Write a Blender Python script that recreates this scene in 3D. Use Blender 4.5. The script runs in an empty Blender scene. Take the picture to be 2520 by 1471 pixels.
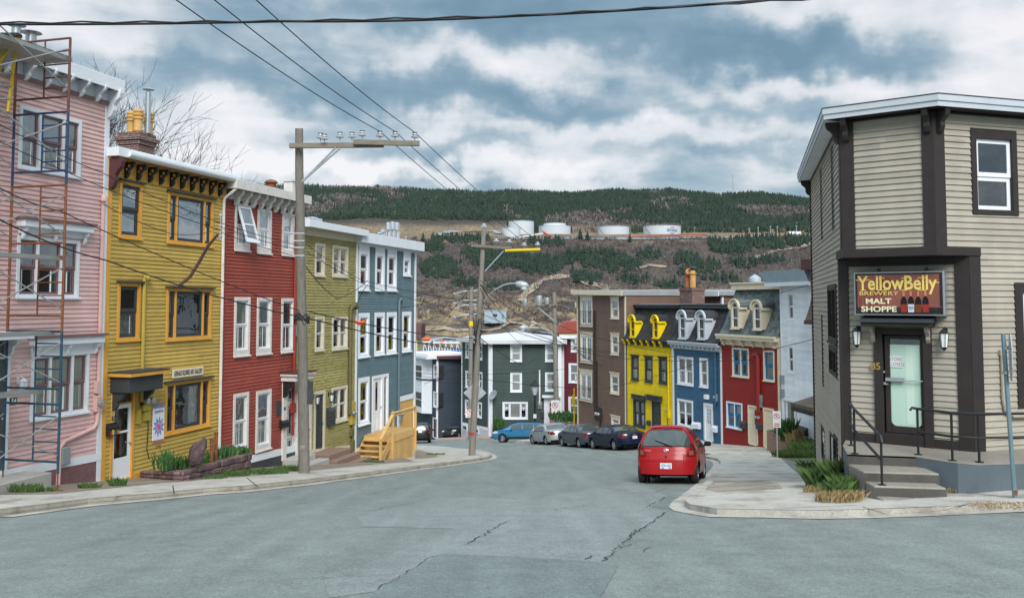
import bpy, bmesh, math, random
from mathutils import Vector, Matrix, noise
R = math.radians
rnd = random.Random(7)
C = bpy.context.scene.collection
SC = bpy.context.scene
# ---------------------------------------------------------------- camera (eye at the origin, z = 0)
F, TH, HOR = 2200.0, R(3.3), 745.0          # focal length in photo pixels (2520 wide), tilt, horizon row
_s = -math.tan(TH) + (HOR - 735.5) / F
cam = bpy.data.cameras.new('camera'); cam.sensor_width = 36; cam.lens = 36 * F / 2520
cam.shift_y = _s * F / 2520; cam.clip_start = .1; cam.clip_end = 9000
co = bpy.data.objects.new('camera', cam); C.objects.link(co)
co.rotation_euler = (R(90) + TH, 0, 0); SC.camera = co
# ---------------------------------------------------------------- exposure, sun, sky
SC.view_settings.view_transform = 'Standard'; SC.view_settings.look = 'None'
SC.view_settings.exposure = 1.95; SC.view_settings.gamma = 1; SC.view_settings.use_curve_mapping = False
SUN_AZ, SUN_EL = R(170), R(40)               # clockwise from +Y (into the picture), elevation
sl = bpy.data.lights.new('sun', 'SUN'); sl.energy = .9; sl.angle = R(32); sl.color = (1, .965, .92)
so = bpy.data.objects.new('sun', sl); C.objects.link(so)
sd = Vector((math.sin(SUN_AZ) * math.cos(SUN_EL), math.cos(SUN_AZ) * math.cos(SUN_EL), math.sin(SUN_EL)))
so.rotation_euler = sd.to_track_quat('Z', 'Y').to_euler(); so.location = sd * 60
W = bpy.data.worlds.new('World'); SC.world = W; W.use_nodes = True

class NT:
    """tiny node-graph helper"""
    def __init__(s, tree): s.t = tree; s.t.nodes.clear()
    def n(s, typ, **kw):
        x = s.t.nodes.new(typ)
        for k, v in kw.items():
            if k.startswith('i_'):
                k = k[2:]; k = int(k) if k.isdigit() else k.replace('_', ' ')
                sk = x.inputs[k]
                if isinstance(v, bpy.types.NodeSocket): s.t.links.new(v, sk)
                else: sk.default_value = v
            else: setattr(x, k, v)
        return x
    def m(s, op, a, b=None, c=None, clamp=False):
        x = s.t.nodes.new('ShaderNodeMath'); x.operation = op; x.use_clamp = clamp
        for i, v in enumerate((a, b, c)):
            if v is None: continue
            if isinstance(v, bpy.types.NodeSocket): s.t.links.new(v, x.inputs[i])
            else: x.inputs[i].default_value = v
        return x.outputs[0]
    def vm(s, op, a, b=None):
        x = s.t.nodes.new('ShaderNodeVectorMath'); x.operation = op
        for i, v in enumerate((a, b)):
            if v is None: continue
            if isinstance(v, bpy.types.NodeSocket): s.t.links.new(v, x.inputs[i])
            else: x.inputs[i].default_value = v
        return x.outputs[1] if op in ('LENGTH', 'DOT_PRODUCT', 'DISTANCE') else x.outputs[0]
    def noise(s, vec, scale, detail=5, rough=.55, dist=0):
        x = s.n('ShaderNodeTexNoise'); s.t.links.new(vec, x.inputs['Vector'])
        x.inputs['Scale'].default_value = scale; x.inputs['Detail'].default_value = detail
        x.inputs['Roughness'].default_value = rough; x.inputs['Distortion'].default_value = dist
        return x.outputs[0]
    def ramp(s, fac, stops, interp='LINEAR'):
        x = s.n('ShaderNodeValToRGB'); s.t.links.new(fac, x.inputs[0]); cr = x.color_ramp; cr.interpolation = interp
        while len(cr.elements) < len(stops): cr.elements.new(.5)
        for e, (p, c) in zip(cr.elements, stops):
            e.position = p; e.color = (*c, 1) if len(c) == 3 else c
        return x.outputs[0]
    def mix(s, fac, a, b, blend='MIX'):
        x = s.t.nodes.new('ShaderNodeMix'); x.data_type = 'RGBA'; x.blend_type = blend
        for i, v in ((0, fac), (6, a), (7, b)):
            if isinstance(v, bpy.types.NodeSocket): s.t.links.new(v, x.inputs[i])
            else: x.inputs[i].default_value = v if i == 0 else ((*v, 1) if len(v) == 3 else v)
        return x.outputs[2]
    def mapr(s, v, a, b, c, d):
        x = s.n('ShaderNodeMapRange'); s.t.links.new(v, x.inputs[0])
        for i, q in enumerate((a, b, c, d)): x.inputs[i + 1].default_value = q
        return x.outputs[0]
    def link(s, a, b): s.t.links.new(a, b)

def build_world():
    g = NT(W.node_tree)
    d = g.n('ShaderNodeTexCoord').outputs['Generated']
    sx = g.n('ShaderNodeSeparateXYZ'); g.link(d, sx.inputs[0])
    z = g.m('MAXIMUM', sx.outputs[2], 0.0)
    # cloud deck: directions projected on a flat layer
    h = g.m('ADD', z, .3)
    cu = g.n('ShaderNodeCombineXYZ', i_0=g.m('DIVIDE', sx.outputs[0], h), i_1=g.m('DIVIDE', sx.outputs[1], h)).outputs[0]
    n1 = g.noise(cu, 3.6, 5, .5, .25)
    n2 = g.noise(g.vm('MULTIPLY', d, (9, 9, 34)), 1.0, 5, .55, .4)
    yy = g.m('ADD', g.m('ABSOLUTE', sx.outputs[1]), .05)
    az = g.m('DIVIDE', sx.outputs[0], yy); el = g.m('DIVIDE', z, yy)
    wn = g.n('ShaderNodeTexNoise', i_Scale=13.0, i_Detail=4.0, i_Roughness=.55); g.link(d, wn.inputs[0])
    base = g.n('ShaderNodeCombineXYZ', i_0=az, i_1=el).outputs[0]
    wv = g.n('ShaderNodeVectorMath', operation='SCALE'); wv.inputs['Scale'].default_value = .11
    g.link(g.vm('SUBTRACT', wn.outputs[1], (.5, .5, .5)), wv.inputs[0])
    p = g.vm('ADD', base, wv.outputs[0])
    acc = g.m('ADD', g.m('MULTIPLY', g.m('SUBTRACT', n1, .5), .8), g.m('MULTIPLY', g.m('SUBTRACT', n2, .5), .62))
    # large banks of light and dark cloud: (x, y in photo pixels), half sizes, strength
    B = [(1250,165,260,60,.34),(620,310,260,90,.3),(150,90,260,60,.22),(2440,120,190,110,.36),(1880,235,280,42,.28),(1600,345,330,45,.26),
         (1950,55,200,55,.3),(2250,300,220,60,.28),(1450,415,600,30,.24),(900,420,240,28,.22),(640,410,160,26,.2),(1080,310,130,40,.12),
         (330,130,110,50,.1),
         (1000,70,420,40,-.24),(1620,120,330,60,-.36),(2050,165,260,42,-.32),(930,225,240,50,-.3),(1320,270,330,38,-.32),(2000,290,230,40,-.3),
         (1820,400,300,26,-.26),(1150,385,260,26,-.22),(640,205,240,40,-.16),(430,230,140,60,-.2),(1500,20,300,30,-.15),(760,350,120,26,-.12)]
    for (px, py, a, b, w) in B:
        q = g.vm('MULTIPLY', g.vm('SUBTRACT', p, ((px - 1260) / F, (HOR - py) / F, 0)), (F / a, F / b, 0))
        e = g.m('POWER', 2.718, g.m('MULTIPLY', g.vm('DOT_PRODUCT', q, q), -.8))
        acc = g.m('MULTIPLY_ADD', e, w * 1.35, acc)
    t = g.m('ADD', acc, .5, clamp=True)
    col = g.ramp(t, [(0.02, (1.1, 1.85, 2.45)), (.3, (1.6, 2.4, 3.0)), (.5, (2.75, 3.35, 3.8)), (.68, (4.5, 4.75, 5.0)), (.92, (5.9, 5.8, 5.95))])
    sky = g.n('ShaderNodeTexSky', sky_type='NISHITA'); sky.sun_disc = False
    sky.sun_elevation = SUN_EL; sky.sun_rotation = SUN_AZ
    out = g.mix(.93, sky.outputs[0], col)
    # sky overhead, out of view, brightened to add fill light; overcast is brightest there
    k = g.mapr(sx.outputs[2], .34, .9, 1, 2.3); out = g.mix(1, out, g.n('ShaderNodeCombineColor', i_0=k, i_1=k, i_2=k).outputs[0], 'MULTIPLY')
    # below the horizon: dim ground tone
    out = g.mix(g.mapr(sx.outputs[2], -.02, .0, 1, 0), out, (1.1, 1.1, 1.05))
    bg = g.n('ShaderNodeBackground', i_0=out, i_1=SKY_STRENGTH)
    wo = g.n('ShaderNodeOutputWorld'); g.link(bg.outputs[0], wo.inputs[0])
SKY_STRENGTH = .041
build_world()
SC.cycles.max_bounces = 6; SC.cycles.transparent_max_bounces = 10; SC.cycles.caustics_reflective = False; SC.cycles.caustics_refractive = False
# ---------------------------------------------------------------- picture measuring: pixels of the photo -> rays and points of the place
ZN = {'D': (1, 0, 0), 'z1': (.4709, 0, 0), 'z2': (.4709, 0, 623.4), 'z3': (.3297, 484.9, 277.1), 'z4': (.3532, 484.9, 692.7),
      'z5': (.3297, 1004.4, 658.1), 'z6': (.3532, 1385.4, 658.1), 'z7': (.3767, 1870.3, 207.8), 'z8': (.4475, 1870.3, 623.4),
      'z9': (.2826, 727.3, 415.6), 'z10': (.2749, 1316.1, 415.6), 'z11': (.3574, 0, 969.8), 'z12': (.3574, 900.5, 1039), 'z13': (.2441, 1904.9, 1004.4)}
def D(z, x, y):
    k, a, b = ZN[z]; return a + k * x, b + k * y
def ray(px, py):
    a = (px - 1260) / F; b = (735.5 - py) / F + _s
    dy = math.cos(TH) - b * math.sin(TH)
    return a / dy, (math.sin(TH) + b * math.cos(TH)) / dy
def at(px, py, Y):
    dx, dz = ray(px, py); return Vector((dx * Y, Y, dz * Y))
_BUMP = [(11.8,53.5,.5),(14.5,47,.3),(5,69.5,1.0),(7.5,63,.8),(10,58,.7),(5,90,1.35),(1.5,90,.8),(-2,89,.3),(.5,77,.15),(2.4,66,0),(4.8,59,0),(6.9,53.3,0),
         (7,16.6,.12),(9.5,16.5,.45),(12,17,.72),(16,17,.8),(0,30,0),(-8,30,0),(4,25,0),(5,14,0),(9,12,.1),(0,15,0),(-8,18,0),(0,45,0),(9,40,0),(12,42,.1),(-4,70,0),(-8,82,0),(-10,45,0)]
def g(X, Y):
    sw, sz = .12, 0
    for bx, by, bz in _BUMP:
        w = math.exp(-((X - bx) ** 2 + (Y - by) ** 2) / 18.0); sw += w; sz += w * bz
    Yc = min(Y, 112)
    z = -1.6 - .135 * Yc + sz / sw
    if Y > 112: z -= (Y - 112) * .2
    return max(z, -44)
def gp(px, py, up=0.0):
    """where the sight line through a pixel meets the street (raised by up)"""
    dx, dz = ray(px, py); lo = 2.0
    Y = 2.0
    while Y < 170:
        if dz * Y < g(dx * Y, Y) + up:
            a, b = Y - .25, Y
            for _ in range(18):
                m = (a + b) / 2
                if dz * m < g(dx * m, m) + up: b = m
                else: a = m
            return Vector((dx * b, b, g(dx * b, b) + up))
        Y += .25
    return Vector((dx * Y, Y, g(dx * Y, Y) + up))
# ---------------------------------------------------------------- materials (procedural)
M = {}
def newmat(name):
    m = bpy.data.materials.new(name); m.use_nodes = True; return m, NT(m.node_tree)
def mat(name, col, rough=.6, var=.10, scale=2.5, stretch=(1, 1, 1), bump=0, metal=0, spec=.35, fine=0, dark=None, dark_at=.62, dark_amt=.6, coat=0, isl=0):
    m, q = newmat(name)
    tc = q.n('ShaderNodeTexCoord').outputs['Object']
    mp = q.n('ShaderNodeMapping', i_Scale=stretch); q.link(tc, mp.inputs[0]); v = mp.outputs[0]
    n = q.noise(v, scale, 6, .6)
    c = q.mix(1, (*col, 1), q.ramp(n, [(.25, (1 - var,) * 3), (.75, (1 + var,) * 3)]), 'MULTIPLY')
    if fine: c = q.mix(1, c, q.ramp(q.noise(v, scale * 22, 3, .7), [(.3, (1 - fine,) * 3), (.7, (1 + fine,) * 3)]), 'MULTIPLY')
    if isl:
        f = q.mapr(q.n('ShaderNodeNewGeometry').outputs['Random Per Island'], 0, 1, 1 - isl, 1 + isl); c = q.mix(1, c, q.n('ShaderNodeCombineColor', i_0=f, i_1=f, i_2=f).outputs[0], 'MULTIPLY')
    if dark:
        d = q.noise(q.vm('ADD', v, (3.7, 9.1, 1.3)), scale * .8, 8, .68)
        c = q.mix(q.m('MULTIPLY', q.mapr(d, dark_at, dark_at + .12, 0, 1), dark_amt), c, dark)
    b = q.n('ShaderNodeBsdfPrincipled', i_Base_Color=c, i_Roughness=rough, i_Metallic=metal); b.inputs['Specular IOR Level'].default_value = spec
    if coat: b.inputs['Coat Weight'].default_value = coat; b.inputs['Coat Roughness'].default_value = .04
    if bump:
        bn = q.n('ShaderNodeBump', i_Strength=.6, i_Distance=bump, i_Height=q.noise(v, scale * 6, 5, .65)); q.link(bn.outputs[0], b.inputs['Normal'])
    o = q.n('ShaderNodeOutputMaterial'); q.link(b.outputs[0], o.inputs[0]); M[name] = m; return m
def siding_mat(name, col, e=.115, worn=None, amt=.35, at_=.6, tint=.07, rough=.62):
    """painted clapboards: every board its own slight tint, board ends, stains and wear"""
    m, q = newmat(name)
    tc = q.n('ShaderNodeTexCoord').outputs['Object']
    s = q.n('ShaderNodeSeparateXYZ'); q.link(tc, s.inputs[0])
    row = q.m('FLOOR', q.m('DIVIDE', s.outputs[2], e))
    off = q.n('ShaderNodeTexWhiteNoise', noise_dimensions='1D', i_W=row).outputs[0]
    seg = q.m('FLOOR', q.m('ADD', q.m('MULTIPLY', s.outputs[0], .34), q.m('MULTIPLY', off, 7)))
    cb = q.n('ShaderNodeCombineXYZ', i_0=row, i_1=seg).outputs[0]
    wn = q.n('ShaderNodeTexWhiteNoise', noise_dimensions='2D'); q.link(cb, wn.inputs[0])
    f = q.mapr(wn.outputs[0], 0, 1, 1 - tint, 1 + tint)
    c = q.mix(1, (*col, 1), q.n('ShaderNodeCombineColor', i_0=f, i_1=f, i_2=f).outputs[0], 'MULTIPLY')
    mp = q.n('ShaderNodeMapping', i_Scale=(1, 1, .55)); q.link(tc, mp.inputs[0])
    n = q.noise(mp.outputs[0], 1.4, 6, .62)
    c = q.mix(1, c, q.ramp(n, [(.3, (.86,) * 3), (.7, (1.08,) * 3)]), 'MULTIPLY')
    mp2 = q.n('ShaderNodeMapping', i_Scale=(1.2, 1, 9)); q.link(tc, mp2.inputs[0])
    n2 = q.noise(mp2.outputs[0], 2.2, 8, .72)
    wc = worn or tuple(x * .55 for x in col)
    c = q.mix(q.m('MULTIPLY', q.mapr(n2, at_, at_ + .14, 0, 1), amt), c, wc)
    b = q.n('ShaderNodeBsdfPrincipled', i_Base_Color=c, i_Roughness=rough); b.inputs['Specular IOR Level'].default_value = .3
    bn = q.n('ShaderNodeBump', i_Strength=.35, i_Distance=.01, i_Height=q.noise(mp2.outputs[0], 9, 4, .6)); q.link(bn.outputs[0], b.inputs['Normal'])
    o = q.n('ShaderNodeOutputMaterial'); q.link(b.outputs[0], o.inputs[0]); M[name] = m; return m
def glass_mat(name, tint=(.8, .86, .86), base=.16, rough=.02):
    m, q = newmat(name)
    tr = q.n('ShaderNodeBsdfTransparent', i_0=(*tint, 1)); gl = q.n('ShaderNodeBsdfGlossy', i_0=(.95, .97, 1, 1), i_1=rough)
    tc = q.n('ShaderNodeTexCoord').outputs['Object']
    bn = q.n('ShaderNodeBump', i_Strength=.12, i_Distance=.05, i_Height=q.noise(tc, 1.6, 2, .5)); q.link(bn.outputs[0], gl.inputs['Normal'])
    fr = q.n('ShaderNodeFresnel', i_0=1.5)
    f = q.m('ADD', q.m('MULTIPLY', fr.outputs[0], .85), base, clamp=True)
    mx = q.n('ShaderNodeMixShader', i_0=f); q.link(tr.outputs[0], mx.inputs[1]); q.link(gl.outputs[0], mx.inputs[2])
    o = q.n('ShaderNodeOutputMaterial'); q.link(mx.outputs[0], o.inputs[0]); M[name] = m; return m
# ---------------------------------------------------------------- mesh builder
class MB:
    def __init__(s): s.v, s.f, s.mi, s.cur, s.T = [], [], [], 0, None
    def add(s, vs, fs):
        b = len(s.v)
        s.v += [s.T @ Vector(p) for p in vs] if s.T else [Vector(p) for p in vs]
        s.f += [[b + i for i in f] for f in fs]; s.mi += [s.cur] * len(fs); return s
    def quad(s, *p): return s.add(p, [list(range(len(p)))])
    def box(s, x0, x1, y0, y1, z0, z1):
        if x0 > x1: x0, x1 = x1, x0
        if y0 > y1: y0, y1 = y1, y0
        if z0 > z1: z0, z1 = z1, z0
        return s.add([(x0,y0,z0),(x1,y0,z0),(x1,y1,z0),(x0,y1,z0),(x0,y0,z1),(x1,y0,z1),(x1,y1,z1),(x0,y1,z1)],
                     [(0,3,2,1),(4,5,6,7),(0,1,5,4),(1,2,6,5),(2,3,7,6),(3,0,4,7)])
    def hexa(s, p):
        """8 corners: four below (anticlockwise from above), four above"""
        return s.add(p, [(0,3,2,1),(4,5,6,7),(0,1,5,4),(1,2,6,5),(2,3,7,6),(3,0,4,7)])
    def prism(s, poly, axis, a, b):
        """extrude a 2-D outline along an axis ('x': poly in (y,z), 'y': (x,z), 'z': (x,y))"""
        f = {'x': lambda p, t: (t, p[0], p[1]), 'y': lambda p, t: (p[0], t, p[1]), 'z': lambda p, t: (p[0], p[1], t)}[axis]
        n = len(poly)
        return s.add([f(p, a) for p in poly] + [f(p, b) for p in poly],
                     [list(range(n))[::-1], list(range(n, 2 * n))] + [(i, (i + 1) % n, n + (i + 1) % n, n + i) for i in range(n)])
    def tube(s, pts, r, n=8, cap=True):
        pts = [Vector(p) for p in pts]; rr = r if isinstance(r, (list, tuple)) else [r] * len(pts)
        vs, fs = [], []; prev = None
        for i, p in enumerate(pts):
            d = (pts[min(i + 1, len(pts) - 1)] - pts[max(i - 1, 0)])
            d = d.normalized() if d.length > 1e-9 else Vector((0, 0, 1))
            u = prev - d * prev.dot(d) if prev is not None else d.orthogonal()
            if u.length < 1e-6: u = d.orthogonal()
            u.normalize(); prev = u; w = d.cross(u)
            for k in range(n):
                a = 2 * math.pi * k / n; vs.append(p + (u * math.cos(a) + w * math.sin(a)) * rr[i])
        for i in range(len(pts) - 1):
            for k in range(n): fs.append((i*n+k, i*n+(k+1)%n, (i+1)*n+(k+1)%n, (i+1)*n+k))
        if cap: fs += [list(range(n))[::-1], list(range((len(pts)-1)*n, len(pts)*n))]
        return s.add(vs, fs)
    def lathe(s, prof, n=16, o=(0, 0, 0), axis='z'):
        vs, fs = [], []
        for (r, h) in prof:
            for k in range(n):
                a = 2 * math.pi * k / n; c, d = r * math.cos(a), r * math.sin(a)
                p = {'z': (c, d, h), 'y': (c, h, d), 'x': (h, c, d)}[axis]; vs.append((p[0]+o[0], p[1]+o[1], p[2]+o[2]))
        m = len(prof)
        for i in range(m - 1):
            for k in range(n): fs.append((i*n+k, i*n+(k+1)%n, (i+1)*n+(k+1)%n, (i+1)*n+k))
        fs += [list(range(n))[::-1], list(range((m-1)*n, m*n))]
        return s.add(vs, fs)
    def build(s, name, mats, parent=None, smooth=None, bevel=0, loc=None):
        me = bpy.data.meshes.new(name); me.from_pydata([tuple(p) for p in s.v], [], s.f)
        ms = mats if isinstance(mats, (list, tuple)) else [mats]
        for x in ms: me.materials.append(M[x] if isinstance(x, str) else x)
        if len(ms) > 1: me.polygons.foreach_set('material_index', s.mi)
        if smooth is not None:
            me.polygons.foreach_set('use_smooth', [True] * len(me.polygons)); me.set_sharp_from_angle(angle=R(smooth))
        me.update()
        o = bpy.data.objects.new(name, me); C.objects.link(o)
        if parent: o.parent = parent
        if loc: o.location = loc
        if bevel:
            b = o.modifiers.new('bevel', 'BEVEL'); b.width = bevel; b.segments = 1; b.limit_method = 'ANGLE'
        return o
def tag(o, label=None, cat=None, group=None, kind=None):
    if label: o['label'] = label
    if cat: o['category'] = cat
    if group: o['group'] = group
    if kind: o['kind'] = kind
    return o
def empty(name, loc, rz=0, label=None, cat=None, group=None):
    o = bpy.data.objects.new(name, None); C.objects.link(o); o.location = loc; o.rotation_euler = (0, 0, rz); o.empty_display_size = .3
    return tag(o, label, cat, group)
def struct(name, mb, mats, **k): return tag(mb.build(name, mats, **k), kind='structure')
def sub(name, mb, mats, parent, **k): return mb.build(name, mats, parent, **k)
def text_mesh(txt, size, ext=.004, bold=0.0, align='CENTER', shear=0, xs=1.0):
    cu = bpy.data.curves.new('lettering', 'FONT'); cu.body = txt; cu.size = size; cu.extrude = ext; cu.offset = bold; cu.align_x = align; cu.align_y = 'CENTER'; cu.shear = shear
    cu.resolution_u = 3
    o = bpy.data.objects.new('lettering', cu); C.objects.link(o)
    dg = bpy.context.evaluated_depsgraph_get(); me = bpy.data.meshes.new_from_object(o.evaluated_get(dg))
    vs = [Vector((p.co.x * xs, p.co.y, p.co.z)) for p in me.vertices]; fs = [list(p.vertices) for p in me.polygons]
    bpy.data.objects.remove(o); bpy.data.curves.remove(cu); bpy.data.meshes.remove(me)
    return vs, fs
def put_text(mb, txt, size, T, **k):
    """T maps text space (x right, y up, z out) into mb space"""
    vs, fs = text_mesh(txt, size, **k); mb.add([T @ v for v in vs], fs); return mb
def wall_T(u, y, z):  # text on a facade (local x along wall, y inward, z up)
    return Matrix(((1, 0, 0, u), (0, 0, -1, y), (0, 1, 0, z), (0, 0, 0, 1)))
# base palette
for nm, c, k in [
    ('white', (.72, .76, .8), dict(var=.07, scale=2, dark=(.45, .45, .43), dark_amt=.25)), ('white_clean', (.78, .81, .85), dict(var=.03)),
    ('white_old', (.66, .64, .6), dict(var=.12, scale=4, dark=(.3, .24, .2), dark_at=.58, dark_amt=.55)), ('cream', (.7, .62, .47), dict(var=.08)),
    ('cream_old', (.62, .57, .44), dict(var=.12, dark=(.3, .25, .18))), ('mauve', (.2, .12, .125), dict(var=.12)), ('black', (.018, .02, .022), dict(var=.2, rough=.5)),
    ('charcoal', (.045, .05, .055), dict(var=.15, rough=.55)), ('orange_trim', (.66, .34, .06), dict(var=.12, dark=(.42, .2, .04), dark_amt=.5)),
    ('dark_brown', (.03, .024, .023), dict(var=.2, scale=4, dark=(.07, .06, .057), dark_at=.62, dark_amt=.5, bump=.004)), ('curtain', (.82, .83, .79), dict(var=.14, scale=6, stretch=(3, 1, .3))),
    ('curtain_dim', (.45, .48, .46), dict(var=.2, scale=5, stretch=(4, 1, .3))), ('blind', (.75, .79, .78), dict(var=.05)), ('interior', (.022, .026, .028), dict(var=.3)),
    ('grey_metal', (.3, .33, .35), dict(var=.12, rough=.45, metal=.3)), ('steel', (.5, .53, .55), dict(var=.12, rough=.32, metal=.8)), ('galv', (.42, .46, .48), dict(var=.15, rough=.5, metal=.35, scale=5)),
    ('rust', (.2, .075, .035), dict(var=.35, scale=8, rough=.8, dark=(.08, .035, .02))), ('rust_orange', (.2, .075, .03), dict(var=.3, scale=9, dark=(.17, .06, .03), dark_amt=.8, dark_at=.52)),
    ('scaf_blue', (.028, .05, .12), dict(var=.25, scale=9, dark=(.2, .2, .2), dark_at=.64)), ('scaf_navy', (.018, .06, .1), dict(var=.25, scale=9, dark=(.16, .07, .03), dark_at=.62)),
    ('scaf_brown', (.13, .055, .04), dict(var=.3, scale=9, dark=(.3, .14, .06), dark_at=.6)), ('alu', (.36, .37, .36), dict(var=.15, rough=.45, metal=.5, dark=(.25, .22, .18))),
    ('yellow_ladder', (.72, .5, .02), dict(var=.1, dark=(.3, .2, .05))), ('concrete', (.4, .39, .36), dict(var=.14, scale=1.6, fine=.12, dark=(.22, .2, .17), dark_amt=.5, bump=.006)),
    ('concrete_dark', (.08, .077, .07), dict(var=.2, scale=3, fine=.2, dark=(.06, .06, .055), bump=.01)), ('aggregate', (.27, .245, .21), dict(var=.15, scale=4, fine=.3, dark=(.16, .14, .12), bump=.006)),
    ('blue_concrete', (.105, .135, .155), dict(var=.12, scale=2, dark=(.2, .19, .17), dark_at=.58, dark_amt=.8, bump=.004)), ('step_brown', (.25, .17, .13), dict(var=.12, scale=4, fine=.2)),
    ('stone_mauve', (.15, .095, .1), dict(isl=.45, var=.2, scale=4, bump=.03, dark=(.08, .05, .05))), 
    ('pot_yellow', (.55, .33, .1), dict(var=.2, scale=4, dark=(.12, .08, .03), dark_at=.56)), ('terracotta', (.45, .16, .07), dict(var=.15)),
    ('wood_pole', (.22, .205, .18), dict(var=.3, scale=5, stretch=(4, 4, .25), dark=(.1, .085, .07), dark_amt=.7, bump=.012)), ('wood_arm', (.2, .18, .14), dict(var=.3, scale=6, stretch=(.4, 3, 3), dark=(.12, .13, .05), bump=.01)),
    ('new_wood', (.58, .37, .14), dict(isl=.14, var=.16, scale=4, stretch=(1, 1, 2), dark=(.42, .25, .08))), ('plywood', (.68, .4, .13), dict(var=.1, scale=3, stretch=(1, 1, .3))),
    ('cable', (.02, .022, .024), dict(var=.2, rough=.6)), ('porcelain', (.42, .46, .5), dict(var=.08, rough=.25, spec=.5)), ('roof_grey', (.28, .29, .3), dict(var=.15, scale=1.5)),
    ('roof_white', (.62, .63, .64), dict(var=.1, scale=1)), ('green_leaf', (.05, .13, .035), dict(var=.35, scale=9, rough=.55)), ('grass_blade', (.08, .145, .04), dict(var=.4, scale=5, rough=.6)),
    ('dry_blade', (.34, .25, .12), dict(var=.3, scale=6)), ('bark', (.045, .037, .036), dict(var=.3, scale=6)), ('boulder', (.1, .065, .066), dict(var=.25, scale=3, bump=.03)),
    ('gold', (.5, .36, .12), dict(var=.1, rough=.35, metal=.6)), ('sign_red', (.5, .03, .03), dict(var=.05)), ('sign_white', (.75, .76, .76), dict(var=.04)), ('orange_bright', (.8, .13, .03), dict(var=.1)),
    ('safety_yellow', (.8, .55, .01), dict(var=.06)), ('pink_door', (.62, .22, .24), dict(var=.06)), ('conduit_green', (.13, .12, .05), dict(var=.2)), ('tyre', (.02, .021, .022), dict(var=.2, rough=.85, scale=9)),
    ('rubber', (.012, .013, .014), dict(var=.2, rough=.7)), ('chrome', (.6, .62, .64), dict(var=.05, rough=.22, metal=.9)), ('blue_trim', (.02, .16, .36), dict(var=.08)), ('door_grey', (.09, .095, .1), dict(var=.1)),
    ('grey_white', (.5, .55, .6), dict(var=.06)), ('metal_blue', (.4, .5, .58), dict(var=.12, metal=.4, rough=.4)), ('maroon_trim', (.1, .035, .035), dict(var=.12)),
    ('post_green', (.17, .25, .29), dict(var=.15, scale=6, stretch=(3, 3, .4), metal=.2, dark=(.1, .12, .13), rough=.5)),
    ]:
    mat(nm, c, **k)

def brick_mat():
    m, q = newmat('brick'); s = q.n('ShaderNodeSeparateXYZ'); q.link(q.n('ShaderNodeTexCoord').outputs['Object'], s.inputs[0])
    v = q.n('ShaderNodeCombineXYZ', i_0=q.m('ADD', s.outputs[0], s.outputs[1]), i_1=s.outputs[2]).outputs[0]
    b = q.n('ShaderNodeTexBrick', i_Vector=v, i_Color1=(.16, .055, .045, 1), i_Color2=(.085, .03, .03, 1), i_Mortar=(.27, .24, .21, 1), i_Scale=1.0, i_Mortar_Size=.009, i_Brick_Width=.21, i_Row_Height=.07)
    c = q.mix(q.mapr(q.noise(v, 3.5, 6, .65), .55, .66, 0, .7), b.outputs[0], (.3, .27, .24))
    p = q.n('ShaderNodeBsdfPrincipled', i_Base_Color=c, i_Roughness=.9); q.link(p.outputs[0], q.n('ShaderNodeOutputMaterial').inputs[0]); M['brick'] = m
brick_mat()
glass_mat('glass', (.94, .96, .96), .17); glass_mat('glass_dark', (.45, .5, .5), .2); glass_mat('glass_sky', (.5, .55, .56), .42)
# ================================================================ STREET
def road_mat(name, c0, c1, crack=.22):
    m, q = newmat(name); v = q.n('ShaderNodeTexCoord').outputs['Object']
    n = q.noise(v, .22, 6, .6); n2 = q.noise(v, 2.2, 6, .65); n3 = q.noise(v, 55, 3, .75)
    mp = q.n('ShaderNodeMapping', i_Scale=(1.6, .12, 1), i_Rotation=(0, 0, R(-15))); q.link(v, mp.inputs[0])
    n4 = q.noise(mp.outputs[0], 1.1, 4, .55)
    c = q.ramp(n, [(.3, c0), (.7, c1)])
    c = q.mix(1, c, q.ramp(n2, [(.3, (.86,) * 3), (.72, (1.1,) * 3)]), 'MULTIPLY')
    c = q.mix(1, c, q.ramp(n4, [(.35, (.9,) * 3), (.65, (1.07,) * 3)]), 'MULTIPLY')
    c = q.mix(1, c, q.ramp(n3, [(.3, (.62,) * 3), (.55, (1,) * 3), (.75, (1.7,) * 3)]), 'MULTIPLY')
    c = q.mix(1, c, q.ramp(q.noise(v, 19, 3, .7), [(.3, (.8,) * 3), (.7, (1.2,) * 3)]), 'MULTIPLY')
    st = q.noise(q.vm('ADD', v, (5, 9, 2)), .7, 7, .7); c = q.mix(q.mapr(st, .6, .7, 0, .35), c, (.09, .1, .1))
    wv = q.vm('ADD', v, q.n('ShaderNodeTexNoise', i_Vector=v, i_Scale=1.5, i_Detail=5.0).outputs[1])
    vo = q.n('ShaderNodeTexVoronoi', feature='DISTANCE_TO_EDGE', i_Scale=.23, i_Vector=wv)
    ck = q.m('MULTIPLY', q.mapr(vo.outputs[0], .0, .008, 1, 0), q.mapr(q.noise(v, .35, 3, .5), .5, .58, 0, crack), clamp=True)
    c = q.mix(ck, c, (.04, .045, .045))
    b = q.n('ShaderNodeBsdfPrincipled', i_Base_Color=c, i_Roughness=.85); b.inputs['Specular IOR Level'].default_value = .25
    bn = q.n('ShaderNodeBump', i_Strength=.5, i_Distance=.012, i_Height=n3); q.link(bn.outputs[0], b.inputs['Normal'])
    o = q.n('ShaderNodeOutputMaterial'); q.link(b.outputs[0], o.inputs[0]); M[name] = m
road_mat('asphalt', (.205, .236, .223), (.232, .262, .248)); road_mat('asphalt_light', (.232, .262, .255), (.262, .29, .28), .4); road_mat('asphalt_dark', (.172, .206, .2), (.196, .232, .226))
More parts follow.
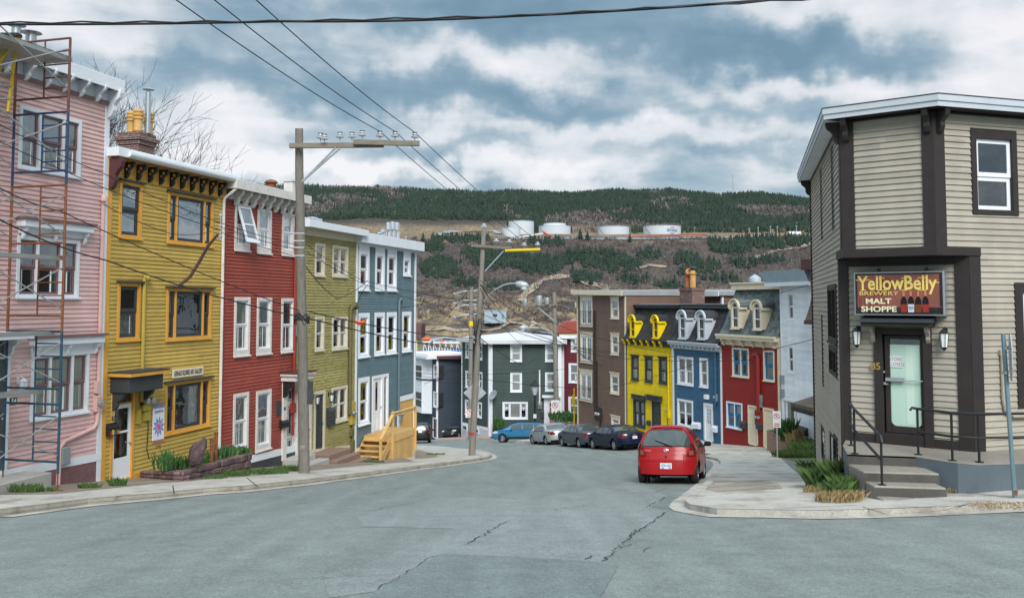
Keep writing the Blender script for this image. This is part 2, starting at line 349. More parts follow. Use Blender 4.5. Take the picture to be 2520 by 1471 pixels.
mat('pavement', (.46, .44, .395), rough=.85, var=.16, scale=1.3, fine=.2, dark=(.22, .2, .165), dark_at=.5, dark_amt=.7, bump=.008)
mat('kerb_stone', (.4, .37, .31), rough=.85, var=.2, scale=2, fine=.2, dark=(.17, .14, .1), dark_at=.5, dark_amt=.55, bump=.01)
mat('dirt_mat', (.24, .2, .155), rough=.95, var=.22, scale=1.2, fine=.25, dark=(.12, .13, .07), dark_at=.6, dark_amt=.5, bump=.02)
mat('gravel_mat', (.2, .2, .19), rough=.95, var=.2, scale=3, fine=.4, bump=.02); mat('crack_mat', (.035, .04, .04), rough=.95)
mat('red_pave', (.42, .3, .26), rough=.85, var=.12, scale=1.5, fine=.15); mat('lawn_mat', (.1, .13, .05), rough=.95, var=.3, scale=3, fine=.3)
mat('land_mat', (.13, .13, .1), rough=.95, var=.3, scale=.05)
def sheet(name, pts, up, m, skirt=0, maxlen=1.6, kerbm=None):
    bm = bmesh.new(); vs = [bm.verts.new((p[0], p[1], 0)) for p in pts]; bm.faces.new(vs)
    bmesh.ops.triangulate(bm, faces=bm.faces[:])
    for _ in range(7):
        es = [e for e in bm.edges if e.calc_length() > maxlen]
        if not es: break
        bmesh.ops.subdivide_edges(bm, edges=es, cuts=1); bmesh.ops.triangulate(bm, faces=[f for f in bm.faces if len(f.verts) > 3])
    for v in bm.verts: v.co.z = g(v.co.x, v.co.y) + up
    bm.normal_update()
    for f in bm.faces:
        if f.normal.z < 0: f.normal_flip()
    if skirt:
        r = bmesh.ops.extrude_edge_only(bm, edges=[e for e in bm.edges if e.is_boundary])
        for x in r['geom']:
            if isinstance(x, bmesh.types.BMVert): x.co.z -= skirt
            if isinstance(x, bmesh.types.BMFace): x.material_index = 1 if kerbm else 0
        bmesh.ops.recalc_face_normals(bm, faces=bm.faces[:])
    me = bpy.data.meshes.new(name); bm.to_mesh(me); bm.free(); me.materials.append(M[m])
    if kerbm: me.materials.append(M[kerbm])
    o = bpy.data.objects.new(name, me); C.objects.link(o); return tag(o, kind='structure')
def gpl(z, pts, up=0): return [tuple(gp(*D(z, *p), up)[:2]) for p in pts]
def grid_sheet(name, x0, x1, y0, y1, st, fz, m):
    nx, ny = int((x1 - x0) / st) + 1, int((y1 - y0) / st) + 1
    mb = MB(); vs = [(x0 + i * st, y0 + j * st, fz(x0 + i * st, y0 + j * st)) for j in range(ny) for i in range(nx)]
    mb.add(vs, [(j*nx+i, j*nx+i+1, (j+1)*nx+i+1, (j+1)*nx+i) for j in range(ny-1) for i in range(nx-1)])
    return struct(name, mb, m, smooth=60)
grid_sheet('road', -46, 46, -9, 112, 1.5, g, 'asphalt')
grid_sheet('ground', -430, 520, -30, 640, 10, lambda x, y: g(x, y) - (.6 if y < 118 else .1), 'land_mat')
sheet('road_patch', gpl('z12', [(-60,640),(520,515),(1130,532),(1880,400),(2150,560),(2060,620),(1620,965),(1040,925),(520,905),(60,1165),(-250,1208),(-300,1050),(-60,1000),(610,732),(-20,718)]), .004, 'asphalt_light')
sheet('road_patch', gpl('z12', [(520,905),(1040,925),(1620,965),(1740,985),(1600,1230),(1300,1240),(600,1240),(0,1230),(60,1165)]), .008, 'asphalt_dark')
sheet('road_patch', gpl('z12', [(1960,585),(2070,515),(2190,520),(2160,560),(2190,600),(2060,598)]), .008, 'asphalt_dark')
def crack(pts, w):
    P = [gp(*D('z12', *p)) for p in pts]; Q = []
    for a, b in zip(P, P[1:]):
        n = max(2, int((b - a).length / .12))
        for i in range(n): Q.append(a.lerp(b, i / n) + Vector((rnd.gauss(0, .022), rnd.gauss(0, .022), 0)))
    mb = MB(); L, Rr = [], []
    for i, p in enumerate(Q):
        d = Q[min(i+1, len(Q)-1)] - Q[max(i-1, 0)]; n = Vector((-d.y, d.x, 0)); n = n.normalized() if n.length > 1e-6 else Vector((1, 0, 0)); ww = w * rnd.uniform(.3, 1.3)
        for s_, A in ((1, L), (-1, Rr)):
            v = p + n * ww * s_; A.append((v.x, v.y, g(v.x, v.y) + .012))
    k = len(Q); mb.add(L + Rr, [(k+i, k+i+1, i+1, i) for i in range(k-1)])
    struct('road_crack', mb, 'crack_mat')
crack([(2060,622),(1980,682),(1900,735),(1820,790),(1760,840),(1700,895),(1632,968)], .012)
crack([(1860,740),(1800,800),(1860,830),(1780,860),(1740,880)], .006); crack([(1880,890),(1950,865),(2000,850)], .006); crack([(1520,940),(1560,920),(1660,918)], .01)
crack([(0,612),(300,560),(520,515)], .006); crack([(0,500),(400,420),(760,360),(1180,290)], .007); crack([(1930,585),(2070,512),(2190,525)], .01); crack([(2000,480),(2080,450)], .008)
crack([(60,1160),(190,1090),(400,960),(520,905)], .007); crack([(700,840),(980,675)], .01)
# kerbs and pavements
LK = gpl('z11', [(0,845),(250,812),(600,765),(1050,725),(1400,688),(1650,672),(2100,622),(2520,566)]) + gpl('z12', [(400,318),(740,273),(840,256),(868,240),(850,219),(790,204),(700,195),(500,176),(340,163)])
LKt = LK[:]
far_left = [(-7.5, 63.5), (-22, 66), (-30, 66)]
FX = lambda Y: -17.64 + .28 * Y       # house line of the left row
lp = [(-10.6, 9)] + LK + far_left + [(-30, 52), (FX(47) - 5, 47), (FX(45) - .4, 45.2), (FX(20) - .6, 20), (FX(9) - .6, 9)]
sheet('pavement_left', lp, .13, 'pavement', .3, kerbm='kerb_stone')
def offs(pl, d):
    out = []
    for i, p in enumerate(pl):
        a, b = Vector(pl[max(i-1, 0)]), Vector(pl[min(i+1, len(pl)-1)]); t = (b - a).normalized(); n = Vector((t.y, -t.x)); out.append(tuple(Vector(p) + n * d))
    return out
def strip(name, pl, d0, d1, up, m, wob=0):
    P = []
    for a, b in zip(pl, pl[1:]):
        n = max(1, int((Vector(b) - Vector(a)).length / .8))
        P += [tuple(Vector(a).lerp(Vector(b), i / n)) for i in range(n)]
    P.append(pl[-1]); A, B = offs(P, d0), offs(P, d1); mb = MB()
    B = [(x + rnd.uniform(-wob, wob), y + rnd.uniform(-wob, wob)) for x, y in B]
    k = len(P); mb.add([(x, y, g(x, y) + up) for x, y in A + B], [(i, i+1, k+i+1, k+i) for i in range(k-1)])
    return struct(name, mb, m)
strip('gutter', LK, 0, .28, .012, 'pavement', .03); strip('kerb_top', LK, -.16, .002, .137, 'kerb_stone')
strip('kerb_face', [p for p in LK], .001, .012, .06, 'kerb_stone')
RK = [(8.9, 50), (9.75, 44), (9.3, 39.5)] + gpl('z12', [(2330,245),(2420,266),(2445,290),(2430,330),(2380,385),(2300,470),(2225,540),(2197,578),(2232,606),(2330,625),(2420,640)]) \
     + gpl('z13', [(450,1096),(900,1088),(1300,1073),(1750,1058),(2100,1038),(2520,1018)]) + [(14, 18.6), (22, 20.5)]
RKfar = [(8.5, 76), (3.2, 74.5), (1.0, 72), (.35, 69.6), (1.9, 67.2), (4.4, 61.5), (6.6, 56)]
sheet('pavement_right', RKfar + RK + [(26, 26), (26, 76)], .11, 'pavement', .35, kerbm='pavement')
strip('gutter', [(x, y) for x, y in RK[2:]], 0, .3, .012, 'pavement', .03); strip('kerb_top', RK[2:], -.16, .002, .117, 'pavement')
sheet('pavement_far', [(-7.5,88.3),(-4.5,86.8),(-1.8,85.3),(1.5,83.6),(4.5,82.2),(9,81),(14,81),(14,100),(-5,100),(-7.5,93)], .11, 'red_pave', .3)
# bare earth, gravel and a driveway on the pavements
sheet('dirt', [(FX(17) + .1, 17)] + gpl('z11', [(0,690),(380,686),(800,642),(1150,606),(1400,586),(1760,560),(2060,530),(2300,508)], .13) + gpl('z12', [(60,288),(270,272),(330,263)], .13) + [(FX(43) + .1, 43), (FX(30) + .1, 30)], .137, 'dirt_mat')
sheet('dirt', gpl('z12', [(335,188),(400,198),(470,215),(497,235),(420,246),(338,248)], .13), .138, 'dirt_mat')
mat('old_drive', (.3, .27, .225), rough=.9, var=.2, scale=1.2, fine=.25, dark=(.15, .13, .1), dark_at=.5, dark_amt=.6)
sheet('driveway', gpl('z12', [(2335,462),(2395,402),(2600,398),(2770,398),(2830,415),(2870,455),(2600,470),(2420,480)], .11), .114, 'old_drive')
sheet('gravel', gpl('z13', [(75,505),(330,712),(470,740),(520,600),(520,480),(300,500)], .11), .116, 'gravel_mat')
sheet('verge', gpl('z13', [(40,495),(60,380),(420,360),(450,520),(250,545)], .11), .121, 'lawn_mat')
sheet('leaf_litter', gpl('z13', [(1850,1042),(2080,1003),(2520,960),(2600,965),(2520,1000),(2100,1025)], .0), .02, 'dirt_mat')
def joint(z, a, b, w=.012):
    A, B = gp(*D(z, *a), .13), gp(*D(z, *b), .13); d = (B - A); n = Vector((-d.y, d.x, 0)).normalized() * w; mb = MB(); k = 8
    L = [A.lerp(B, i / k) + n for i in range(k+1)]; Q = [A.lerp(B, i / k) - n for i in range(k+1)]
    mb.add([(p.x, p.y, g(p.x, p.y) + (.138 if z == 'z11' or a[0] == 700 else .119)) for p in L + Q], [(k+1+i, k+2+i, i+1, i) for i in range(k)]); struct('pavement_joint', mb, 'crack_mat')
for z, a, b in [('z13',(900,985),(1130,1058)), ('z13',(1130,1058),(1700,1022)), ('z13',(1700,1022),(1980,945)), ('z13',(1880,835),(2400,888)), ('z13',(2400,888),(2520,893)), ('z13',(-300,770),(330,715)),
                ('z13',(0,1000),(830,965)), ('z11',(0,742),(140,730)), ('z11',(730,716),(890,690)), ('z11',(1190,628),(1200,690)), ('z11',(1700,575),(1780,640)), ('z12',(700,196),(800,235)), ('z12',(2420,400),(2700,395))]:
    joint(z, a, b)
# ================================================================ HOUSE BUILDER
class Fac:
    def __init__(s, A, B):
        s.A, s.B = Vector(A[:2]), Vector(B[:2]); s.w = (s.B - s.A).length; s.u = (s.B - s.A) / s.w; s.n = Vector((s.u.y, -s.u.x)); s.ang = math.atan2(s.u.y, s.u.x)
    def hit(s, px, py, out=0.0):
        dx, dz = ray(px, py); d = Vector((dx, 1)); t = ((s.A + s.n * out).dot(s.n)) / d.dot(s.n); P = d * t
        return (P - s.A).dot(s.u), dz * t
    def xy(s, u, out=0.0): p = s.A + s.u * u + s.n * out; return p.x, p.y
class House:
    def __init__(s, name, label, A, B, zb, zt, depth, wallm, e=.115, lip=.025, cat='house', group=None, root=None):
        s.root = root; s.F = Fac(A, B); s.w = s.F.w; s.zb, s.zt, s.dep, s.wm, s.ex, s.lip = zb, zt - zb, depth, wallm, e, lip
        s.holes = []
        s.e = root or empty(name, (s.F.A.x, s.F.A.y, zb), s.F.ang, label, cat, group)
    def pt(s, z, x, y, out=0.0):
        u, h = s.F.hit(*D(z, x, y), out); return u, h - s.zb
    def rect(s, z, x0, y0, x1, y1, out=0.0):
        a, b = s.pt(z, x0, y0, out), s.pt(z, x1, y1, out); return [a[0], b[0], b[1], a[1]]
    def ground(s, u): x, y = s.F.xy(u); return g(x, y) + .13 - s.zb
    def part(s, name, mb, m, parent=None, **k):
        o = mb.build(name, m, parent or s.e, **k)
        if s.root and parent is None: o.location = (s.F.A.x - s.root.location.x, s.F.A.y - s.root.location.y, s.zb - s.root.location.z); o.rotation_euler = (0, 0, s.F.ang)
        return o
    def shell(s, z0=None, ztop=None, right=False, left=False, sides=True):
        """clapboard front with real laps, cut round the openings; plain sides, back"""
        mb = MB(); zt = ztop if ztop is not None else s.zt; z0 = min(s.ground(0), s.ground(s.w), 0) - .6 if z0 is None else z0
        siding(mb, s.w, z0, zt, s.holes, s.ex, s.lip)
        if sides: mb.box(0, .12, .02, s.dep, z0, zt - .01); mb.box(s.w - .12, s.w, .02, s.dep, z0, zt - .01); mb.box(.12, s.w - .12, s.dep - .12, s.dep, z0, zt - .01)
        if right: mb.T = Matrix.Translation((s.w + .005, 0, 0)) @ Matrix.Rotation(R(90), 4, 'Z'); siding(mb, s.dep, z0, zt, [], s.ex, s.lip); mb.T = None
        if left: mb.T = Matrix.Translation((-.005, s.dep, 0)) @ Matrix.Rotation(R(-90), 4, 'Z'); siding(mb, s.dep, z0, zt, [], s.ex, s.lip); mb.T = None
        s.wall = s.part('wall', mb, s.wm); return s.wall
    def base(s, pts, th, tm, fm, zlow=-1.5, out=.03):
        """water table following the slope: pts [(u, z)...] of its upper edge; foundation below"""
        a, b = MB(), MB()
        for (u0, z0), (u1, z1) in zip(pts, pts[1:]):
            if th: a.hexa([(u0,-out-.012,z0-th),(u1,-out-.012,z1-th),(u1,.02,z1-th),(u0,.02,z0-th),(u0,-out-.012,z0),(u1,-out-.012,z1),(u1,.02,z1),(u0,.02,z0)])
            b.hexa([(u0,-out,zlow),(u1,-out,zlow),(u1,.05,zlow),(u0,.05,zlow),(u0,-out,z0-th-.002),(u1,-out,z1-th-.002),(u1,.05,z1-th-.002),(u0,.05,z0-th-.002)])
        if th: s.part('water_table', a, tm)
        s.part('foundation', b, fm)
    def board(s, u0, u1, z0, z1, m, out=.035, name='corner_board'): mb = MB(); mb.box(u0, u1, -out, .03, z0, z1); return s.part(name, mb, m, bevel=.006)
    def flat_roof(s, m='roof_grey', over=.3, th=.18, fall=.4, fascia='white', side=.12, z=None, fh=None, back=None):
        z = s.zt if z is None else z; fh = fh or th; d = back or s.dep + .2
        mb = MB(); mb.hexa([(-side,-over,z),(s.w+side,-over,z),(s.w+side,d,z-fall),(-side,d,z-fall),(-side,-over,z+th),(s.w+side,-over,z+th),(s.w+side,d,z+th-fall),(-side,d,z+th-fall)])
        r = s.part('roof', mb, m); f = MB(); f.box(-side-.02, s.w+side+.02, -over-.03, -over-.002, z-fh+th, z+th+.03); f.box(-side-.02,-side-.002,-over,1.2,z+th-fh,z+th+.02); f.box(s.w+side+.002,s.w+side+.02,-over,1.2,z+th-fh,z+th+.02)
        s.part('fascia', f, fascia, parent=r, bevel=.01); return r
    def window(s, r, cols=(1,), rows=2, cw=.1, Cm='white', Sm=None, sw=.045, curt=None, hood=None, sillw=.04, mull=.05, split=.5, grid=None, gl='glass', out=.045, name='window', apron=0, topw=None, hoodm=None, mulm=None, parent=None, rowsel=None):
        u0, u1, z0, z1 = r; Sm = Sm or Cm; tw = topw or cw
        s.holes.append((u0 + .01, u1 - .01, z0 + .01, z1 - .01))
        fr = MB(); i0, i1, j0, j1 = u0 + cw, u1 - cw, z0 + cw * .8 + apron, z1 - tw
        fr.box(u0, i0, -out, .07, z0, z1); fr.box(i1, u1, -out, .07, z0, z1); fr.box(i0, i1, -out + .003, .07, j1, z1); fr.box(i0, i1, -out + .003, .07, z0, j0)
        if sillw: fr.box(u0 - .03, u1 + .03, -out - sillw, -out + .01, z0 - .05, z0 + .01)
        tot = sum(cols); W_ = (i1 - i0) - mull * (len(cols) - 1); x = i0; cells = []
        for k, c in enumerate(cols):
            w = W_ * c / tot; cells.append((x, x + w)); x += w + mull
            if k < len(cols) - 1 and not mulm: fr.box(x - mull, x, -out + .01, .065, j0, j1)
        fo = s.part(name, fr, Cm, parent, bevel=.006 if out >= .04 else 0)
        if mulm:
            mu = MB()
            for a, b in zip(cells, cells[1:]): mu.box(a[1], b[0], -out + .01, .065, j0, j1)
            s.part('mullion', mu, mulm, fo)
        sa, pn, ct = MB(), MB(), MB()
        for ci, (a, b) in enumerate(cells):
            nr = rowsel[ci] if rowsel else rows; zz = [j0, j1] if nr == 1 else [j0, j0 + (j1 - j0) * split, j1]
            for k in range(len(zz) - 1):
                c, d = zz[k], zz[k+1]; y = .015 if (k == 1 or nr == 1) else .04; q = sw
                sa.box(a, a+q, y, y+.035, c, d); sa.box(b-q, b, y, y+.035, c, d); sa.box(a+q, b-q, y+.001, y+.034, c, c+q); sa.box(a+q, b-q, y+.001, y+.034, d-q, d)
                pn.quad((a+q*.5,y+.02,c+q*.5),(b-q*.5,y+.02,c+q*.5),(b-q*.5,y+.02,d-q*.5),(a+q*.5,y+.02,d-q*.5))
                if grid:
                    gx, gz = grid
                    for t in range(1, gx): xx = a + (b-a) * t / gx; sa.box(xx-.011, xx+.011, y+.004, y+.03, c+q, d-q)
                    for t in range(1, gz): zq = c + (d-c) * t / gz; sa.box(a+q, b-q, y+.005, y+.029, zq-.011, zq+.011)
            if curt:
                spans = {'full': [(0, 1)], 'sides': [(0, .3), (.72, 1)], 'left': [(0, .42)], 'right': [(.6, 1)], 'half': [(0, 1)], 'blind': [(0, 1)], 'top': [(0, 1)]}[curt if isinstance(curt, str) else curt[ci]]
                kind = curt if isinstance(curt, str) else curt[ci]
                for (f0, f1) in spans:
                    n = 26; zl = {'half': j0 + (j1-j0)*.02, 'top': j0 + (j1-j0)*.5}.get(kind, j0); zh = j0 + (j1-j0)*.5 if kind == 'half' else j1
                    ph = rnd.uniform(0, 6); xs = [a + (b-a) * (f0 + (f1-f0) * i / n) for i in range(n+1)]; amp = 0 if kind == 'blind' else .018
                    vs = [(xx, .075 + amp * math.sin(xx*46+ph) + amp*.5*math.sin(xx*19+ph*2), zz_) for zz_ in (zl, zh) for xx in xs]
                    ct.add(vs, [(i, i+1, n+2+i, n+1+i) for i in range(n)])
        s.part('sash', sa, Sm, fo); s.part('pane', pn, gl, fo)
        if curt: s.part('curtain', ct, 'blind' if curt == 'blind' else ('curtain_dim' if curt == 'half' else 'curtain'), fo, smooth=80)
        bk = MB(); D_ = .7
        bk.add([(i0-.05,.08,j0-.05),(i1+.05,.08,j0-.05),(i1+.05,.08,j1+.05),(i0-.05,.08,j1+.05),(i0-.05,D_,j0-.05),(i1+.05,D_,j0-.05),(i1+.05,D_,j1+.05),(i0-.05,D_,j1+.05)], [(4,5,6,7),(0,1,5,4),(2,3,7,6),(1,2,6,5),(3,0,4,7)])
        s.part('room', bk, 'interior', fo)
        if hood:
            h = MB(); hz, ho = hood; h.box(u0-.06, u1+.06, -ho, .02, z1 + .003, z1 + hz); h.box(u0-.1, u1+.1, -ho-.04, .02, z1 + hz, z1 + hz + .03); s.part('hood', h, hoodm or Cm, fo, bevel=.008)
        return fo
    def door(s, r, cw=.11, Cm='white', Dm='white', panels=((.12,.88,.08,.45),(.12,.88,.52,.93)), glass=(), transom=None, out=.045, gl='glass_dark', handle=True, pan_m=None, name='door', knob_side=1):
        u0, u1, z0, z1 = r; s.holes.append((u0+.01, u1-.01, z0, z1-.01)); fr = MB()
        fr.box(u0, u0+cw, -out, .08, z0, z1); fr.box(u1-cw, u1, -out, .08, z0, z1); fr.box(u0+cw, u1-cw, -out+.003, .08, z1-cw, z1); fr.box(u0+cw, u1-cw, -out-.02, .08, z0-.05, z0+.02)
        a, b, c, d = u0+cw, u1-cw, z0+.02, z1-cw; f = s.part('door_frame', fr, Cm, bevel=.006)
        if transom:
            t = MB(); tz = d - transom; t.box(a, b, -.01, .06, tz-.05, tz); f2 = s.part('transom_bar', t, Cm, f); p = MB(); p.quad((a,.04,tz),(b,.04,tz),(b,.04,d),(a,.04,d)); s.part('transom_pane', p, 'glass_dark', f); d = tz - .05
            bk = MB(); bk.box(a, b, .3, .32, tz, z1); s.part('room', bk, 'interior', f)
        lf = MB(); gm = MB(); pm = MB(); gs = [(a + (b-a)*p0, a + (b-a)*p1, c + (d-c)*q0, c + (d-c)*q1) for p0, p1, q0, q1 in glass]
        cuts = sorted(set([a, b] + [x for q in gs for x in q[:2]])); rows = sorted(set([c, d] + [x for q in gs for x in q[2:]]))
        for x0, x1 in zip(cuts, cuts[1:]):
            for y0, y1 in zip(rows, rows[1:]):
                if not any(q[0] < (x0+x1)/2 < q[1] and q[2] < (y0+y1)/2 < q[3] for q in gs): lf.box(x0, x1, .01, .055, y0, y1)
        for q in gs: gm.quad((q[0],.035,q[2]),(q[1],.035,q[2]),(q[1],.035,q[3]),(q[0],.035,q[3]))
        for p0, p1, q0, q1 in panels:
            x0, x1, y0, y1 = a+(b-a)*p0, a+(b-a)*p1, c+(d-c)*q0, c+(d-c)*q1; t = .02
            pm.box(x0, x1, .0, .012, y0, y0+t); pm.box(x0, x1, .0, .012, y1-t, y1); pm.box(x0, x0+t, .0, .012, y0+t, y1-t); pm.box(x1-t, x1, .0, .012, y0+t, y1-t); pm.box(x0+.07, x1-.07, .002, .012, y0+.07, y1-.07)
        dr = s.part(name, lf, Dm)
        if panels: s.part('panel', pm, pan_m or Dm, dr, bevel=.004)
        if gs:
            s.part('pane', gm, gl, dr); bk = MB(); bk.box(a, b, .35, .37, c, d); s.part('room', bk, 'interior', dr)
        if handle:
            h = MB(); hx = b - .07 if knob_side > 0 else a + .07; h.lathe([(.012,0),(.012,-.03),(.028,-.035),(.03,-.055),(.015,-.07)], 10, (hx,.01,c+(d-c)*.47), 'y'); s.part('knob', h, 'chrome', dr, smooth=40)
        return dr
    def bracket(s, u, z, h, d, w, m, curl=True, y0=0.0):
        """scrolled eaves bracket hanging below z"""
        pr = [(y0,z),(y0-d,z),(y0-d,z-h*.12),(y0-d*.9,z-h*.3),(y0-d*.62,z-h*.42),(y0-d*.45,z-h*.55),(y0-d*.48,z-h*.72),(y0-d*.3,z-h*.92),(y0-d*.1,z-h),(y0,z-h)]
        mb = MB(); mb.prism(pr, 'x', u - w/2, u + w/2)
        return s.part('bracket', mb, m, bevel=.006)
def siding(mb, w, z0, z1, holes, e, lip):
    n = int((z1 - z0) / e) + 1; zs = sorted(set([round(h, 4) for q in holes for h in q[2:] if z0 < h < z1]))
    for k in range(n):
        a, b = z0 + k * e, min(z0 + (k + 1) * e, z1)
        cut = [a] + [z for z in zs if a + .003 < z < b - .003] + [b]
        for c, d in zip(cut, cut[1:]):
            mid = (c + d) / 2; iv = [(0, w)]
            for h in holes:
                if h[2] < mid < h[3]:
                    nv = []
                    for p, q in iv:
                        if h[1] <= p or h[0] >= q: nv.append((p, q)); continue
                        if h[0] > p: nv.append((p, h[0]))
                        if h[1] < q: nv.append((h[1], q))
                    iv = nv
            yc, yd = -lip * (1 - (c - a) / e), -lip * (1 - (d - a) / e)
            for p, q in iv:
                mb.quad((p, yc, c), (q, yc, c), (q, yd, d), (p, yd, d))
                if c == a: mb.quad((p, 0.0, c), (q, 0.0, c), (q, yc, c), (p, yc, c))
def lantern(s, u, z, m='black', h=.32):
    """wall lantern on a house: bracket arm, glazed body, cap"""
    a = MB(); a.box(u-.04, u+.04, -.03, 0, z-.05, z+.12); a.tube([(u,-.02,z+.08),(u,-.1,z+.14),(u,-.17,z+.1)], .012, 6); b0 = MB(); y = -.17
    a.lathe([(.03,z+.1),(.09,z+.03),(.1,z+.02)], 6, (u,y,0)); a.lathe([(.065,z-h*.75),(.05,z-h*.8),(.015,z-h*.95)], 6, (u,y,0))
    for k in range(6): t = k * math.pi / 3; a.tube([(u+.09*math.cos(t),y+.09*math.sin(t),z+.02),(u+.062*math.cos(t),y+.062*math.sin(t),z-h*.75)], .006, 4)
    b0.lathe([(.082,z+.015),(.056,z-h*.74)], 6, (u,y,0)); l = s.part('wall_lantern', a, m); s.part('lantern_glass', b0, 'blind', l); return l
def meter(s, u, z, m='steel', box='grey_metal', r=.09, bh=.42, bw=.26, dials=1):
    b = MB(); b.box(u-bw/2, u+bw/2, -.13, 0, z-bh/2, z+bh/2); o = s.part('meter_box', b, box, bevel=.012)
    for k in range(dials):
        c = MB(); c.lathe([(r,-.13),(r,-.2),(r*.85,-.25),(r*.3,-.265)], 14, (u + (k-(dials-1)/2)*.22, 0, z+.02), 'y'); s.part('meter_dial', c, m, o, smooth=40)
    return o
def mailbox(s, u, z, m='black', w=.34, h=.26, d=.15):
    b = MB(); b.prism([(0,z-h/2),(-d,z-h/2),(-d,z+h*.22),(-d*.85,z+h*.42),(-d*.3,z+h*.6),(0,z+h*.6)], 'x', u-w/2, u+w/2); b.box(u-w/2-.01,u+w/2+.01,-d-.012,-.02,z+h*.16,z+h*.24)
    return s.part('mailbox', b, m, bevel=.006)
# ================================================================ LEFT ROW
siding_mat('pink_boards', (.69, .46, .435), .115, (.55, .38, .36), .45, .54); siding_mat('ochre_boards', (.51, .355, .085), .115, (.25, .2, .09), .5, .54, .1); siding_mat('red_boards', (.31, .066, .046), .115, (.36, .11, .085), .5, .54, .1)
siding_mat('olive_boards', (.37, .325, .125), .115, (.1, .1, .05), .75, .5, .12); siding_mat('slate_boards', (.135, .205, .235), .115, (.085, .135, .16), .2)
mat('pink_paint', (.66, .43, .4), var=.08); mat('ochre_paint', (.43, .33, .06), var=.1); mat('red_paint', (.3, .04, .03), var=.1); mat('slate_paint', (.11, .17, .2), var=.1)
mat('mauve_stone', (.2, .105, .11), var=.2, scale=2.5, bump=.05, dark=(.12, .06, .065)); mat('lotus_blue', (.2, .28, .6), var=.1); mat('lotus_pink', (.7, .12, .25), var=.1)
def yl(px): return 17.64 / (.28 - (px - 1260) / F)
def lft(px): Y = yl(px); return (FX(Y), Y)
ROW = 'coloured row houses on the left side of the street'
def sloped(H, z, p, q):
    (u0, z0), (u1, z1) = H.pt(z, *p), H.pt(z, *q); k = (z1 - z0) / (u1 - u0); return [(0, z0 - k * u0), (H.w, z0 + k * (H.w - u0))]
# ---- pink
H = House('row_house', 'pale pink clapboard row house with white eaves, behind the scaffolding', lft(-130), lft(258), g(*lft(258)), 5.6, 8, 'pink_boards', group=ROW); PINK = H
H.zt = H.pt('z1', 615, 475, .45)[1] + .1; zf = H.pt('z1', 550, 545)[1]
W_ = lambda r, **k: H.window(r, **k)
pk = dict(cols=(1, 1.35, .9), Cm='white', Sm='mauve', cw=.09, sw=.06, mull=.07, curt='full', sillw=.05, gl='glass')
W_(H.rect('z1', 100, 548, 415, 932), **pk, split=.5)
w = W_(H.rect('D', 41, 579, 191, 732), **{**pk, 'gl': 'glass_dark', 'curt': ['left', 'right', 'full']}); W_(H.rect('z2', 160, 532, 455, 815 + 8), **pk)
for r in (H.rect('z1', 85, 1130, 448, 1252), H.rect('z2', 150, 432, 505, 522)):
    u0, u1, z0, z1 = r; h = MB(); h.box(u0+.05, u1-.05, -.06, .02, z0, z1-.12); h.box(u0, u1, -.26, .02, z1-.24, z1-.06); hh = H.part('window_hood', h, 'white', bevel=.01)
    t = MB(); t.box(u0-.06, u1+.06, -.32, .02, z1-.06, z1); H.part('hood_cap', t, 'mauve', hh)
    for f in (.06, .5, .94): H.bracket(u0 + (u1-u0)*f, z1-.24, .3, .16, .07, 'white', y0=-.06)
r = H.rect('z2', -120, 430, 30, 1142); H.door(r, Cm='white', Dm='door_grey', transom=.4)
h = MB(); u1, z1 = H.pt('z2', 92, 405); h.box(0, u1, -.5, 0, z1-.18, z1); H.part('door_hood', h, 'white', bevel=.01); H.bracket(u1-.25, z1-.18, .4, .3, .09, 'white')
lantern(H, H.pt('z2', 90, 690)[0], H.pt('z2', 90, 672)[1], 'white')
u, z = H.pt('z2', 66, 771); mb = MB(); mb.box(u-.1, u+.1, -.03, 0, z-.08, z+.08); np_ = H.part('number_plate', mb, 'charcoal'); mb = MB(); put_text(mb, '54', .15, wall_T(u, -.032, z), bold=.003); H.part('number', mb, 'sign_white', np_)
u, z = H.pt('z2', 500, 784); c = MB(); top = H.pt('z1', 512, 1050)[1]
c.tube([(u,-.07,top),(u,-.07,z+.25)], .05, 8); c.tube([(u,-.07,z-.2),(u-.02,-.07,z-.5),(u-.15,-.07,z-.62),(u-1.15,-.07,z-.82),(u-1.3,-.07,z-.95),(u-1.33,-.07,z-2.3)], .055, 8)
c.box(u-.1, u+.02, -.12, 0, z+.28, z+.6); c.lathe([(.03,top),(.09,top),(.09,top+.1),(.02,top+.2)], 8, (u,-.09,0)); H.part('conduit', c, 'pink_paint', smooth=40); meter(H, u, z, box='pink_paint')
u, z = H.pt('z2', 322, 1055); b = MB(); b.box(u-.14, u+.14, -.16, 0, z-.22, z+.22); H.part('junction_box', b, 'grey_metal', bevel=.02)
H.base(sloped(H, 'z2', (60, 1125), (520, 1040)), .2, 'white', 'mauve_stone'); H.board(H.w-.17, H.w, -.6, zf, 'white')
f = MB(); f.box(-.02, H.w+.02, -.05, .02, zf, H.zt); fr = H.part('frieze', f, 'white'); f = MB(); f.box(-.02, H.w+.05, -.1, -.05, zf-.02, zf+.07); H.part('moulding', f, 'mauve', fr)
for zx in (10, 118, 228, 318, 405, 490): H.bracket(H.pt('z1', zx, 400 + zx*.17)[0], H.zt-.03, .42, .36, .08, 'white', y0=-.05)
H.bracket(H.w-.05, H.zt-.03, .75, .4, .14, 'white', y0=-.05)
H.shell(right=True); H.flat_roof(over=.36, th=.22, fh=.3, side=.1, fall=.1)
def vent(H, u, y, z, h, r=.13, m='steel'):
    b = MB(); b.lathe([(r,z),(r,z+h*.75),(r*.8,z+h*.76),(r*.8,z+h*.86),(r*2,z+h*.88),(r*1.7,z+h*.94),(r*.4,z+h)], 14, (u,y,0)); return H.part('flue', b, m, smooth=40)
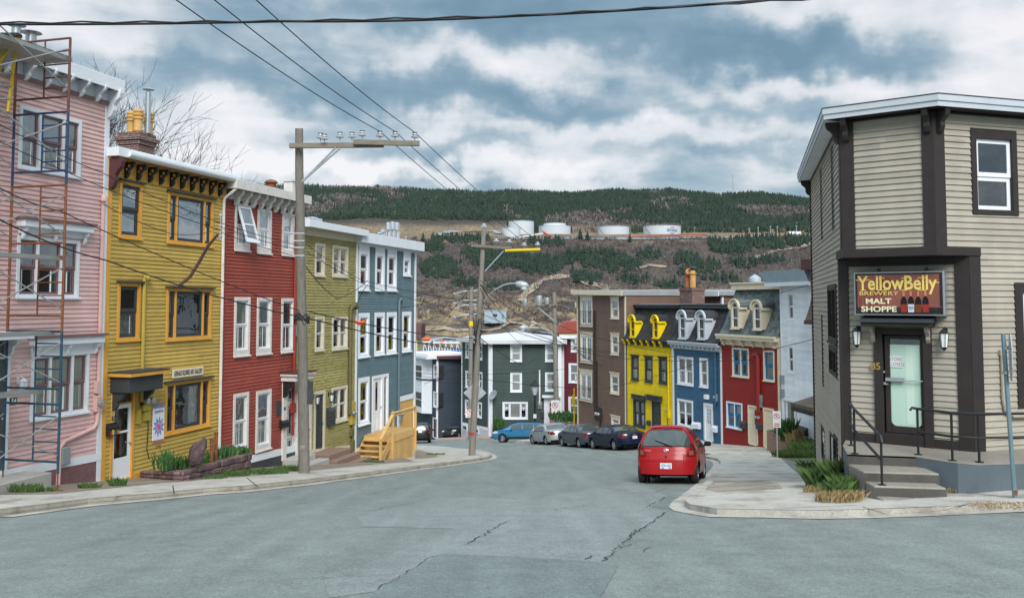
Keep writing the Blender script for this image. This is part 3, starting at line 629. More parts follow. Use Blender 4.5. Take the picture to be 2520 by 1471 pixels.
u, z = H.pt('z1', 160, 275, -2.2); b = MB(); b.box(u-1.0, u+.75, 1.6, 2.8, H.zt, z+.05); H.part('chimney', b, 'brick'); vent(H, u-.5, 2.2, z+.05, .62, .12); vent(H, u-.0, 2.2, z+.05, .56, .14)
# ---- ochre yellow
H = House('row_house', 'ochre yellow clapboard row house with orange trim and black scroll brackets', lft(258.5), lft(549), g(*lft(400)), 4, 8, 'ochre_boards', group=ROW); OCH = H
H.zt = H.pt('z1', 1235, 968, .4)[1] + .16; zf = H.pt('z1', 900, 985)[1]
ow = dict(Cm='orange_trim', Sm='charcoal', cw=.1, sw=.095)
def picture(r, **k):
    o = H.window(r, cols=(.24, 1, .24), rowsel=(2, 1, 2), mull=.06, split=.47, sillw=.03, **{**ow, **k}); u0, u1, z0, z1 = r
    t = MB(); t.box(u0-.06, u1+.06, -.14, 0, z1, z1+.05); H.part('drip_cap', t, 'charcoal', o); return o
def sash2(r, **k):
    o = H.window(r, sillw=.03, **{**ow, **k}); u0, u1, z0, z1 = r; t = MB(); t.box(u0-.05, u1+.05, -.13, 0, z1, z1+.05); H.part('drip_cap', t, 'charcoal', o); return o
sash2(H.rect('z1', 622, 942, 735, 1250), gl='glass_sky'); sash2(H.rect('z2', 612, 152, 725, 450), curt='half')
picture(H.rect('z1', 875, 1000, 1108, 1290), gl='glass_sky', curt='full'); picture(H.rect('z2', 868, 180, 1100, 440)); picture(H.rect('z2', 860, 678, 1093, 896), curt=['left', 'right', 'left'])
r = H.rect('z2', 580, 690, 690, 1188); u0, u1, z0, z1 = r
H.door((u0, u1, H.ground(.5*(u0+u1)) - .02, z1), cw=.09, Cm='orange_trim', Dm='white_clean', panels=(), glass=((.13,.87,.29,.62),(.13,.87,.645,.95)), transom=.42, gl='glass_dark')
a, b = H.pt('z2', 574, 640), H.pt('z2', 745, 700); h = MB(); h.box(a[0], b[0]+.08, -.62, 0, b[1]-.02, a[1]-.02); o = H.part('door_hood', h, 'charcoal', bevel=.012); t = MB(); t.box(a[0]-.1, b[0]+.2, -.74, 0, a[1]-.02, a[1]+.09); H.part('hood_moulding', t, 'orange_trim', o, bevel=.01); t = MB(); t.box(a[0]-.12, b[0]+.22, -.76, 0, a[1]+.09, a[1]+.12); H.part('hood_cap', t, 'charcoal', o)
for uu in (a[0]+.12, b[0]-.05): H.bracket(uu, b[1]-.02, .5, .4, .12, 'charcoal')
H.board(0, .16, -1, H.pt('z1', 560, 900)[1], 'orange_trim'); q = sloped(H, 'z2', (690, 1120), (1090, 1010)); H.base([(0, H.ground(0)+.02), (u0, H.ground(u0)+.02)], 0, 'orange_trim', 'ochre_paint'); H.base([(u1, H.ground(u1)+.14), (H.w, H.ground(H.w)+.3)], .16, 'orange_trim', 'orange_trim')
f = MB(); f.box(-.02, H.w, -.04, .02, zf, H.zt); fr = H.part('frieze', f, 'orange_trim'); f = MB(); f.box(-.02, H.w, -.1, -.04, H.zt-.12, H.zt); H.part('moulding', f, 'orange_trim', fr)
n = 11
for i in range(n):
    zx = 645 + (1185-645) * i / (n-1); u = H.pt('z1', 0, 0)[0]
ua, ub = H.pt('z1', 648, 880)[0], H.pt('z1', 1183, 1000)[0]
for i in range(n):
    bu = ua + (ub-ua) * (i/(n-1)); H.bracket(bu, H.zt-.13, .44, .32, .085, 'black', y0=-.04)
    t = MB(); c_ = Matrix.Translation((bu-.05, -.2, H.zt-.28)); t.lathe([(.045, 0), (.045, -.004)], 8, (bu-.0445, -.2, H.zt-.24), 'x'); t.lathe([(.03, 0), (.03, -.004)], 8, (bu-.0445, -.13, H.zt-.33), 'x'); H.part('rosette', t, 'orange_trim')
H.bracket(.08, H.zt-.1, .85, .4, .16, 'maroon_trim', y0=-.04)
H.shell(); H.flat_roof(over=.36, th=.15, fh=.22, side=.06, fall=-.15)
gt = MB(); gz = H.zt + .02; gt.prism([(-.4,gz+.06),(-.5,gz+.06),(-.5,gz-.0),(-.47,gz-.05),(-.4,gz-.07)], 'x', .3, H.w+.05); gr = H.part('gutter_trough', gt, 'white_clean')
dp = MB(); dp.tube([(H.w-.02,-.45,gz-.06),(H.w-.02,-.45,gz-.3),(H.w-.14,-.1,gz-.62),(H.w-.14,-.07,gz-.75),(H.w-.14,-.07,H.ground(H.w)+.1)], .05, 8); H.part('downpipe', dp, 'white_old', gr)
u, z = H.pt('z2', 768, 768); meter(H, u-.13, z, dials=2, box='ochre_paint', bw=.3, bh=.55); c = MB(); zt_ = H.pt('z2', 742, 135)[1]; uu = H.pt('z2', 738, 400)[0]
c.tube([(uu,-.07,z),(uu,-.07,zt_),(uu+.05,-.09,zt_+.1),(uu+.16,-.12,zt_+.08)], .055, 8); c.lathe([(.05,0),(.1,-.04),(.11,-.16),(.06,-.22)], 8, (uu+.06,-.02,zt_+.05), 'y'); c.box(u-.5, u-.36, -.1, 0, z-.6, z-.2); c.box(u-.2, u+.05, -.1, 0, z-.55, z-.3); H.part('conduit', c, 'ochre_paint', smooth=40)
c = MB(); p = H.pt('z2', 770, 800); c.tube([(p[0], -.02, p[1]-.1), (p[0]+.02, -.03, p[1]-.6), (p[0]-.02, -.03, p[1]-1.2), (p[0]+.1, -.03, p[1]-1.5)], .012, 5); H.part('loose_cable', c, 'cable')
u, z = H.pt('z2', 573, 920); mailbox(H, u, z, 'black', .38, .3, .16); mb = MB()
for i, (k, hh) in enumerate((('sign_red', .1), ('yellow_ladder', .13), ('blue_trim', .09), ('green_leaf', .12), ('orange_bright', .1))):
    mb = MB(); mb.box(u-.16+i*.066, u-.1+i*.066, -.172, -.16, z-.12, z-.12+hh); H.part('painted_house_motif', mb, k)
mb = MB(); u, z = H.pt('z2', 585, 862); put_text(mb, '52', .16, wall_T(u, -.05, z), bold=.004); H.part('number', mb, 'charcoal')
# gallery sign and yoga sign (things hung on the house)
def board_sign(H, name, label, r, thick, m, texts, cat='sign'):
    u0, u1, z0, z1 = r; x, y = H.F.xy((u0+u1)/2, .03); o = MB(); w, h = u1-u0, z1-z0; o.box(-w/2, w/2, -thick, 0, -h/2, h/2)
    ob = tag(o.build(name, m, bevel=.006), label, cat); ob.location = (x, y, (z0+z1)/2 + H.zb); ob.rotation_euler = (0, 0, H.F.ang)
    for (t, sz, ty, tm, kw) in texts:
        k = MB(); put_text(k, t, sz, wall_T(0, -thick-.002, ty), **kw); k.build('lettering', tm, ob)
    return ob, w, h, thick
a = H.rect('z2', 895, 612, 1055, 632); zc = (H.pt('z2', 975, 598)[1] + H.pt('z2', 975, 644)[1]) / 2; hh = (H.pt('z2', 975, 600)[1] - H.pt('z2', 975, 644)[1]) / 2
board_sign(H, 'wall_sign', 'narrow cream sign reading GERALD SQUIRES ART GALLERY above the picture window', (a[0], a[1], zc-hh, zc+hh), .03, 'cream', [('GERALD SQUIRES ART GALLERY', .2, 0, 'charcoal', dict(xs=(a[1]-a[0])*.94/2.95, bold=.003))])
a, b = H.pt('z2', 790, 890)[0], H.pt('z2', 850, 885)[0]; z0, z1 = H.pt('z2', 820, 973)[1], H.pt('z2', 820, 804)[1]
so_, w, h, t = board_sign(H, 'wall_sign', 'tall white yoga centre sign with a blue lotus flower on it', (a, b, z0, z1), .03, 'white_clean', [('lotus', .27, h_ := .52, 'lotus_blue', dict(xs=.9, bold=.003)), ('the', .1, .66, 'lotus_blue', {}), ('centre', .15, .36, 'charcoal', {}), ('YOGA & MEDITATION', .055, -.5, 'lotus_pink', {}), ('726-9428', .06, -.64, 'charcoal', {})])
pb, pp = MB(), MB()
for k in range(10):
    an = math.pi * 2 * k / 10 + .16; dx, dz = math.cos(an), math.sin(an)
    (pb if k % 2 else pb).quad(*[(dx*rr - dz*ss, -t-.003, -.08 + (dz*rr + dx*ss)*1.15) for rr, ss in ((.05,0),(.15,-.045),(.27,0),(.15,.045))])
for k in range(8):
    an = math.pi * 2 * k / 8; dx, dz = math.cos(an), math.sin(an); pp.quad(*[(dx*rr - dz*ss, -t-.006, -.08 + dz*rr + dx*ss) for rr, ss in ((0,0),(.06,-.025),(.12,0),(.06,.025))])
pb.build('lotus_flower', 'lotus_blue', so_); pp.build('lotus_heart', 'lotus_pink', so_)
# chimney with pots on the yellow house
u, z = H.pt('z1', 720, 800, -3.2); x, zz = u, H.pt('z1', 720, 700, -3.2)[1]; b = MB(); b.box(u-.42, u+.42, 2.85, 3.65, H.zt-.3, zz-.42); b.box(u-.46, u+.46, 2.8, 3.7, zz-.42, zz-.28); b.box(u-.52, u+.52, 2.74, 3.76, zz-.28, zz-.14); b.box(u-.45, u+.45, 2.82, 3.68, zz-.14, zz); ch = H.part('chimney', b, 'brick', bevel=.015)
for du, dy in ((-.27, 3.0), (.27, 3.0), (-.04, 3.45)):
    p = MB(); p.lathe([(r_*.68, zz+h_*.66) for r_, h_ in ((.2,0),(.23,.08),(.19,.2),(.2,.62),(.25,.66),(.25,.74),(.19,.78),(.24,.85),(.24,.93),(.19,.97),(.23,1.04),(.22,1.12),(.12,1.18))], 14, (u+du, dy, 0)); H.part('chimney_pot', p, 'pot_yellow', ch, smooth=35)
b = MB(); b.lathe([(.09,zz),(.09,zz+1.4),(.06,zz+1.41),(.06,zz+1.47),(.19,zz+1.49),(.15,zz+1.53),(.04,zz+1.55)], 14, (u+.02, 2.85, 0)); H.part('flue', b, 'steel', ch, smooth=40)
# ---- red
H = House('row_house', 'brick red clapboard row house with tall white windows, left of the near utility pole', lft(549.5), lft(731), g(*lft(640)), 3, 8, 'red_boards', group=ROW); RED = H
H.zt = H.pt('z3', 820, 668, .4)[1]; zf = H.pt('z3', 480, 690)[1]
rw = dict(Cm='white_old', Sm='white', cw=.12, sw=.06, curt='full', apron=.1)
w3 = [H.rect('z3', 280, 672, 388, 1035), H.rect('z3', 448, 712, 548, 1055), H.rect('z3', 632, 742, 718, 1070)]
for i, r in enumerate(w3): H.window(r, **rw, gl='glass_sky' if i else 'glass')
u0, u1, z0, z1 = w3[0]; q = MB(); zb_, zt_ = z0+.3, z1-.1; q.T = Matrix.Translation((0, -.06, zt_)) @ Matrix.Rotation(R(-17), 4, 'X'); L_ = zt_-zb_ + .1; a, b = u0+.1, u1-.06
q.box(a, a+.08, -.03, .02, -L_, 0); q.box(b-.08, b, -.03, .02, -L_, 0); q.box(a+.08, b-.08, -.029, .019, -.08, 0); q.box(a+.08, b-.08, -.029, .019, -L_, -L_+.16); q.box(a+.08, b-.08, -.028, .018, -L_*.52, -L_*.52+.05)
o = H.part('open_sash', q, 'white'); p = MB(); p.T = q.T; p.quad((a+.05,0,-L_+.1),(b-.05,0,-L_+.1),(b-.05,0,-.05),(a+.05,0,-.05)); H.part('pane', p, 'glass_sky', o)
for r in (H.rect('z4', 257, 108, 360, 510), H.rect('z4', 415, 112, 512, 498)): H.window(r, **rw)
H.window(H.rect('z4', 585, 116, 670, 484), Cm='white_old', Sm='white', cw=.12, sw=.06, gl='glass_dark', curt='full')
for r in (H.rect('z4', 250, 785, 350, 1172), H.rect('z4', 408, 765, 508, 1155)): H.window(r, **rw)
r = H.rect('z4', 590, 690, 703, 1210); H.door(r, cw=.26, Cm='white_old', Dm='white_old', panels=((.3,.7,.04,.27),(.3,.7,.31,.72),(.3,.7,.8,.97)), pan_m='charcoal', out=.09)
a, b = H.pt('z4', 583, 632), H.pt('z4', 703, 675); h = MB(); h.box(a[0], b[0]+.1, -.6, 0, b[1], a[1]-.14); h.box(a[0]-.07, b[0]+.17, -.68, 0, a[1]-.14, a[1]-.04); o = H.part('door_hood', h, 'white_old', bevel=.012); t = MB(); t.box(a[0]-.1, b[0]+.2, -.71, 0, a[1]-.04, a[1]); H.part('hood_cap', t, 'maroon_trim', o)
for uu in (a[0]+.14, b[0]-.05): H.bracket(uu, b[1], .6, .42, .13, 'black', y0=-.05)
u, z = H.pt('z4', 566, 882); mb = MB(); mb.box(u-.17, u+.17, -.04, 0, z-.26, z+.26); H.part('plaque', mb, 'charcoal', bevel=.01); u, z = H.pt('z4', 592, 990); mailbox(H, u, z, 'black', .44, .24, .2)
mb = MB(); u, z = H.pt('z4', 595, 885); put_text(mb, '50', .16, wall_T(u, -.1, z), bold=.003); H.part('number', mb, 'charcoal')
c = MB(); u = H.w - .28; c.tube([(u,-.08,H.pt('z3', 740, 850)[1]),(u,-.08,H.ground(u)+1.1)], .05, 7); c.box(u-.12,u+.1,-.14,0,H.pt('z4',690,905)[1],H.pt('z4',690,840)[1]); H.part('conduit', c, 'red_paint'); u, z = H.pt('z4', 683, 342); b = MB(); b.box(u-.12,u+.12,-.12,0,z-.2,z+.2); H.part('junction_box', b, 'grey_metal')
H.base(sloped(H, 'z4', (385, 1208), (585, 1160)), .24, 'white', 'charcoal'); H.board(0, .1, -1, zf, 'red_paint', .02)
f = MB(); f.box(0, H.w+.1, -.04, .02, zf, H.zt); H.part('frieze', f, 'white_old')
ua, ub = H.pt('z3', 270, 590)[0], H.pt('z3', 722, 700)[0]
for i in range(9): H.bracket(ua + (ub-ua)*i/8 + .05, H.zt-.06, .5, .34, .15, 'white_old', y0=-.04)
H.shell(); H.flat_roof(over=.48, th=.2, fh=.28, side=.1, fascia='white_old', fall=-.2)
b = MB(); u, z = H.pt('z3', 553, 530, -1.5); b.lathe([(.2,z-.5),(.2,z),(.28,z+.02),(.2,z+.12),(.05,z+.16)], 12, (u, 1.5, 0)); H.part('roof_vent', b, 'rust', smooth=40); b = MB(); u, z = H.pt('z3', 699, 555, -1.5); b.box(u-.2, u+.2, 1.3, 1.7, z-.4, z+.2); b.box(u-.24,u+.24,1.26,1.74,z+.2,z+.24); H.part('roof_vent', b, 'white_old')
# ---- olive
H = House('row_house', 'weathered olive green clapboard row house with flaking cream windows', lft(731.5), lft(878), g(*lft(800)), 2, 8, 'olive_boards', group=ROW); OLV = H
H.zt = H.pt('z3', 1262, 912, .4)[1]; zf = H.pt('z3', 1100, 955)[1]
vw = dict(Cm='cream_old', Sm='white_old', cw=.1, sw=.05)
H.window(H.rect('z3', 878, 972, 948, 1220), **vw, curt='top'); H.window(H.rect('z3', 1008, 990, 1122, 1228), cols=(1, 1), **vw, gl='glass_sky')
H.window(H.rect('z4', 820, 245, 880, 476), **vw); H.window(H.rect('z4', 938, 245, 1045, 464), cols=(1, 1), **vw, curt=['left', 'full']); H.window(H.rect('z4', 935, 742, 1042, 958), cols=(1, 1), **vw)
r = H.rect('z4', 813, 770, 885, 1165); H.door(r, cw=.13, Cm='cream_old', Dm='charcoal', panels=((.12,.46,.08,.4),(.54,.88,.08,.4),(.12,.46,.46,.78),(.54,.88,.46,.78),(.12,.88,.84,.95)))
r2 = H.rect('z4', 765, 795, 792, 1185); H.door((r2[0], r2[1], r[2]-.1, r2[3]), cw=.1, Cm='cream_old', Dm='white_old')
for x, y in ((812, 808), (912, 790)): u, z = H.pt('z4', x, y); lantern(H, u, z)
for x, y in ((918, 915), (918, 970)): u, z = H.pt('z4', x, y); mailbox(H, u, z, 'charcoal', .5, .34, .18)
u, z = H.pt('z4', 1072, 915); meter(H, u, z, box='ochre_paint', bh=.95, bw=.42, dials=2); c = MB(); uu, zt_ = H.pt('z4', 1056, 195); c.tube([(uu,-.1,z),(uu,-.1,zt_),(uu+.06,-.14,zt_+.14),(uu+.3,-.18,zt_+.2),(uu+.42,-.2,zt_+.08)], [.08,.08,.09,.13,.13], 10)
c.tube([(u,-.08,z-.5),(u,-.08,z-1.6),(u-.2,-.08,z-1.9),(u-.5,-.08,z-2)], .05, 7); c.box(u-.16, u+.1, -.13, 0, z-.95, z-.65); c.box(u-.14, u+.12, -.15, 0, z-1.6, z-1.15); H.part('conduit', c, 'conduit_green', smooth=40)
H.base(sloped(H, 'z4', (915, 1155), (1085, 1135)), .2, 'cream_old', 'concrete'); f = MB(); f.box(0, H.w, -.03, .02, zf, H.zt); H.part('frieze', f, 'cream')
H.board(H.w-.12, H.w+.03, -1.5, H.zt, 'white_clean', .05); H.shell(); H.flat_roof(over=.5, th=.16, fh=.24, side=.05, fall=-.1)
for x, y in ((826, 800), (858, 797), (893, 808)): u, z = H.pt('z3', x, y, -3); b = MB(); b.box(u-.18, u+.18, 2.8, 3.1, H.zt, z+.1); H.part('aerial_panel', b, 'grey_white')
# ---- slate blue
H = House('row_house', 'freshly painted slate blue clapboard house at the corner, end of the left row', lft(878.5), lft(1022), g(*lft(950)), 1, 9, 'slate_boards', group=ROW); SLA = H
H.zt = H.pt('z3', 1690, 1020, .3)[1]; zf = H.pt('z3', 1560, 1040)[1]
sw_ = dict(Cm='white_clean', Sm='white_clean', cw=.16, sw=.06, topw=.2, sillw=.06)
for r in ((1205, 1020, 1280, 1326), (1328, 1035, 1395, 1328), (1418, 1045, 1485, 1330), (1537, 1072, 1590, 1220)):
    q = H.rect('z3', *r); H.window(q, **{**sw_, 'apron': .12 if r[0] < 1500 else 0}, gl='glass_dark')
    f = MB(); f.box(q[0], q[1], -.04, .02, q[3]+.002, zf); H.part('window_panel', f, 'white_clean')
for i, r in enumerate(((1122, 220, 1195, 520), (1235, 216, 1302, 505), (1320, 214, 1385, 496), (1427, 210, 1487, 482))):
    q = H.rect('z4', *r); H.window(q, **sw_, gl='glass'); 
    if i > 1:
        t = MB(); u_, z_ = (q[0]+q[1])/2, (q[2]+q[3])/2
        t.tube([(u_, .2, z_+.75), (u_-.02, .2, z_+.5), (u_, .2, z_+.1)], [.03, .12, .05], 8); t.tube([(u_-.02, .2, z_-.3), (u_, .2, z_-.6)], [.05, .1], 8); H.part('hanging_cloth', t, 'safety_yellow')
H.window(H.rect('z4', 1122, 674, 1195, 982), **sw_)
r = H.rect('z4', 1217, 660, 1328, 1038); u0, u1, z0, z1 = r; dm = u0 + (u1-u0)*.64
H.door((u0, dm, z0, z1), cw=.13, Cm='white_clean', Dm='white_clean', panels=((.12,.46,.06,.28),(.54,.88,.06,.28)), glass=((.33,.67,.42,.93),)); H.window((dm, u1, z0+.1, z1), rows=1, Cm='white_clean', cw=.13, sillw=0)
r = H.rect('z4', 1400, 798, 1508, 1030); H.holes.append(r); b = MB(); b.box(r[0], r[1], -.01, .06, r[2], r[3]-.28); H.part('boarded_opening', b, 'plywood'); b = MB(); b.box(r[0]-.1, r[1], -.05, .06, r[3]-.28, r[3]-.04); b.box(r[0]-.1, r[0]+.08, -.05, .06, r[2], r[3]-.28); H.part('opening_trim', b, 'white_clean')
H.board(H.w-.16, H.w+.03, -2.2, zf, 'white_clean', .05); f = MB(); f.box(0, H.w+.03, -.05, .02, zf, H.zt); H.part('frieze', f, 'white_clean')
c = MB(); u = H.pt('z4', 1396, 500)[0]; zt_ = H.pt('z4', 1398, 140)[1]; c.tube([(u,-.08,H.pt('z4',1396,920)[1]),(u,-.08,zt_),(u+.1,-.1,zt_+.14),(u+.3,-.12,zt_)], .07, 8); H.part('conduit', c, 'slate_paint', smooth=40); u, z = H.pt('z4', 1408, 925); meter(H, u, z, bh=.6)
b0 = sloped(H, 'z4', (1110, 1160), (1210, 1142)); H.base(b0, .22, 'white_clean', 'concrete'); H.shell(); H.flat_roof(over=.35, th=.3, fh=.42, side=.28, fall=.1)
for (x, y0, y1) in ((1417, 935, 820), (1449, 935, 815), (1480, 940, 820), (1352, 920, 892), (1375, 918, 872), (1560, 955, 920)):
    u, zt_ = H.pt('z3', x, y1, -2.5); z0 = H.pt('z3', x, y0, -2.5)[1]; b = MB(); b.tube([(u, 2.5, H.zt), (u, 2.5, zt_)], .04, 6); o = H.part('aerial_mast', b, 'galv')
    if x < 1500:
        p = MB(); hh = (zt_ - z0); p.box(u-.14, u+.1, 2.3, 2.42, zt_-hh*.48, zt_); p.box(u-.02, u+.2, 2.3, 2.42, zt_-hh*.98, zt_-hh*.55); H.part('aerial_panel', p, 'grey_white', o)
# ---- timber porch of the slate house
yn = 39.4; x0 = at(963.5, 1074, yn); Fo = Fac((x0.x, x0.y), (x0.x + .28*2.6, x0.y + 2.6)); off = (Vector((x0.x, x0.y)) - Vector((FX(yn), yn))).dot(Fo.n)
zd = x0.z; P = empty('timber_porch', (x0.x, x0.y, g(x0.x, x0.y) + .13), Fo.ang, 'new yellow timber porch with steps and handrail in front of the slate blue house', 'porch'); zl = zd - P.location.z; L = Fo.w
b = MB(); n = 22
for i in range(n): b.box(L*i/n+.004, L*(i+1)/n-.004, -.02, .02, -.35, zl-.26)
for i in range(8): b.box(-.02, .02, off*i/8+.004-.0, off*(i+1)/8-.004, -.2, zl-.26)
b.build('skirt', 'new_wood', P); b = MB(); b.box(-.05, L+.05, -.05, -.0, zl-.26, zl); b.box(-.05, -.01, 0, off, zl-.26, zl); b.build('rim_board', 'new_wood', P, bevel=.006)
b = MB(); m_ = 12
for i in range(m_): b.box(-.05, L+.05, off*i/m_-.05+.004, off*(i+1)/m_-.05-.004, zl, zl+.035)
b.build('deck_boards', 'new_wood', P)
st = MB(); stairs_w = min(off-.15, 1.35); ns = 4; rise = (zl - .05) / (ns+1)
for i in range(ns): zz = zl - rise*(i+1); st.box(-.05-.28*(i+1), -.05-.28*i, .05, .05+stairs_w, zz, zz+.04)
st.build('stair_tread', 'new_wood', P); sg = MB()
for yy in (.02, .05+stairs_w): sg.hexa([(-.05-.28*(ns+.6),yy,-.3),(0-.05,yy,zl-.5),(0-.05,yy+.04,zl-.5),(-.05-.28*(ns+.6),yy+.04,-.3),(-.05-.28*(ns+.6),yy,.02),(-.05,yy,zl-.02),(-.05,yy+.04,zl-.02),(-.05-.28*(ns+.6),yy+.04,.02)])
sg.build('stringer', 'new_wood', P)
hz = 1.0
for (x, y, z0, z1) in ((.02, 0, -.1, zl+hz+.1), (L-.05, 0, -.1, zl+hz), (-.05-.28*(ns+.3), 0, -.35, 1.0)): b = MB(); b.box(x-.05, x+.05, y-.1, y, z0, z1); b.build('post', 'new_wood', P, bevel=.006)
b = MB(); b.box(-.06, L+.05, -.12, .02, zl+hz, zl+hz+.04); b.box(.03, L-.05, -.07, -.03, zl+hz*.86, zl+hz*.95); xs = -.05-.28*(ns+.3); b.hexa([(xs-.05,-.12,.95),(-.0,-.12,zl+hz-.1),(-.0,.02,zl+hz-.1),(xs-.05,.02,.95),(xs-.05,-.12,1.05),(-.0,-.12,zl+hz),(-.0,.02,zl+hz),(xs-.05,.02,1.05)]); b.build('handrail', 'new_wood', P, bevel=.006)
b = MB(); b.box(.0, .22, -.08, .14, -.4, .1); b.box(L-.2, L, -.08, .14, -.6, .0); b.build('footing', 'concrete', P)
# ---- concrete steps at doors
def stoop(label, z, pts, m, H, n, u0, u1, ztop, d=.32, drop=.17, first=.45):
    x, y = H.F.xy(u0, .03); o = MB(); zb = ztop
    for i in range(n): o.box(0, u1-u0 + (.25*i if n > 1 else 0), -first-d*i, (-first-d*(i-1) if i else 0), -2.0, -drop*i)
    ob = tag(o.build('door_step', m, bevel=.015), label, 'step'); ob.location = (x, y, ztop + H.zb); ob.rotation_euler = (0, 0, H.F.ang); return ob
u0 = OLV.pt('z4', 800, 1170)[0]; u1 = OLV.pt('z4', 915, 1150)[0]; stoop('flight of broad brown concrete steps below the olive house doors', 0, 0, 'step_brown', OLV, 3, u0-.4, u1+.1, OLV.pt('z4', 850, 1165)[1]-.05, .34, .2, .9)
u0 = RED.pt('z4', 592, 1200)[0]; u1 = RED.pt('z4', 700, 1200)[0]; stoop('weathered grey concrete steps at the white door of the red house', 0, 0, 'concrete', RED, 2, u0-.05, u1+.25, RED.pt('z4', 640, 1212)[1]-.03, .45, .2, .6)
u1 = PINK.pt('z2', 120, 1180)[0]; stoop('mossy concrete block step at the pink house door', 0, 0, 'concrete', PINK, 1, u1-1.9, u1+.0, PINK.pt('z2', 60, 1147)[1], .3, .2, .8)
# ================================================================ RIGHT ROW (mansards), brown block, white house
siding_mat('brown_boards', (.17, .108, .082), .12, (.13, .085, .065), .3); siding_mat('bright_yellow_boards', (.82, .6, .008), .12, (.7, .48, .01), .25); siding_mat('blue_boards', (.045, .125, .22), .12, None, .2)
siding_mat('crimson_boards', (.26, .022, .018), .12, (.2, .02, .015), .3); siding_mat('pale_blue_boards', (.8, .84, .88), .12, (.5, .58, .68), .3); siding_mat('green_boards', (.045, .072, .065), .12, (.035, .055, .05), .3)
siding_mat('navy_boards', (.032, .052, .075), .12, None, .3); siding_mat('maroon_boards', (.13, .018, .03), .12, None, .3); siding_mat('cream_boards', (.62, .54, .36), .12, None, .2)
siding_mat('beige_boards', (.385, .355, .295), .122, (.25, .22, .17), .5, .56, .09)
def shingle_mat(name, col, var=.35, e=.16):
    m, q = newmat(name); tc = q.n('ShaderNodeTexCoord').outputs['Object']; s = q.n('ShaderNodeSeparateXYZ'); q.link(tc, s.inputs[0])
    zc = q.m('DIVIDE', s.outputs[2], e); row = q.m('FLOOR', zc); fz = q.m('FRACT', zc); off = q.n('ShaderNodeTexWhiteNoise', noise_dimensions='1D', i_W=row).outputs[0]
    xc = q.m('ADD', q.m('DIVIDE', s.outputs[0], .22), q.m('MULTIPLY', off, 5)); wn = q.n('ShaderNodeTexWhiteNoise', noise_dimensions='2D'); q.link(q.n('ShaderNodeCombineXYZ', i_0=row, i_1=q.m('FLOOR', xc)).outputs[0], wn.inputs[0])
    f = q.mapr(wn.outputs[0], 0, 1, 1 - var, 1 + var); c = q.mix(1, (*col, 1), q.n('ShaderNodeCombineColor', i_0=f, i_1=f, i_2=f).outputs[0], 'MULTIPLY')
    ln = q.m('MAXIMUM', q.mapr(fz, 0, .14, 1, 0), q.mapr(q.m('FRACT', xc), 0, .1, .8, 0), clamp=True); c = q.mix(q.m('MULTIPLY', ln, .7, clamp=True), c, tuple(x * .25 for x in col))
    b = q.n('ShaderNodeBsdfPrincipled', i_Base_Color=c, i_Roughness=.85); bn = q.n('ShaderNodeBump', i_Strength=.7, i_Distance=.02, i_Height=fz); q.link(bn.outputs[0], b.inputs['Normal'])
    o = q.n('ShaderNodeOutputMaterial'); q.link(b.outputs[0], o.inputs[0]); M[name] = m
shingle_mat('shingle_black', (.028, .03, .033)); shingle_mat('shingle_char', (.035, .036, .04)); shingle_mat('shingle_grey', (.12, .15, .15)); shingle_mat('shingle_brown', (.12, .1, .085), .2)
mat('yellow_paint', (.82, .6, .008), var=.05); mat('crimson_paint', (.26, .025, .02), var=.08)
RR = 'coloured mansard row houses beyond the parked cars'
def yr(px): return 34.3 / ((px - 1260) / F + .42)
def rgt(px): Y = yr(px); return (34.3 - .42 * Y, Y)
def mansard(H, zc, ztop, back, m, cap, capm, concave=.12):
    """curved lower roof between cornice height zc and ztop, leaning back by back"""
    n = 6; pr = [(-.22 + (back + .22) * ((i / n) ** .8) , zc + (ztop - zc) * (i / n)) for i in range(n + 1)]
    pr = [(y - concave * math.sin(math.pi * i / n) * 0, z) for i, (y, z) in enumerate(pr)]
    mb = MB(); mb.prism(pr + [(back + 3, ztop), (back + 3, zc)], 'x', .02, H.w - .02); H.part('mansard_roof', mb, m)
    c = MB(); c.box(-.06, H.w + .06, back - .28, back + 3.4, ztop + .002, ztop + cap); c.box(-.1, H.w + .1, back - .36, back + 3.45, ztop + cap, ztop + cap + .07); H.part('roof_cap', c, capm, bevel=.01)
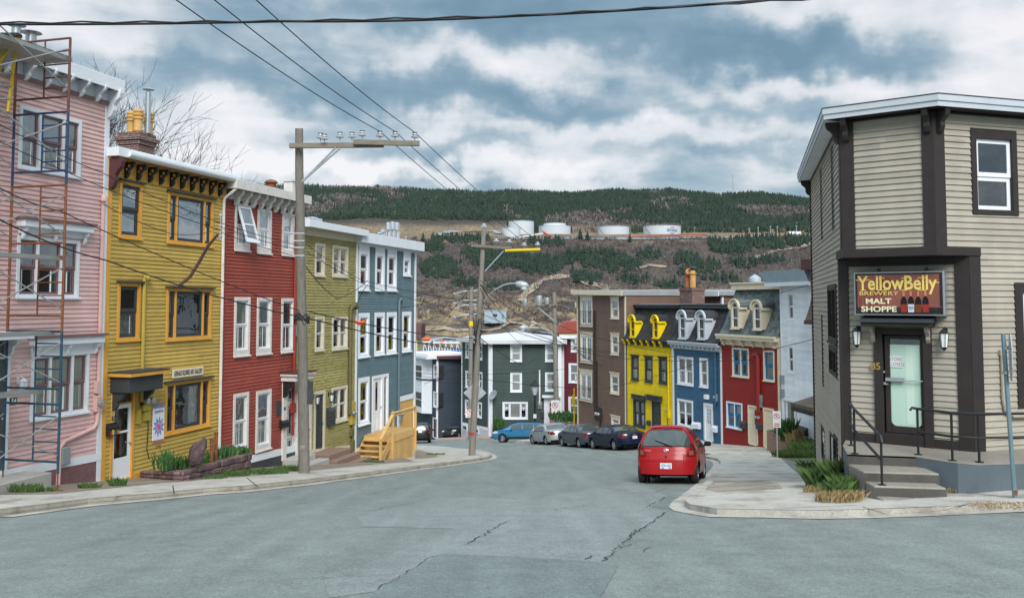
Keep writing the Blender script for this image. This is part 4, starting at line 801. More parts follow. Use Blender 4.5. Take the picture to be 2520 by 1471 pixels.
def dormer(H, r, m, roofm, pm=None, depth=1.6, yf=-.24, cw=.14, topglass='glass'):
    u0, u1, z0, z1 = r; R_ = min((u1 - u0) / 2, .3 * (z1 - z0)); uc = (u0 + u1) / 2; zs = z1 - R_; n = 12; b = MB(); bi = R_ * .74; ins = R_ * .5
    b.box(uc-bi, uc-ins, yf, depth, z0, zs); b.box(uc+ins, uc+bi, yf, depth, z0, zs); b.box(uc-ins, uc+ins, yf, yf+.25, z0, z0+.1); b.box(uc-bi-.04, uc+bi+.04, yf-.05, yf, z0-.06, z0+.02)
    for i in range(n):
        t0, t1 = math.pi * i / n, math.pi * (i + 1) / n; p = lambda rr, t, y: (uc + rr * math.cos(t), y, zs + rr * math.sin(t))
        b.hexa([p(ins,t0,yf-.03),p(ins,t0,yf+.2),p(R_*.8,t0,yf+.2),p(R_*.8,t0,yf-.03),p(ins,t1,yf-.03),p(ins,t1,yf+.2),p(R_*.8,t1,yf+.2),p(R_*.8,t1,yf-.03)])
    b.box(uc-R_, uc-bi+.02, yf-.06, yf+.5, zs-.1, zs+.02); b.box(uc+bi-.02, uc+R_, yf-.06, yf+.5, zs-.1, zs+.02)
    o = H.part('dormer', b, m); rf = MB()
    for i in range(n):
        t0, t1 = math.pi * i / n, math.pi * (i + 1) / n; p = lambda rr, t, y: (uc + rr * math.cos(t), y, zs + rr * math.sin(t))
        rf.hexa([p(R_*.8+.005,t0,yf+.0),p(R_*.8+.005,t0,depth),p(R_*.97,t0,depth),p(R_*.97,t0,yf+.0),p(R_*.8+.005,t1,yf+.0),p(R_*.8+.005,t1,depth),p(R_*.97,t1,depth),p(R_*.97,t1,yf+.0)])
    H.part('dormer_roof', rf, roofm, o); h = MB()
    for i in range(n):
        t0, t1 = math.pi * i / n, math.pi * (i + 1) / n; p = lambda rr, t, y: (uc + rr * math.cos(t), y, zs + rr * math.sin(t))
        h.hexa([p(R_*.84,t0,yf-.12),p(R_*.84,t0,yf-.005),p(R_*1.0,t0,yf-.005),p(R_*1.0,t0,yf-.12),p(R_*.84,t1,yf-.12),p(R_*.84,t1,yf-.005),p(R_*1.0,t1,yf-.005),p(R_*1.0,t1,yf-.12)])
    H.part('arch_hood', h, m, o); w = MB(); w.box(uc-ins, uc+ins, yf+.02, yf+.06, (z0+zs)/2-.04, (z0+zs)/2+.02); w.box(uc-ins, uc-ins+.05, yf+.03, yf+.07, z0+.1, zs); w.box(uc+ins-.05, uc+ins, yf+.03, yf+.07, z0+.1, zs); w.box(uc-ins, uc+ins, yf+.025, yf+.065, zs-.03, zs+.03); H.part('sash', w, pm or m, o)
    g_ = MB(); g_.quad((uc-ins,yf+.1,z0+.1),(uc+ins,yf+.1,z0+.1),(uc+ins,yf+.1,zs),(uc-ins,yf+.1,zs)); g_.add([(uc+ins*math.cos(math.pi*i/8),yf+.1,zs+ins*math.sin(math.pi*i/8)) for i in range(9)], [list(range(9))]); H.part('pane', g_, topglass, o)
    k = MB(); k.box(uc-bi+.02, uc+bi-.02, yf+.24, yf+.28, z0+.02, zs); H.part('curtain', k, 'curtain_dim', o)
# ---- brown four-storey
H = House('apartment_house', 'tall brown clapboard apartment house with white french doors up its front', rgt(1420), rgt(1540), g(*rgt(1480)), 1, 9, 'brown_boards', .125, .02); BRN = H
H.zt = H.pt('z6', 240, 195)[1]; bw_ = dict(Cm='cream', cw=.16, sw=.06, sillw=.04)
for r in ((122, 200, 208, 412), (122, 460, 208, 668), (119, 718, 206, 938)):
    q = H.rect('z6', *r); o = H.window(q, cols=(1, 1), rows=1, mull=.03, Sm='white_clean', curt='full', grid=(2, 4), hood=(.14, .06), hoodm='cream', **{**bw_, 'sw': .14})
    rl = MB(); zz = q[2] + (q[3]-q[2])*.5
    for z_ in (q[2]+.12, zz): rl.tube([(q[0]-.1,-.14,z_),(q[1]+.1,-.14,z_)], .02, 5)
    for i in range(9): uu = q[0] + (q[1]-q[0])*i/8; rl.tube([(uu,-.14,q[2]+.12),(uu,-.14,zz)], .01, 4)
    H.part('balcony_rail', rl, 'charcoal', o)
for r in ((335, 215, 392, 358), (335, 465, 392, 610), (332, 738, 393, 885), (338, 1035, 398, 1135)): H.window(H.rect('z6', *r), Sm='white_clean', curt='blind', hood=(.1, .06), hoodm='cream', **bw_)
for y in (243, 498, 752): u, z = H.pt('z6', 103, y); lantern(H, u, z, 'grey_metal', .5)
c = MB(); u = H.pt('z6', 228, 600)[0]; c.tube([(u,-.1,H.pt('z6',228,300)[1]),(u,-.1,H.pt('z6',228,1000)[1])], .07, 6); c.tube([(u+.2,-.1,H.pt('z6',238,650)[1]),(u+.2,-.1,H.pt('z6',238,1000)[1])], .09, 6); H.part('conduit', c, 'dark_brown'); u, z = H.pt('z6', 252, 1020); meter(H, u, z, box='dark_brown', bw=1.0, bh=.9, dials=3, r=.12)
c = MB(); c.tube([(u+.3,-.1,z-.4),(u+.3,-.1,z-1.6),(u+.1,-.1,z-1.9)], .06, 6); H.part('waste_pipe', c, 'dark_brown')
H.board(0, .16, -2, H.zt, 'cream', .04); H.board(H.w-.2, H.w, -2, H.zt, 'cream', .04); H.shell(right=True)
za, zb_ = H.pt('z6', 60, 185)[1], H.pt('z6', 430, 195)[1]; zr = max(za, zb_)
b = MB(); b.hexa([(-.3,-.35,za),(H.w+.1,-.35,zb_),(H.w+.1,9.2,zb_),(-.3,9.2,za),(-.3,-.35,za+.3),(H.w+.1,-.35,zb_+.3),(H.w+.1,9.2,zb_+.5),(-.3,9.2,za+.3)]); o = H.part('roof', b, 'roof_grey'); b = MB(); b.hexa([(-.34,-.4,za-.02),(H.w+.1,-.4,zb_-.02),(H.w+.1,-.352,zb_-.02),(-.34,-.352,za-.02),(-.34,-.4,za+.34),(H.w+.1,-.4,zb_+.34),(H.w+.1,-.352,zb_+.34),(-.34,-.352,za+.34)]); H.part('fascia', b, 'cream', o)
# rear wing showing over the yellow and blue roofs
Fb = Fac((BRN.F.B.x + BRN.F.u.x*0 - BRN.F.n.x*5, BRN.F.B.y - BRN.F.n.y*5), (BRN.F.B.x + BRN.F.u.x*13 - BRN.F.n.x*5, BRN.F.B.y + BRN.F.u.y*13 - BRN.F.n.y*5))
ub = Fb.hit(*D('z6', 1110, 230))[0]; zw0, zw1 = Fb.hit(*D('z6', 455, 195))[1]-H.zb, Fb.hit(*D('z6', 1100, 195))[1]-H.zb
b = MB(); b.T = Matrix.Translation((H.w, 5, 0)); siding(b, ub, 6, min(zw0, zw1), [], .125, .02); b.box(0, ub, .02, 4, 5, min(zw0, zw1)-.01); H.part('rear_wing', b, 'brown_boards')
b = MB(); b.T = Matrix.Translation((H.w, 5, 0)); b.hexa([(-.1,-.4,zw0),(ub+.2,-.4,zw1),(ub+.2,4.2,zw1),(-.1,4.2,zw0),(-.1,-.4,zw0+.25),(ub+.2,-.4,zw1+.25),(ub+.2,4.2,zw1+.35),(-.1,4.2,zw0+.4)]); H.part('rear_roof', b, 'roof_grey'); b = MB(); b.T = Matrix.Translation((H.w, 5, 0)); b.box(-.1, ub+.2, -.46, -.405, min(zw0,zw1)-.05, min(zw0,zw1)+.26); b.box(ub-.16, ub+.02, -.04, .1, 5, min(zw0,zw1)-.06); H.part('rear_trim', b, 'white')
q0, q1 = Fb.hit(*D('z6', 778, 207)), Fb.hit(*D('z6', 880, 262)); u0, z1, u1, z0 = q0[0]+H.w, q0[1]-H.zb, q1[0]+H.w, q1[1]-H.zb
b = MB(); b.box(u0, u1, 4.93, 4.99, z0-.4, z1); o = H.part('rear_window', b, 'white'); b = MB(); b.box(u0+.2, (u0+u1)/2-.05, 4.92, 4.928, z0-.2, z1-.2); b.box((u0+u1)/2+.05, u1-.1, 4.92, 4.928, z0-.2, z1-.2); H.part('pane', b, 'glass_sky', o)
# ---- bright yellow mansard
H = House('mansard_house', 'bright yellow mansard house with black windows and yellow arched dormers', rgt(1540), rgt(1653), g(*rgt(1600)), 0, 9, 'bright_yellow_boards', .125, .02, group=RR); YEL = H
zc = H.pt('z6', 600, 545)[1]; H.zt = zc; zm = H.pt('z6', 600, 282, -.9)[1]
yw = dict(Cm='charcoal', cw=.12, sw=.06, curt='full', sillw=.06)
for r in ((478, 612, 530, 788), (573, 622, 627, 802), (670, 626, 728, 812)): q = H.rect('z6', *r); H.window(q, **yw, hood=(.06, .1))
q = H.rect('z6', 492, 912, 577, 1120); H.window(q, cols=(1, 1), mull=.12, hood=(.3, .16), **yw)
q = H.rect('z6', 622, 925, 685, 1140); q[2] = H.ground(q[0]) + .3; H.door(q, cw=.07, Cm='charcoal', Dm='charcoal', panels=((.15,.85,.68,.9),(.15,.85,.1,.6))); b = MB(); b.box(q[0]-.4, q[1]+.15, -.22, .02, q[3]+.003, q[3]+.3); b.box(q[0]-.48, q[1]+.22, -.3, .02, q[3]+.3, q[3]+.38); H.part('door_hood', b, 'charcoal')
u, z = H.pt('z6', 604, 1082); mailbox(H, u, z, 'charcoal', .4, .3); c = MB(); u = H.pt('z6', 742, 800)[0]; c.tube([(u,-.08,H.pt('z6',742,590)[1]),(u,-.08,H.pt('z6',735,985)[1])], .05, 6); c.box(u-.25,u+.05,-.12,0,H.pt('z6',730,1045)[1],H.pt('z6',730,985)[1]); H.part('conduit', c, 'yellow_paint'); b = MB(); b.lathe([(.09,0),(.09,-.2),(.05,-.22)], 10, (u-.2, 0, H.pt('z6',725,993)[1]), 'y'); H.part('meter_dial', b, 'steel')
H.board(0, .1, -2, zc, 'charcoal', .04); f = MB(); f.box(-.02, H.w, -.1, .02, zc, zc+.42); f.box(-.05, H.w+.02, -.34, -.1, zc+.36, zc+.46); H.part('cornice', f, 'charcoal')
for zx in (430, 476, 521, 566, 610, 655, 700): H.bracket(max(.06, H.pt('z6', zx, 540)[0]), zc+.36, .42, .26, .12, 'yellow_paint', y0=-.1)
H.shell(); mansard(H, zc+.46, zm, .9, 'shingle_black', .16, 'charcoal'); b = MB(); b.box(.2, H.w-.3, .6, 4, zm+.24, zm+.3); H.part('roof_flashing', b, 'steel')
for r in ((458, 325, 552, 488), (616, 327, 716, 495)): dormer(H, H.rect('z6', *r, .0), 'yellow_paint', 'shingle_black', 'yellow_paint')
# ---- blue mansard
H = House('mansard_house', 'blue mansard house with white door and pale grey arched dormers', rgt(1653.5), rgt(1774), g(*rgt(1715)), 0, 9, 'blue_boards', .125, .02, group=RR); BLU = H
zc = H.pt('z6', 900, 572)[1]; H.zt = zc; zm = H.pt('z6', 900, 284, -.9)[1]; bw2 = dict(Cm='white', cw=.13, sw=.05, sillw=.05)
H.window(H.rect('z6', 798, 615, 912, 825), cols=(1, 1), **bw2, curt='full'); H.window(H.rect('z6', 953, 628, 1015, 838), **bw2, curt='blind'); H.window(H.rect('z6', 798, 910, 910, 1122), cols=(1, 1), **bw2, curt='top')
q = H.rect('z6', 982, 940, 1050, 1215); H.door(q, cw=.16, Cm='white', Dm='white_clean', panels=((.14,.46,.06,.38),(.54,.86,.06,.38)), glass=((.2,.8,.5,.92),)); b = MB(); u0, u1, z0, z1 = q
for i in (1, 2): b.box(u0+.16+(u1-u0-.32)*(.2+.2*i)-.015, u0+.16+(u1-u0-.32)*(.2+.2*i)+.015, -.004, .03, z0+(z1-z0)*.48, z0+(z1-z0)*.86)
for i in (1, 2, 3): zz = z0+(z1-z0)*(.48+.095*i); b.box(u0+.16+(u1-u0-.32)*.2, u0+.16+(u1-u0-.32)*.8, -.005, .03, zz-.015, zz+.015)
H.part('door_muntin', b, 'white_clean')
for x, y in ((922, 1100), (950, 1102), (1066, 1125)): u, z = H.pt('z6', x, y); mailbox(H, u, z, 'white_clean', .38, .34, .18)
c = MB(); u = H.pt('z6', 1073, 800)[0]; c.tube([(u,-.1,H.pt('z6',1073,590)[1]),(u,-.1,H.pt('z6',1080,940)[1]),(u-.15,-.1,H.pt('z6',1080,975)[1])], .07, 6); H.part('conduit', c, 'blue_boards'); u, z = H.pt('z6', 1010, 900); b = MB(); b.box(u-.15,u+.15,-.2,0,z-.13,z+.13); H.part('vent_hood', b, 'white_clean'); meter(H, H.pt('z6',1073,905)[0], H.pt('z6',1073,905)[1], bw=.2, bh=.4)
H.board(0, .16, -2, zc, 'white', .05); H.board(H.w-.14, H.w, -2, zc, 'white', .05); H.base(sloped(H, 'z6', (930, 1193), (1095, 1235)), .16, 'white', 'concrete')
f = MB(); f.box(0, H.w, -.1, .02, zc, zc+.32); f.box(-.03, H.w+.02, -.36, -.1, zc+.26, zc+.4); f.box(-.03, H.w+.02, -.42, -.3, zc+.4, zc+.48); H.part('cornice', f, 'grey_white')
for i in range(12): b = MB(); uu = .2+(H.w-.4)*i/11; b.box(uu-.07, uu+.07, -.28, -.1, zc+.1, zc+.26); H.part('dentil', b, 'grey_white')
H.shell(); mansard(H, zc+.48, zm, .9, 'shingle_char', .2, 'door_grey')
for r in ((808, 292, 898, 498), (940, 295, 1032, 502)): dormer(H, H.rect('z6', *r), 'grey_white', 'shingle_char', 'white_clean')
# brick stack with pots between the yellow and blue houses
a, b_ = H.pt('z6', 856, 142, -3.2), H.pt('z6', 944, 250, -3.2); u0, z1, u1, z0 = a[0], a[1], b_[0], b_[1]; b = MB(); b.box(u0, u1, 2.7, 3.7, z0-1.5, z1); b.box(u0-.05, u1+.05, 2.65, 3.75, z1-.2, z1-.1); ch = H.part('chimney', b, 'brick'); um = (u0+u1)/2
p = MB(); p.lathe([(.2,z1),(.2,z1+.9),(.28,z1+.92),(.28,z1+1.0),(.18,z1+1.02),(.18,z1+1.15)], 12, (um+.25, 3.1, 0)); H.part('chimney_pot', p, 'pot_yellow', ch, smooth=35); p = MB(); p.tube([(um-.3,3.1,z1),(um-.3,3.1,z1+.6),(um-.25,3.1,z1+.95),(um,3.0,z1+1.1)], [.2,.2,.24,.26], 10); H.part('chimney_cowl', p, 'terracotta', ch, smooth=35)
p = MB(); p.lathe([(.13,z1+1.15),(.13,z1+1.3),(.26,z1+1.32),(.2,z1+1.42)], 10, (um+.25,3.1,0)); H.part('flue_cap', p, 'charcoal', ch)
# ---- crimson mansard
H = House('mansard_house', 'crimson mansard house with blue framed windows, two cream doors and a grey shingle roof', rgt(1774.5), rgt(1917), g(*rgt(1850)), 0, 9, 'crimson_boards', .125, .02, group=RR); CRI = H
zc = H.pt('z6', 1300, 548)[1]; H.zt = zc; zm = H.pt('z6', 1320, 155, -1.0)[1]; cw2 = dict(Cm='cream', Sm='blue_trim', cw=.1, sw=.1, sillw=.05)
H.window(H.rect('z6', 1180, 556, 1300, 768), cols=(1, 1), mull=.1, curt='right', **cw2); H.window(H.rect('z6', 1397, 574, 1478, 795), curt='blind', **cw2); H.window(H.rect('z6', 1140, 928, 1254, 1130), cols=(1, 1), mull=.04, curt='blind', **{**cw2, 'Cm': 'white'})
for r in ((1290, 955, 1362, 1238), (1396, 972, 1476, 1262)): H.door(H.rect('z6', *r), cw=.1, Cm='cream', Dm='cream', panels=((.12,.46,.08,.38),(.54,.88,.08,.38),(.12,.46,.44,.72),(.54,.88,.44,.72),(.12,.88,.78,.95)))
c = MB(); u = H.pt('z6', 1373, 800)[0]; zt_ = H.pt('z6', 1365, 625)[1]; c.tube([(u,-.12,H.pt('z6',1373,1010)[1]),(u,-.12,zt_),(u-.1,-.16,zt_+.14),(u-.3,-.18,zt_+.1)], .11, 8); H.part('conduit', c, 'crimson_paint', smooth=40); u, z = H.pt('z6', 1373, 1045); meter(H, u, z, box='crimson_paint', bw=.62, bh=.8, dials=2)
for x, y in ((1384, 912), (1382, 948)): u, z = H.pt('z6', x, y); b = MB(); b.box(u-.12,u+.12,-.14,0,z-.2,z+.2); H.part('junction_box', b, 'grey_metal')
for x, y in ((1266, 1098), (1380, 1103)): u, z = H.pt('z6', x, y); mailbox(H, u, z, 'charcoal', .46, .36, .18)
H.board(H.w-.2, H.w, -2, zc, 'cream', .05)
f = MB(); f.box(0, H.w, -.08, .02, zc, zc+.36); f.box(-.05, H.w+.02, -.4, -.08, zc+.34, zc+.5); f.box(-.05, H.w+.02, -.46, -.3, zc+.5, zc+.62); H.part('cornice', f, 'cream')
for i in range(6): H.bracket(.35 + (H.w-.7)*i/5, zc+.34, .4, .28, .12, 'cream', y0=-.08)
H.shell(); mansard(H, zc+.6, zm, 1.0, 'shingle_grey', .34, 'cream')
for r in ((1176, 218, 1268, 425), (1330, 222, 1424, 434)): dormer(H, H.rect('z6', *r), 'cream', 'shingle_grey', 'white_clean', depth=1.8)
u, z = H.pt('z6', 1338, 120, -2.5); b = MB(); b.lathe([(.2,z-.4),(.2,z+.15),(.36,z+.17),(.36,z+.4),(.3,z+.44),(.04,z+.62)], 14, (u,2.5,0)); H.part('roof_vent', b, 'metal_blue', smooth=40)
# ---- white house and the cream one behind the corner shop
xa, ya = rgt(1919); H = House('row_house', 'pale blue white clapboard house with metal eaves beside the crimson one', (xa, ya), (xa + .72, ya - 3.3), g(xa, ya), 0, 8, 'pale_blue_boards', .12, .018); WHT = H
H.zt = H.pt('z6', 1600, 105)[1]
for r in ((1565, 172, 1612, 368), (1565, 540, 1612, 738)): H.window(H.rect('z6', *r), cols=(1,), Cm='white_clean', cw=.1, sw=.05, out=.02, sillw=.02)
H.window(H.rect('z6', 1530, 905, 1646, 1145), cols=(.3, 1, .3), rowsel=(2, 1, 2), Cm='white_clean', cw=.12, sw=.05, curt=['full', 'left', 'full'])
for y in (775, 870): b = MB(); z = H.pt('z6', 1524, y)[1]; b.box(.05,.3,-.14,0,z-.2,z+.2); H.part('junction_box', b, 'grey_metal')
b = MB(); u, z = H.pt('z6', 1672, 1132)
for k in range(3): mailbox(H, u + (k-1)*.36, z - .02*k, 'charcoal', .33, .34, .2)
H.board(0, .12, -2, H.zt, 'white_clean', .03); H.shell(); b = MB(); b.hexa([(-.7,-.5,H.zt),(H.w+.3,-.5,H.zt),(H.w+.3,6,H.zt),(-.7,6,H.zt),(-.9,-.75,H.zt+.62),(H.w+.3,-.75,H.zt+.62),(H.w+.3,6,H.zt+.9),(-.9,6,H.zt+.9)]); H.part('roof', b, 'metal_blue'); b = MB(); b.box(-.72, H.w+.3, -.52, -.4, H.zt-.18, H.zt+.02); H.part('fascia', b, 'white_clean')
H = House('row_house', 'cream house with maroon trim and brown shingle roof, mostly hidden behind the corner shop', (15.02, 44.0), (16.0, 35.5), g(15, 43), 0, 7, 'cream_boards', .12, .018)
zc = H.pt('z8', 262, 365)[1]; H.zt = zc; H.board(-.06, .34, -2, zc, 'mauve', .06); H.shell(left=True); b = MB(); z1 = H.pt('z8', 285, 60)[1]; b.prism([(-.5,zc),(-.25,zc+.7),(-.05,zc+1.6),(.1,z1),(3,z1),(3,zc)], 'x', -.35, H.w); H.part('mansard_roof', b, 'shingle_brown'); b = MB(); b.prism([(-.55,zc-.2),(-.55,zc),(.1,zc),(.1,zc-.2)], 'x', -.4, H.w); b.box(-.2, .9, -.75, 1.2, z1-.3, z1+.2); H.part('eaves', b, 'maroon_trim')
for (y0, y1) in ((425, 615), (760, 945)): z0, z1_ = H.pt('z8', 290, y1)[1], H.pt('z8', 290, y0)[1]; H.window((.45, 1.6, z0, z1_), Cm='white', cw=.12)
z = H.pt('z8', 262, 800)[1]; b = MB(); b.prism([(-.1,z+.4),(-1.5,z),(-1.5,z-.18),(0,z-.18)], 'x', .2, 2.4); H.part('porch_roof', b, 'shingle_brown'); b = MB(); b.box(.2, 2.4, -1.55, 0, z-.36, z-.19); H.part('porch_trim', b, 'dark_brown'); lantern(H, .5, z-.55, 'black', .6)
# ================================================================ HOUSES ACROSS THE JUNCTION
# ---- dark green corner house
gA, gB, gC = (-5.26, 94.1), (-2.2, 88.0), (4.85, 88.0); zb = g(-2.2, 88)
GR = empty('corner_house', (-2.2, 88, zb), 0, 'dark green clapboard corner house with a pink front door and white roof', 'house')
H = House('x', None, gB, gC, zb, 0, 8, 'green_boards', .13, .022, root=GR); GF = H; H.zt = H.pt('z5', 870, 568)[1]; gw = dict(Cm='white', cw=.16, sw=.07, sillw=.06)
for r in ((762, 574, 850, 702), (1022, 574, 1108, 702), (762, 784, 850, 928), (1022, 782, 1105, 922)): H.window(H.rect('z5', *r), curt='blind', **gw)
H.window(H.rect('z5', 704, 1002, 894, 1130), cols=(.5, 1, .5), rowsel=(2, 1, 2), split=.68, curt=[ 'top', 'full', 'top'], **gw)
q = H.rect('z5', 1014, 968, 1124, 1178); H.door(q, cw=.55, Cm='white', Dm='pink_door', transom=.35, panels=((.12,.88,.06,.4),(.12,.88,.46,.78)), glass=((.15,.85,.82,.95),)); b = MB(); b.box(q[0]-.2, q[1]+.2, -.5, .02, q[3]+.005, q[3]+.22); H.part('door_hood', b, 'white')
c = MB(); u = H.pt('z5', 981, 900)[0]; c.tube([(u,-.1,H.pt('z5',981,765)[1]),(u,-.1,H.pt('z5',981,1010)[1])], .08, 6); H.part('conduit', c, 'white'); u, z = H.pt('z5', 983, 1025); meter(H, u, z, bw=.4, bh=.7, r=.16)
u, z = H.pt('z5', 642, 950); b = MB(); b.T = Matrix.Translation((u,-.5,z)) @ Matrix.Rotation(R(-50), 4, 'Z') @ Matrix.Rotation(R(60), 4, 'X'); b.lathe([(.05,0),(.3,.04),(.48,.14),(.5,.16),(.46,.15),(.05,.03)], 16); b.tube([(0,0,0),(0,-.5,-.1)], .03, 5); b.tube([(0,.35,.1),(0,.05,.55)], .025, 5); H.part('satellite_dish', b, 'grey_metal', smooth=40)
u, z = H.pt('z5', 1002, 1095); mailbox(H, u, z, 'charcoal', .35, .7); c = MB(); c.tube([(.18,-.1,H.zt),(.18,-.1,-.2)], .08, 6); H.part('downpipe', c, 'white')
H.board(0, .3, .0, H.zt, 'white', .05); H.board(H.w-.35, H.w, -1, H.zt, 'white', .05); H.shell(z0=-3)
H = House('x', None, gA, gB, zb, 0, 6, 'green_boards', .13, .022, root=GR); H.zt = GF.zt
for r in ((430, 560, 454, 676), (527, 567, 555, 690), (430, 768, 456, 898), (524, 776, 555, 917), (427, 983, 454, 1100), (518, 1000, 551, 1124)): H.window(H.rect('z5', *r), **gw)
q0, q1 = H.pt('z5', 395, 1150), H.pt('z5', 605, 1195); H.base([(0, q0[1]), (H.w, q1[1])], .28, 'white', 'grey_white', -4); 
for r in ((412, 1168, 445, 1220), (510, 1195, 532, 1242)): q = H.rect('z5', *r); b = MB(); b.box(q[0], q[1], -.09, -.03, q[2], q[3]); o = H.part('cellar_window', b, 'white'); b = MB(); b.box(q[0]+.15, q[1]-.15, -.095, -.091, q[2]+.12, q[3]-.12); H.part('pane', b, 'glass_dark', o)
H.board(H.w-.25, H.w+.05, -1, H.zt, 'white', .05); H.board(0, .2, -4, H.zt, 'white', .05); H.shell(z0=-3, sides=False)
zr = GF.zt; o_ = .55; P5 = [(-5.26-.6, 94.1-.3), (-2.2-.5, 88-.7), (4.85+.5, 88-.7), (5.2, 97), (-4.5, 98)]
b = MB(); b.T = Matrix.Translation((2.2, -88, 0)); k = 5; b.add([(x, y, zr + .0) for x, y in P5] + [(x, y, zr + .35) for x, y in P5] + [(.5, 93.5, zr + 1.0)], [list(range(k))[::-1]] + [(i, (i+1) % k, k + (i+1) % k, k + i) for i in range(k)] + [(k + i, k + (i+1) % k, 2*k) for i in range(k)]); mbr = b.build('roof', 'roof_white', GR)
# ---- navy house with white bays, maroon house, far roofs
nA, nB = (-10.9, 103.5), (-8.25, 98.0); zb = g(-8, 98)
NV = empty('bay_house', (nB[0], nB[1], zb), 0, 'navy house with two-storey white bay window down the side street', 'house')
H = House('x', None, nB, (-8.25 + 4.6, 98.6), zb, 0, 7, 'navy_boards', .13, .022, root=NV); H.zt = H.pt('z5', 320, 680)[1]; H.board(0, .22, -2, H.zt, 'white', .05); H.shell(z0=-3); N1 = H
H = House('x', None, nA, nB, zb, 0, 4, 'navy_boards', .13, .022, root=NV); H.zt = N1.zt
for r in ((190, 722, 222, 830), (190, 922, 220, 1046)): H.window(H.rect('z5', *r), Cm='white', cw=.14)
q = H.rect('z5', 186, 1115, 218, 1275); H.door(q, cw=.14, Cm='white', Dm='maroon_trim'); H.shell(z0=-3, sides=False)
ua, ub = H.pt('z5', 84, 760)[0], H.pt('z5', 182, 760)[0]; za, zb2 = H.pt('z5', 130, 1075)[1], H.zt
mb = MB(); i_ = (ub-ua)*.22; mb.prism([(ua,.05),(ua+i_,-.9),(ub-i_,-.9),(ub,.05)], 'z', za, zb2); bay = H.part('bay', mb, 'white')
for z0, z1 in ((H.pt('z5',130,1030)[1], H.pt('z5',130,925)[1]), (H.pt('z5',130,812)[1], H.pt('z5',130,728)[1])):
    mb = MB(); mb.box(ua+i_+.12, ub-i_-.12, -.93, -.9, z0, z1); H.part('bay_pane', mb, 'glass_dark', bay); mb = MB(); mb.box(ua+i_+.1, ub-i_-.1, -.95, -.9, (z0+z1)/2-.04, (z0+z1)/2+.04); H.part('bay_rail', mb, 'white', bay)
    mb = MB(); mb.quad((ua+.1,-.16,z0),(ua+i_-.08,-.88,z0),(ua+i_-.08,-.88,z1),(ua+.1,-.16,z1)); H.part('bay_pane', mb, 'glass_dark', bay)
mb = MB(); mb.prism([(ua-.1,.05),(ua+i_-.05,-1.0),(ub-i_+.05,-1.0),(ub+.1,.05)], 'z', (za+zb2)*.5+.6, (za+zb2)*.5+.75); H.part('bay_moulding', mb, 'charcoal', bay)
mb = MB(); mb.box(-.6, H.w+.4, -1.3, 4, H.zt, H.zt+.3); mb.box(-.5, H.w+.3, -1.1, 4, H.zt+.3, H.zt+.5); H.part('eaves', mb, 'white')
mb = MB(); mb.T = Matrix.Translation((nB[0]-NV.location.x, nB[1]-NV.location.y, 0)); mb.box(-.3, 4.9, -.4, 7, N1.zt, N1.zt+.32); mb.build('roof', 'maroon_trim', NV)
H = House('row_house', 'maroon clapboard house squeezed between the green and brown houses', (4.9, 88.6), (8.6, 87.2), g(6, 88), 0, 7, 'maroon_boards', .13, .022); H.zt = H.pt('z5', 1195, 530)[1]
for r in ((1215, 530, 1256, 630), (1198, 713, 1256, 860), (1196, 962, 1250, 1094)): q = H.rect('z5', *r); q[1] = q[0] + 1.5; H.window(q, Cm='white', cw=.18, sw=.06, curt='blind')
H.board(0, .25, -1, H.zt, 'white', .05); H.shell(); H.flat_roof('maroon_trim', over=.4, th=.3)
H = House('far_house', 'gabled house with a red roof rising behind the maroon house', (5.4, 102), (11, 102), g(6, 102), 0, 7, 'cream_boards', .2, .01); H.zt = H.pt('z5', 1180, 480)[1]; H.shell(); zz = H.pt('z5', 1190, 405)[1]; mb = MB(); mb.prism([(-.5,H.zt-.1),(H.w*.0+.9,zz),(H.w+.5,zz),(H.w+.5,H.zt-.1)], 'y', -.2, 7); H.part('roof', mb, 'red_boards')
H = House('far_house', 'sliver of a dormered house beyond the slate blue corner', (-15, 110), (-11.6, 110), g(-11, 108), 0, 7, 'cream_boards', .2, .01); H.zt = H.pt('D', 1028, 830)[1]; H.shell(); zz = H.pt('D', 1028, 797)[1]; mb = MB(); mb.prism([(-.4,H.zt-.1),(0,zz),(5,zz),(5,H.zt-.1)], 'x', -.3, H.w+.5); H.part('roof', mb, 'maroon_trim')
# ================================================================ CORNER SHOP (right)
FL, UL, UR, FR_ = (9.28, 27.6), (6.86, 18.45), (8.25, 17.37), (15.4, 19.6); LL, LR = (7.04, 19.12), (8.99, 17.606)
zb = -2.87; CS = empty('corner_shop', (UR[0], UR[1], zb), 0, 'beige clapboard corner shop with dark brown trim and a glazed entrance on its cut corner', 'building')
T = lambda A, B, **k: House('x', None, A, B, zb, 0, 5, 'beige_boards', .122, .026, root=CS, **k)
zB = at(2090, 635, 18.4).z - zb                     # underside of the overhanging upper floor
up = T(UL, UR); zE = up.pt('z7', 840, 220)[1]       # top of the boards
zS = zE + .03
# cut corner, upper floor
up.board(-.02, .25, zB, zS, 'dark_brown', .05); up.board(up.w-.2, up.w+.03, zB, zS, 'dark_brown', .05); m = MB(); siding(m, up.w, zB, zE, [], .122, .026); up.part('upper_wall', m, 'beige_boards'); m = MB(); m.box(.25, up.w-.2, -.045, .02, zE, zS); up.part('frieze', m, 'dark_brown')
m = MB(); m.box(-.06, up.w+.04, -.07, .02, zB-.0, zB+.18); up.part('beam', m, 'dark_brown', bevel=.008)
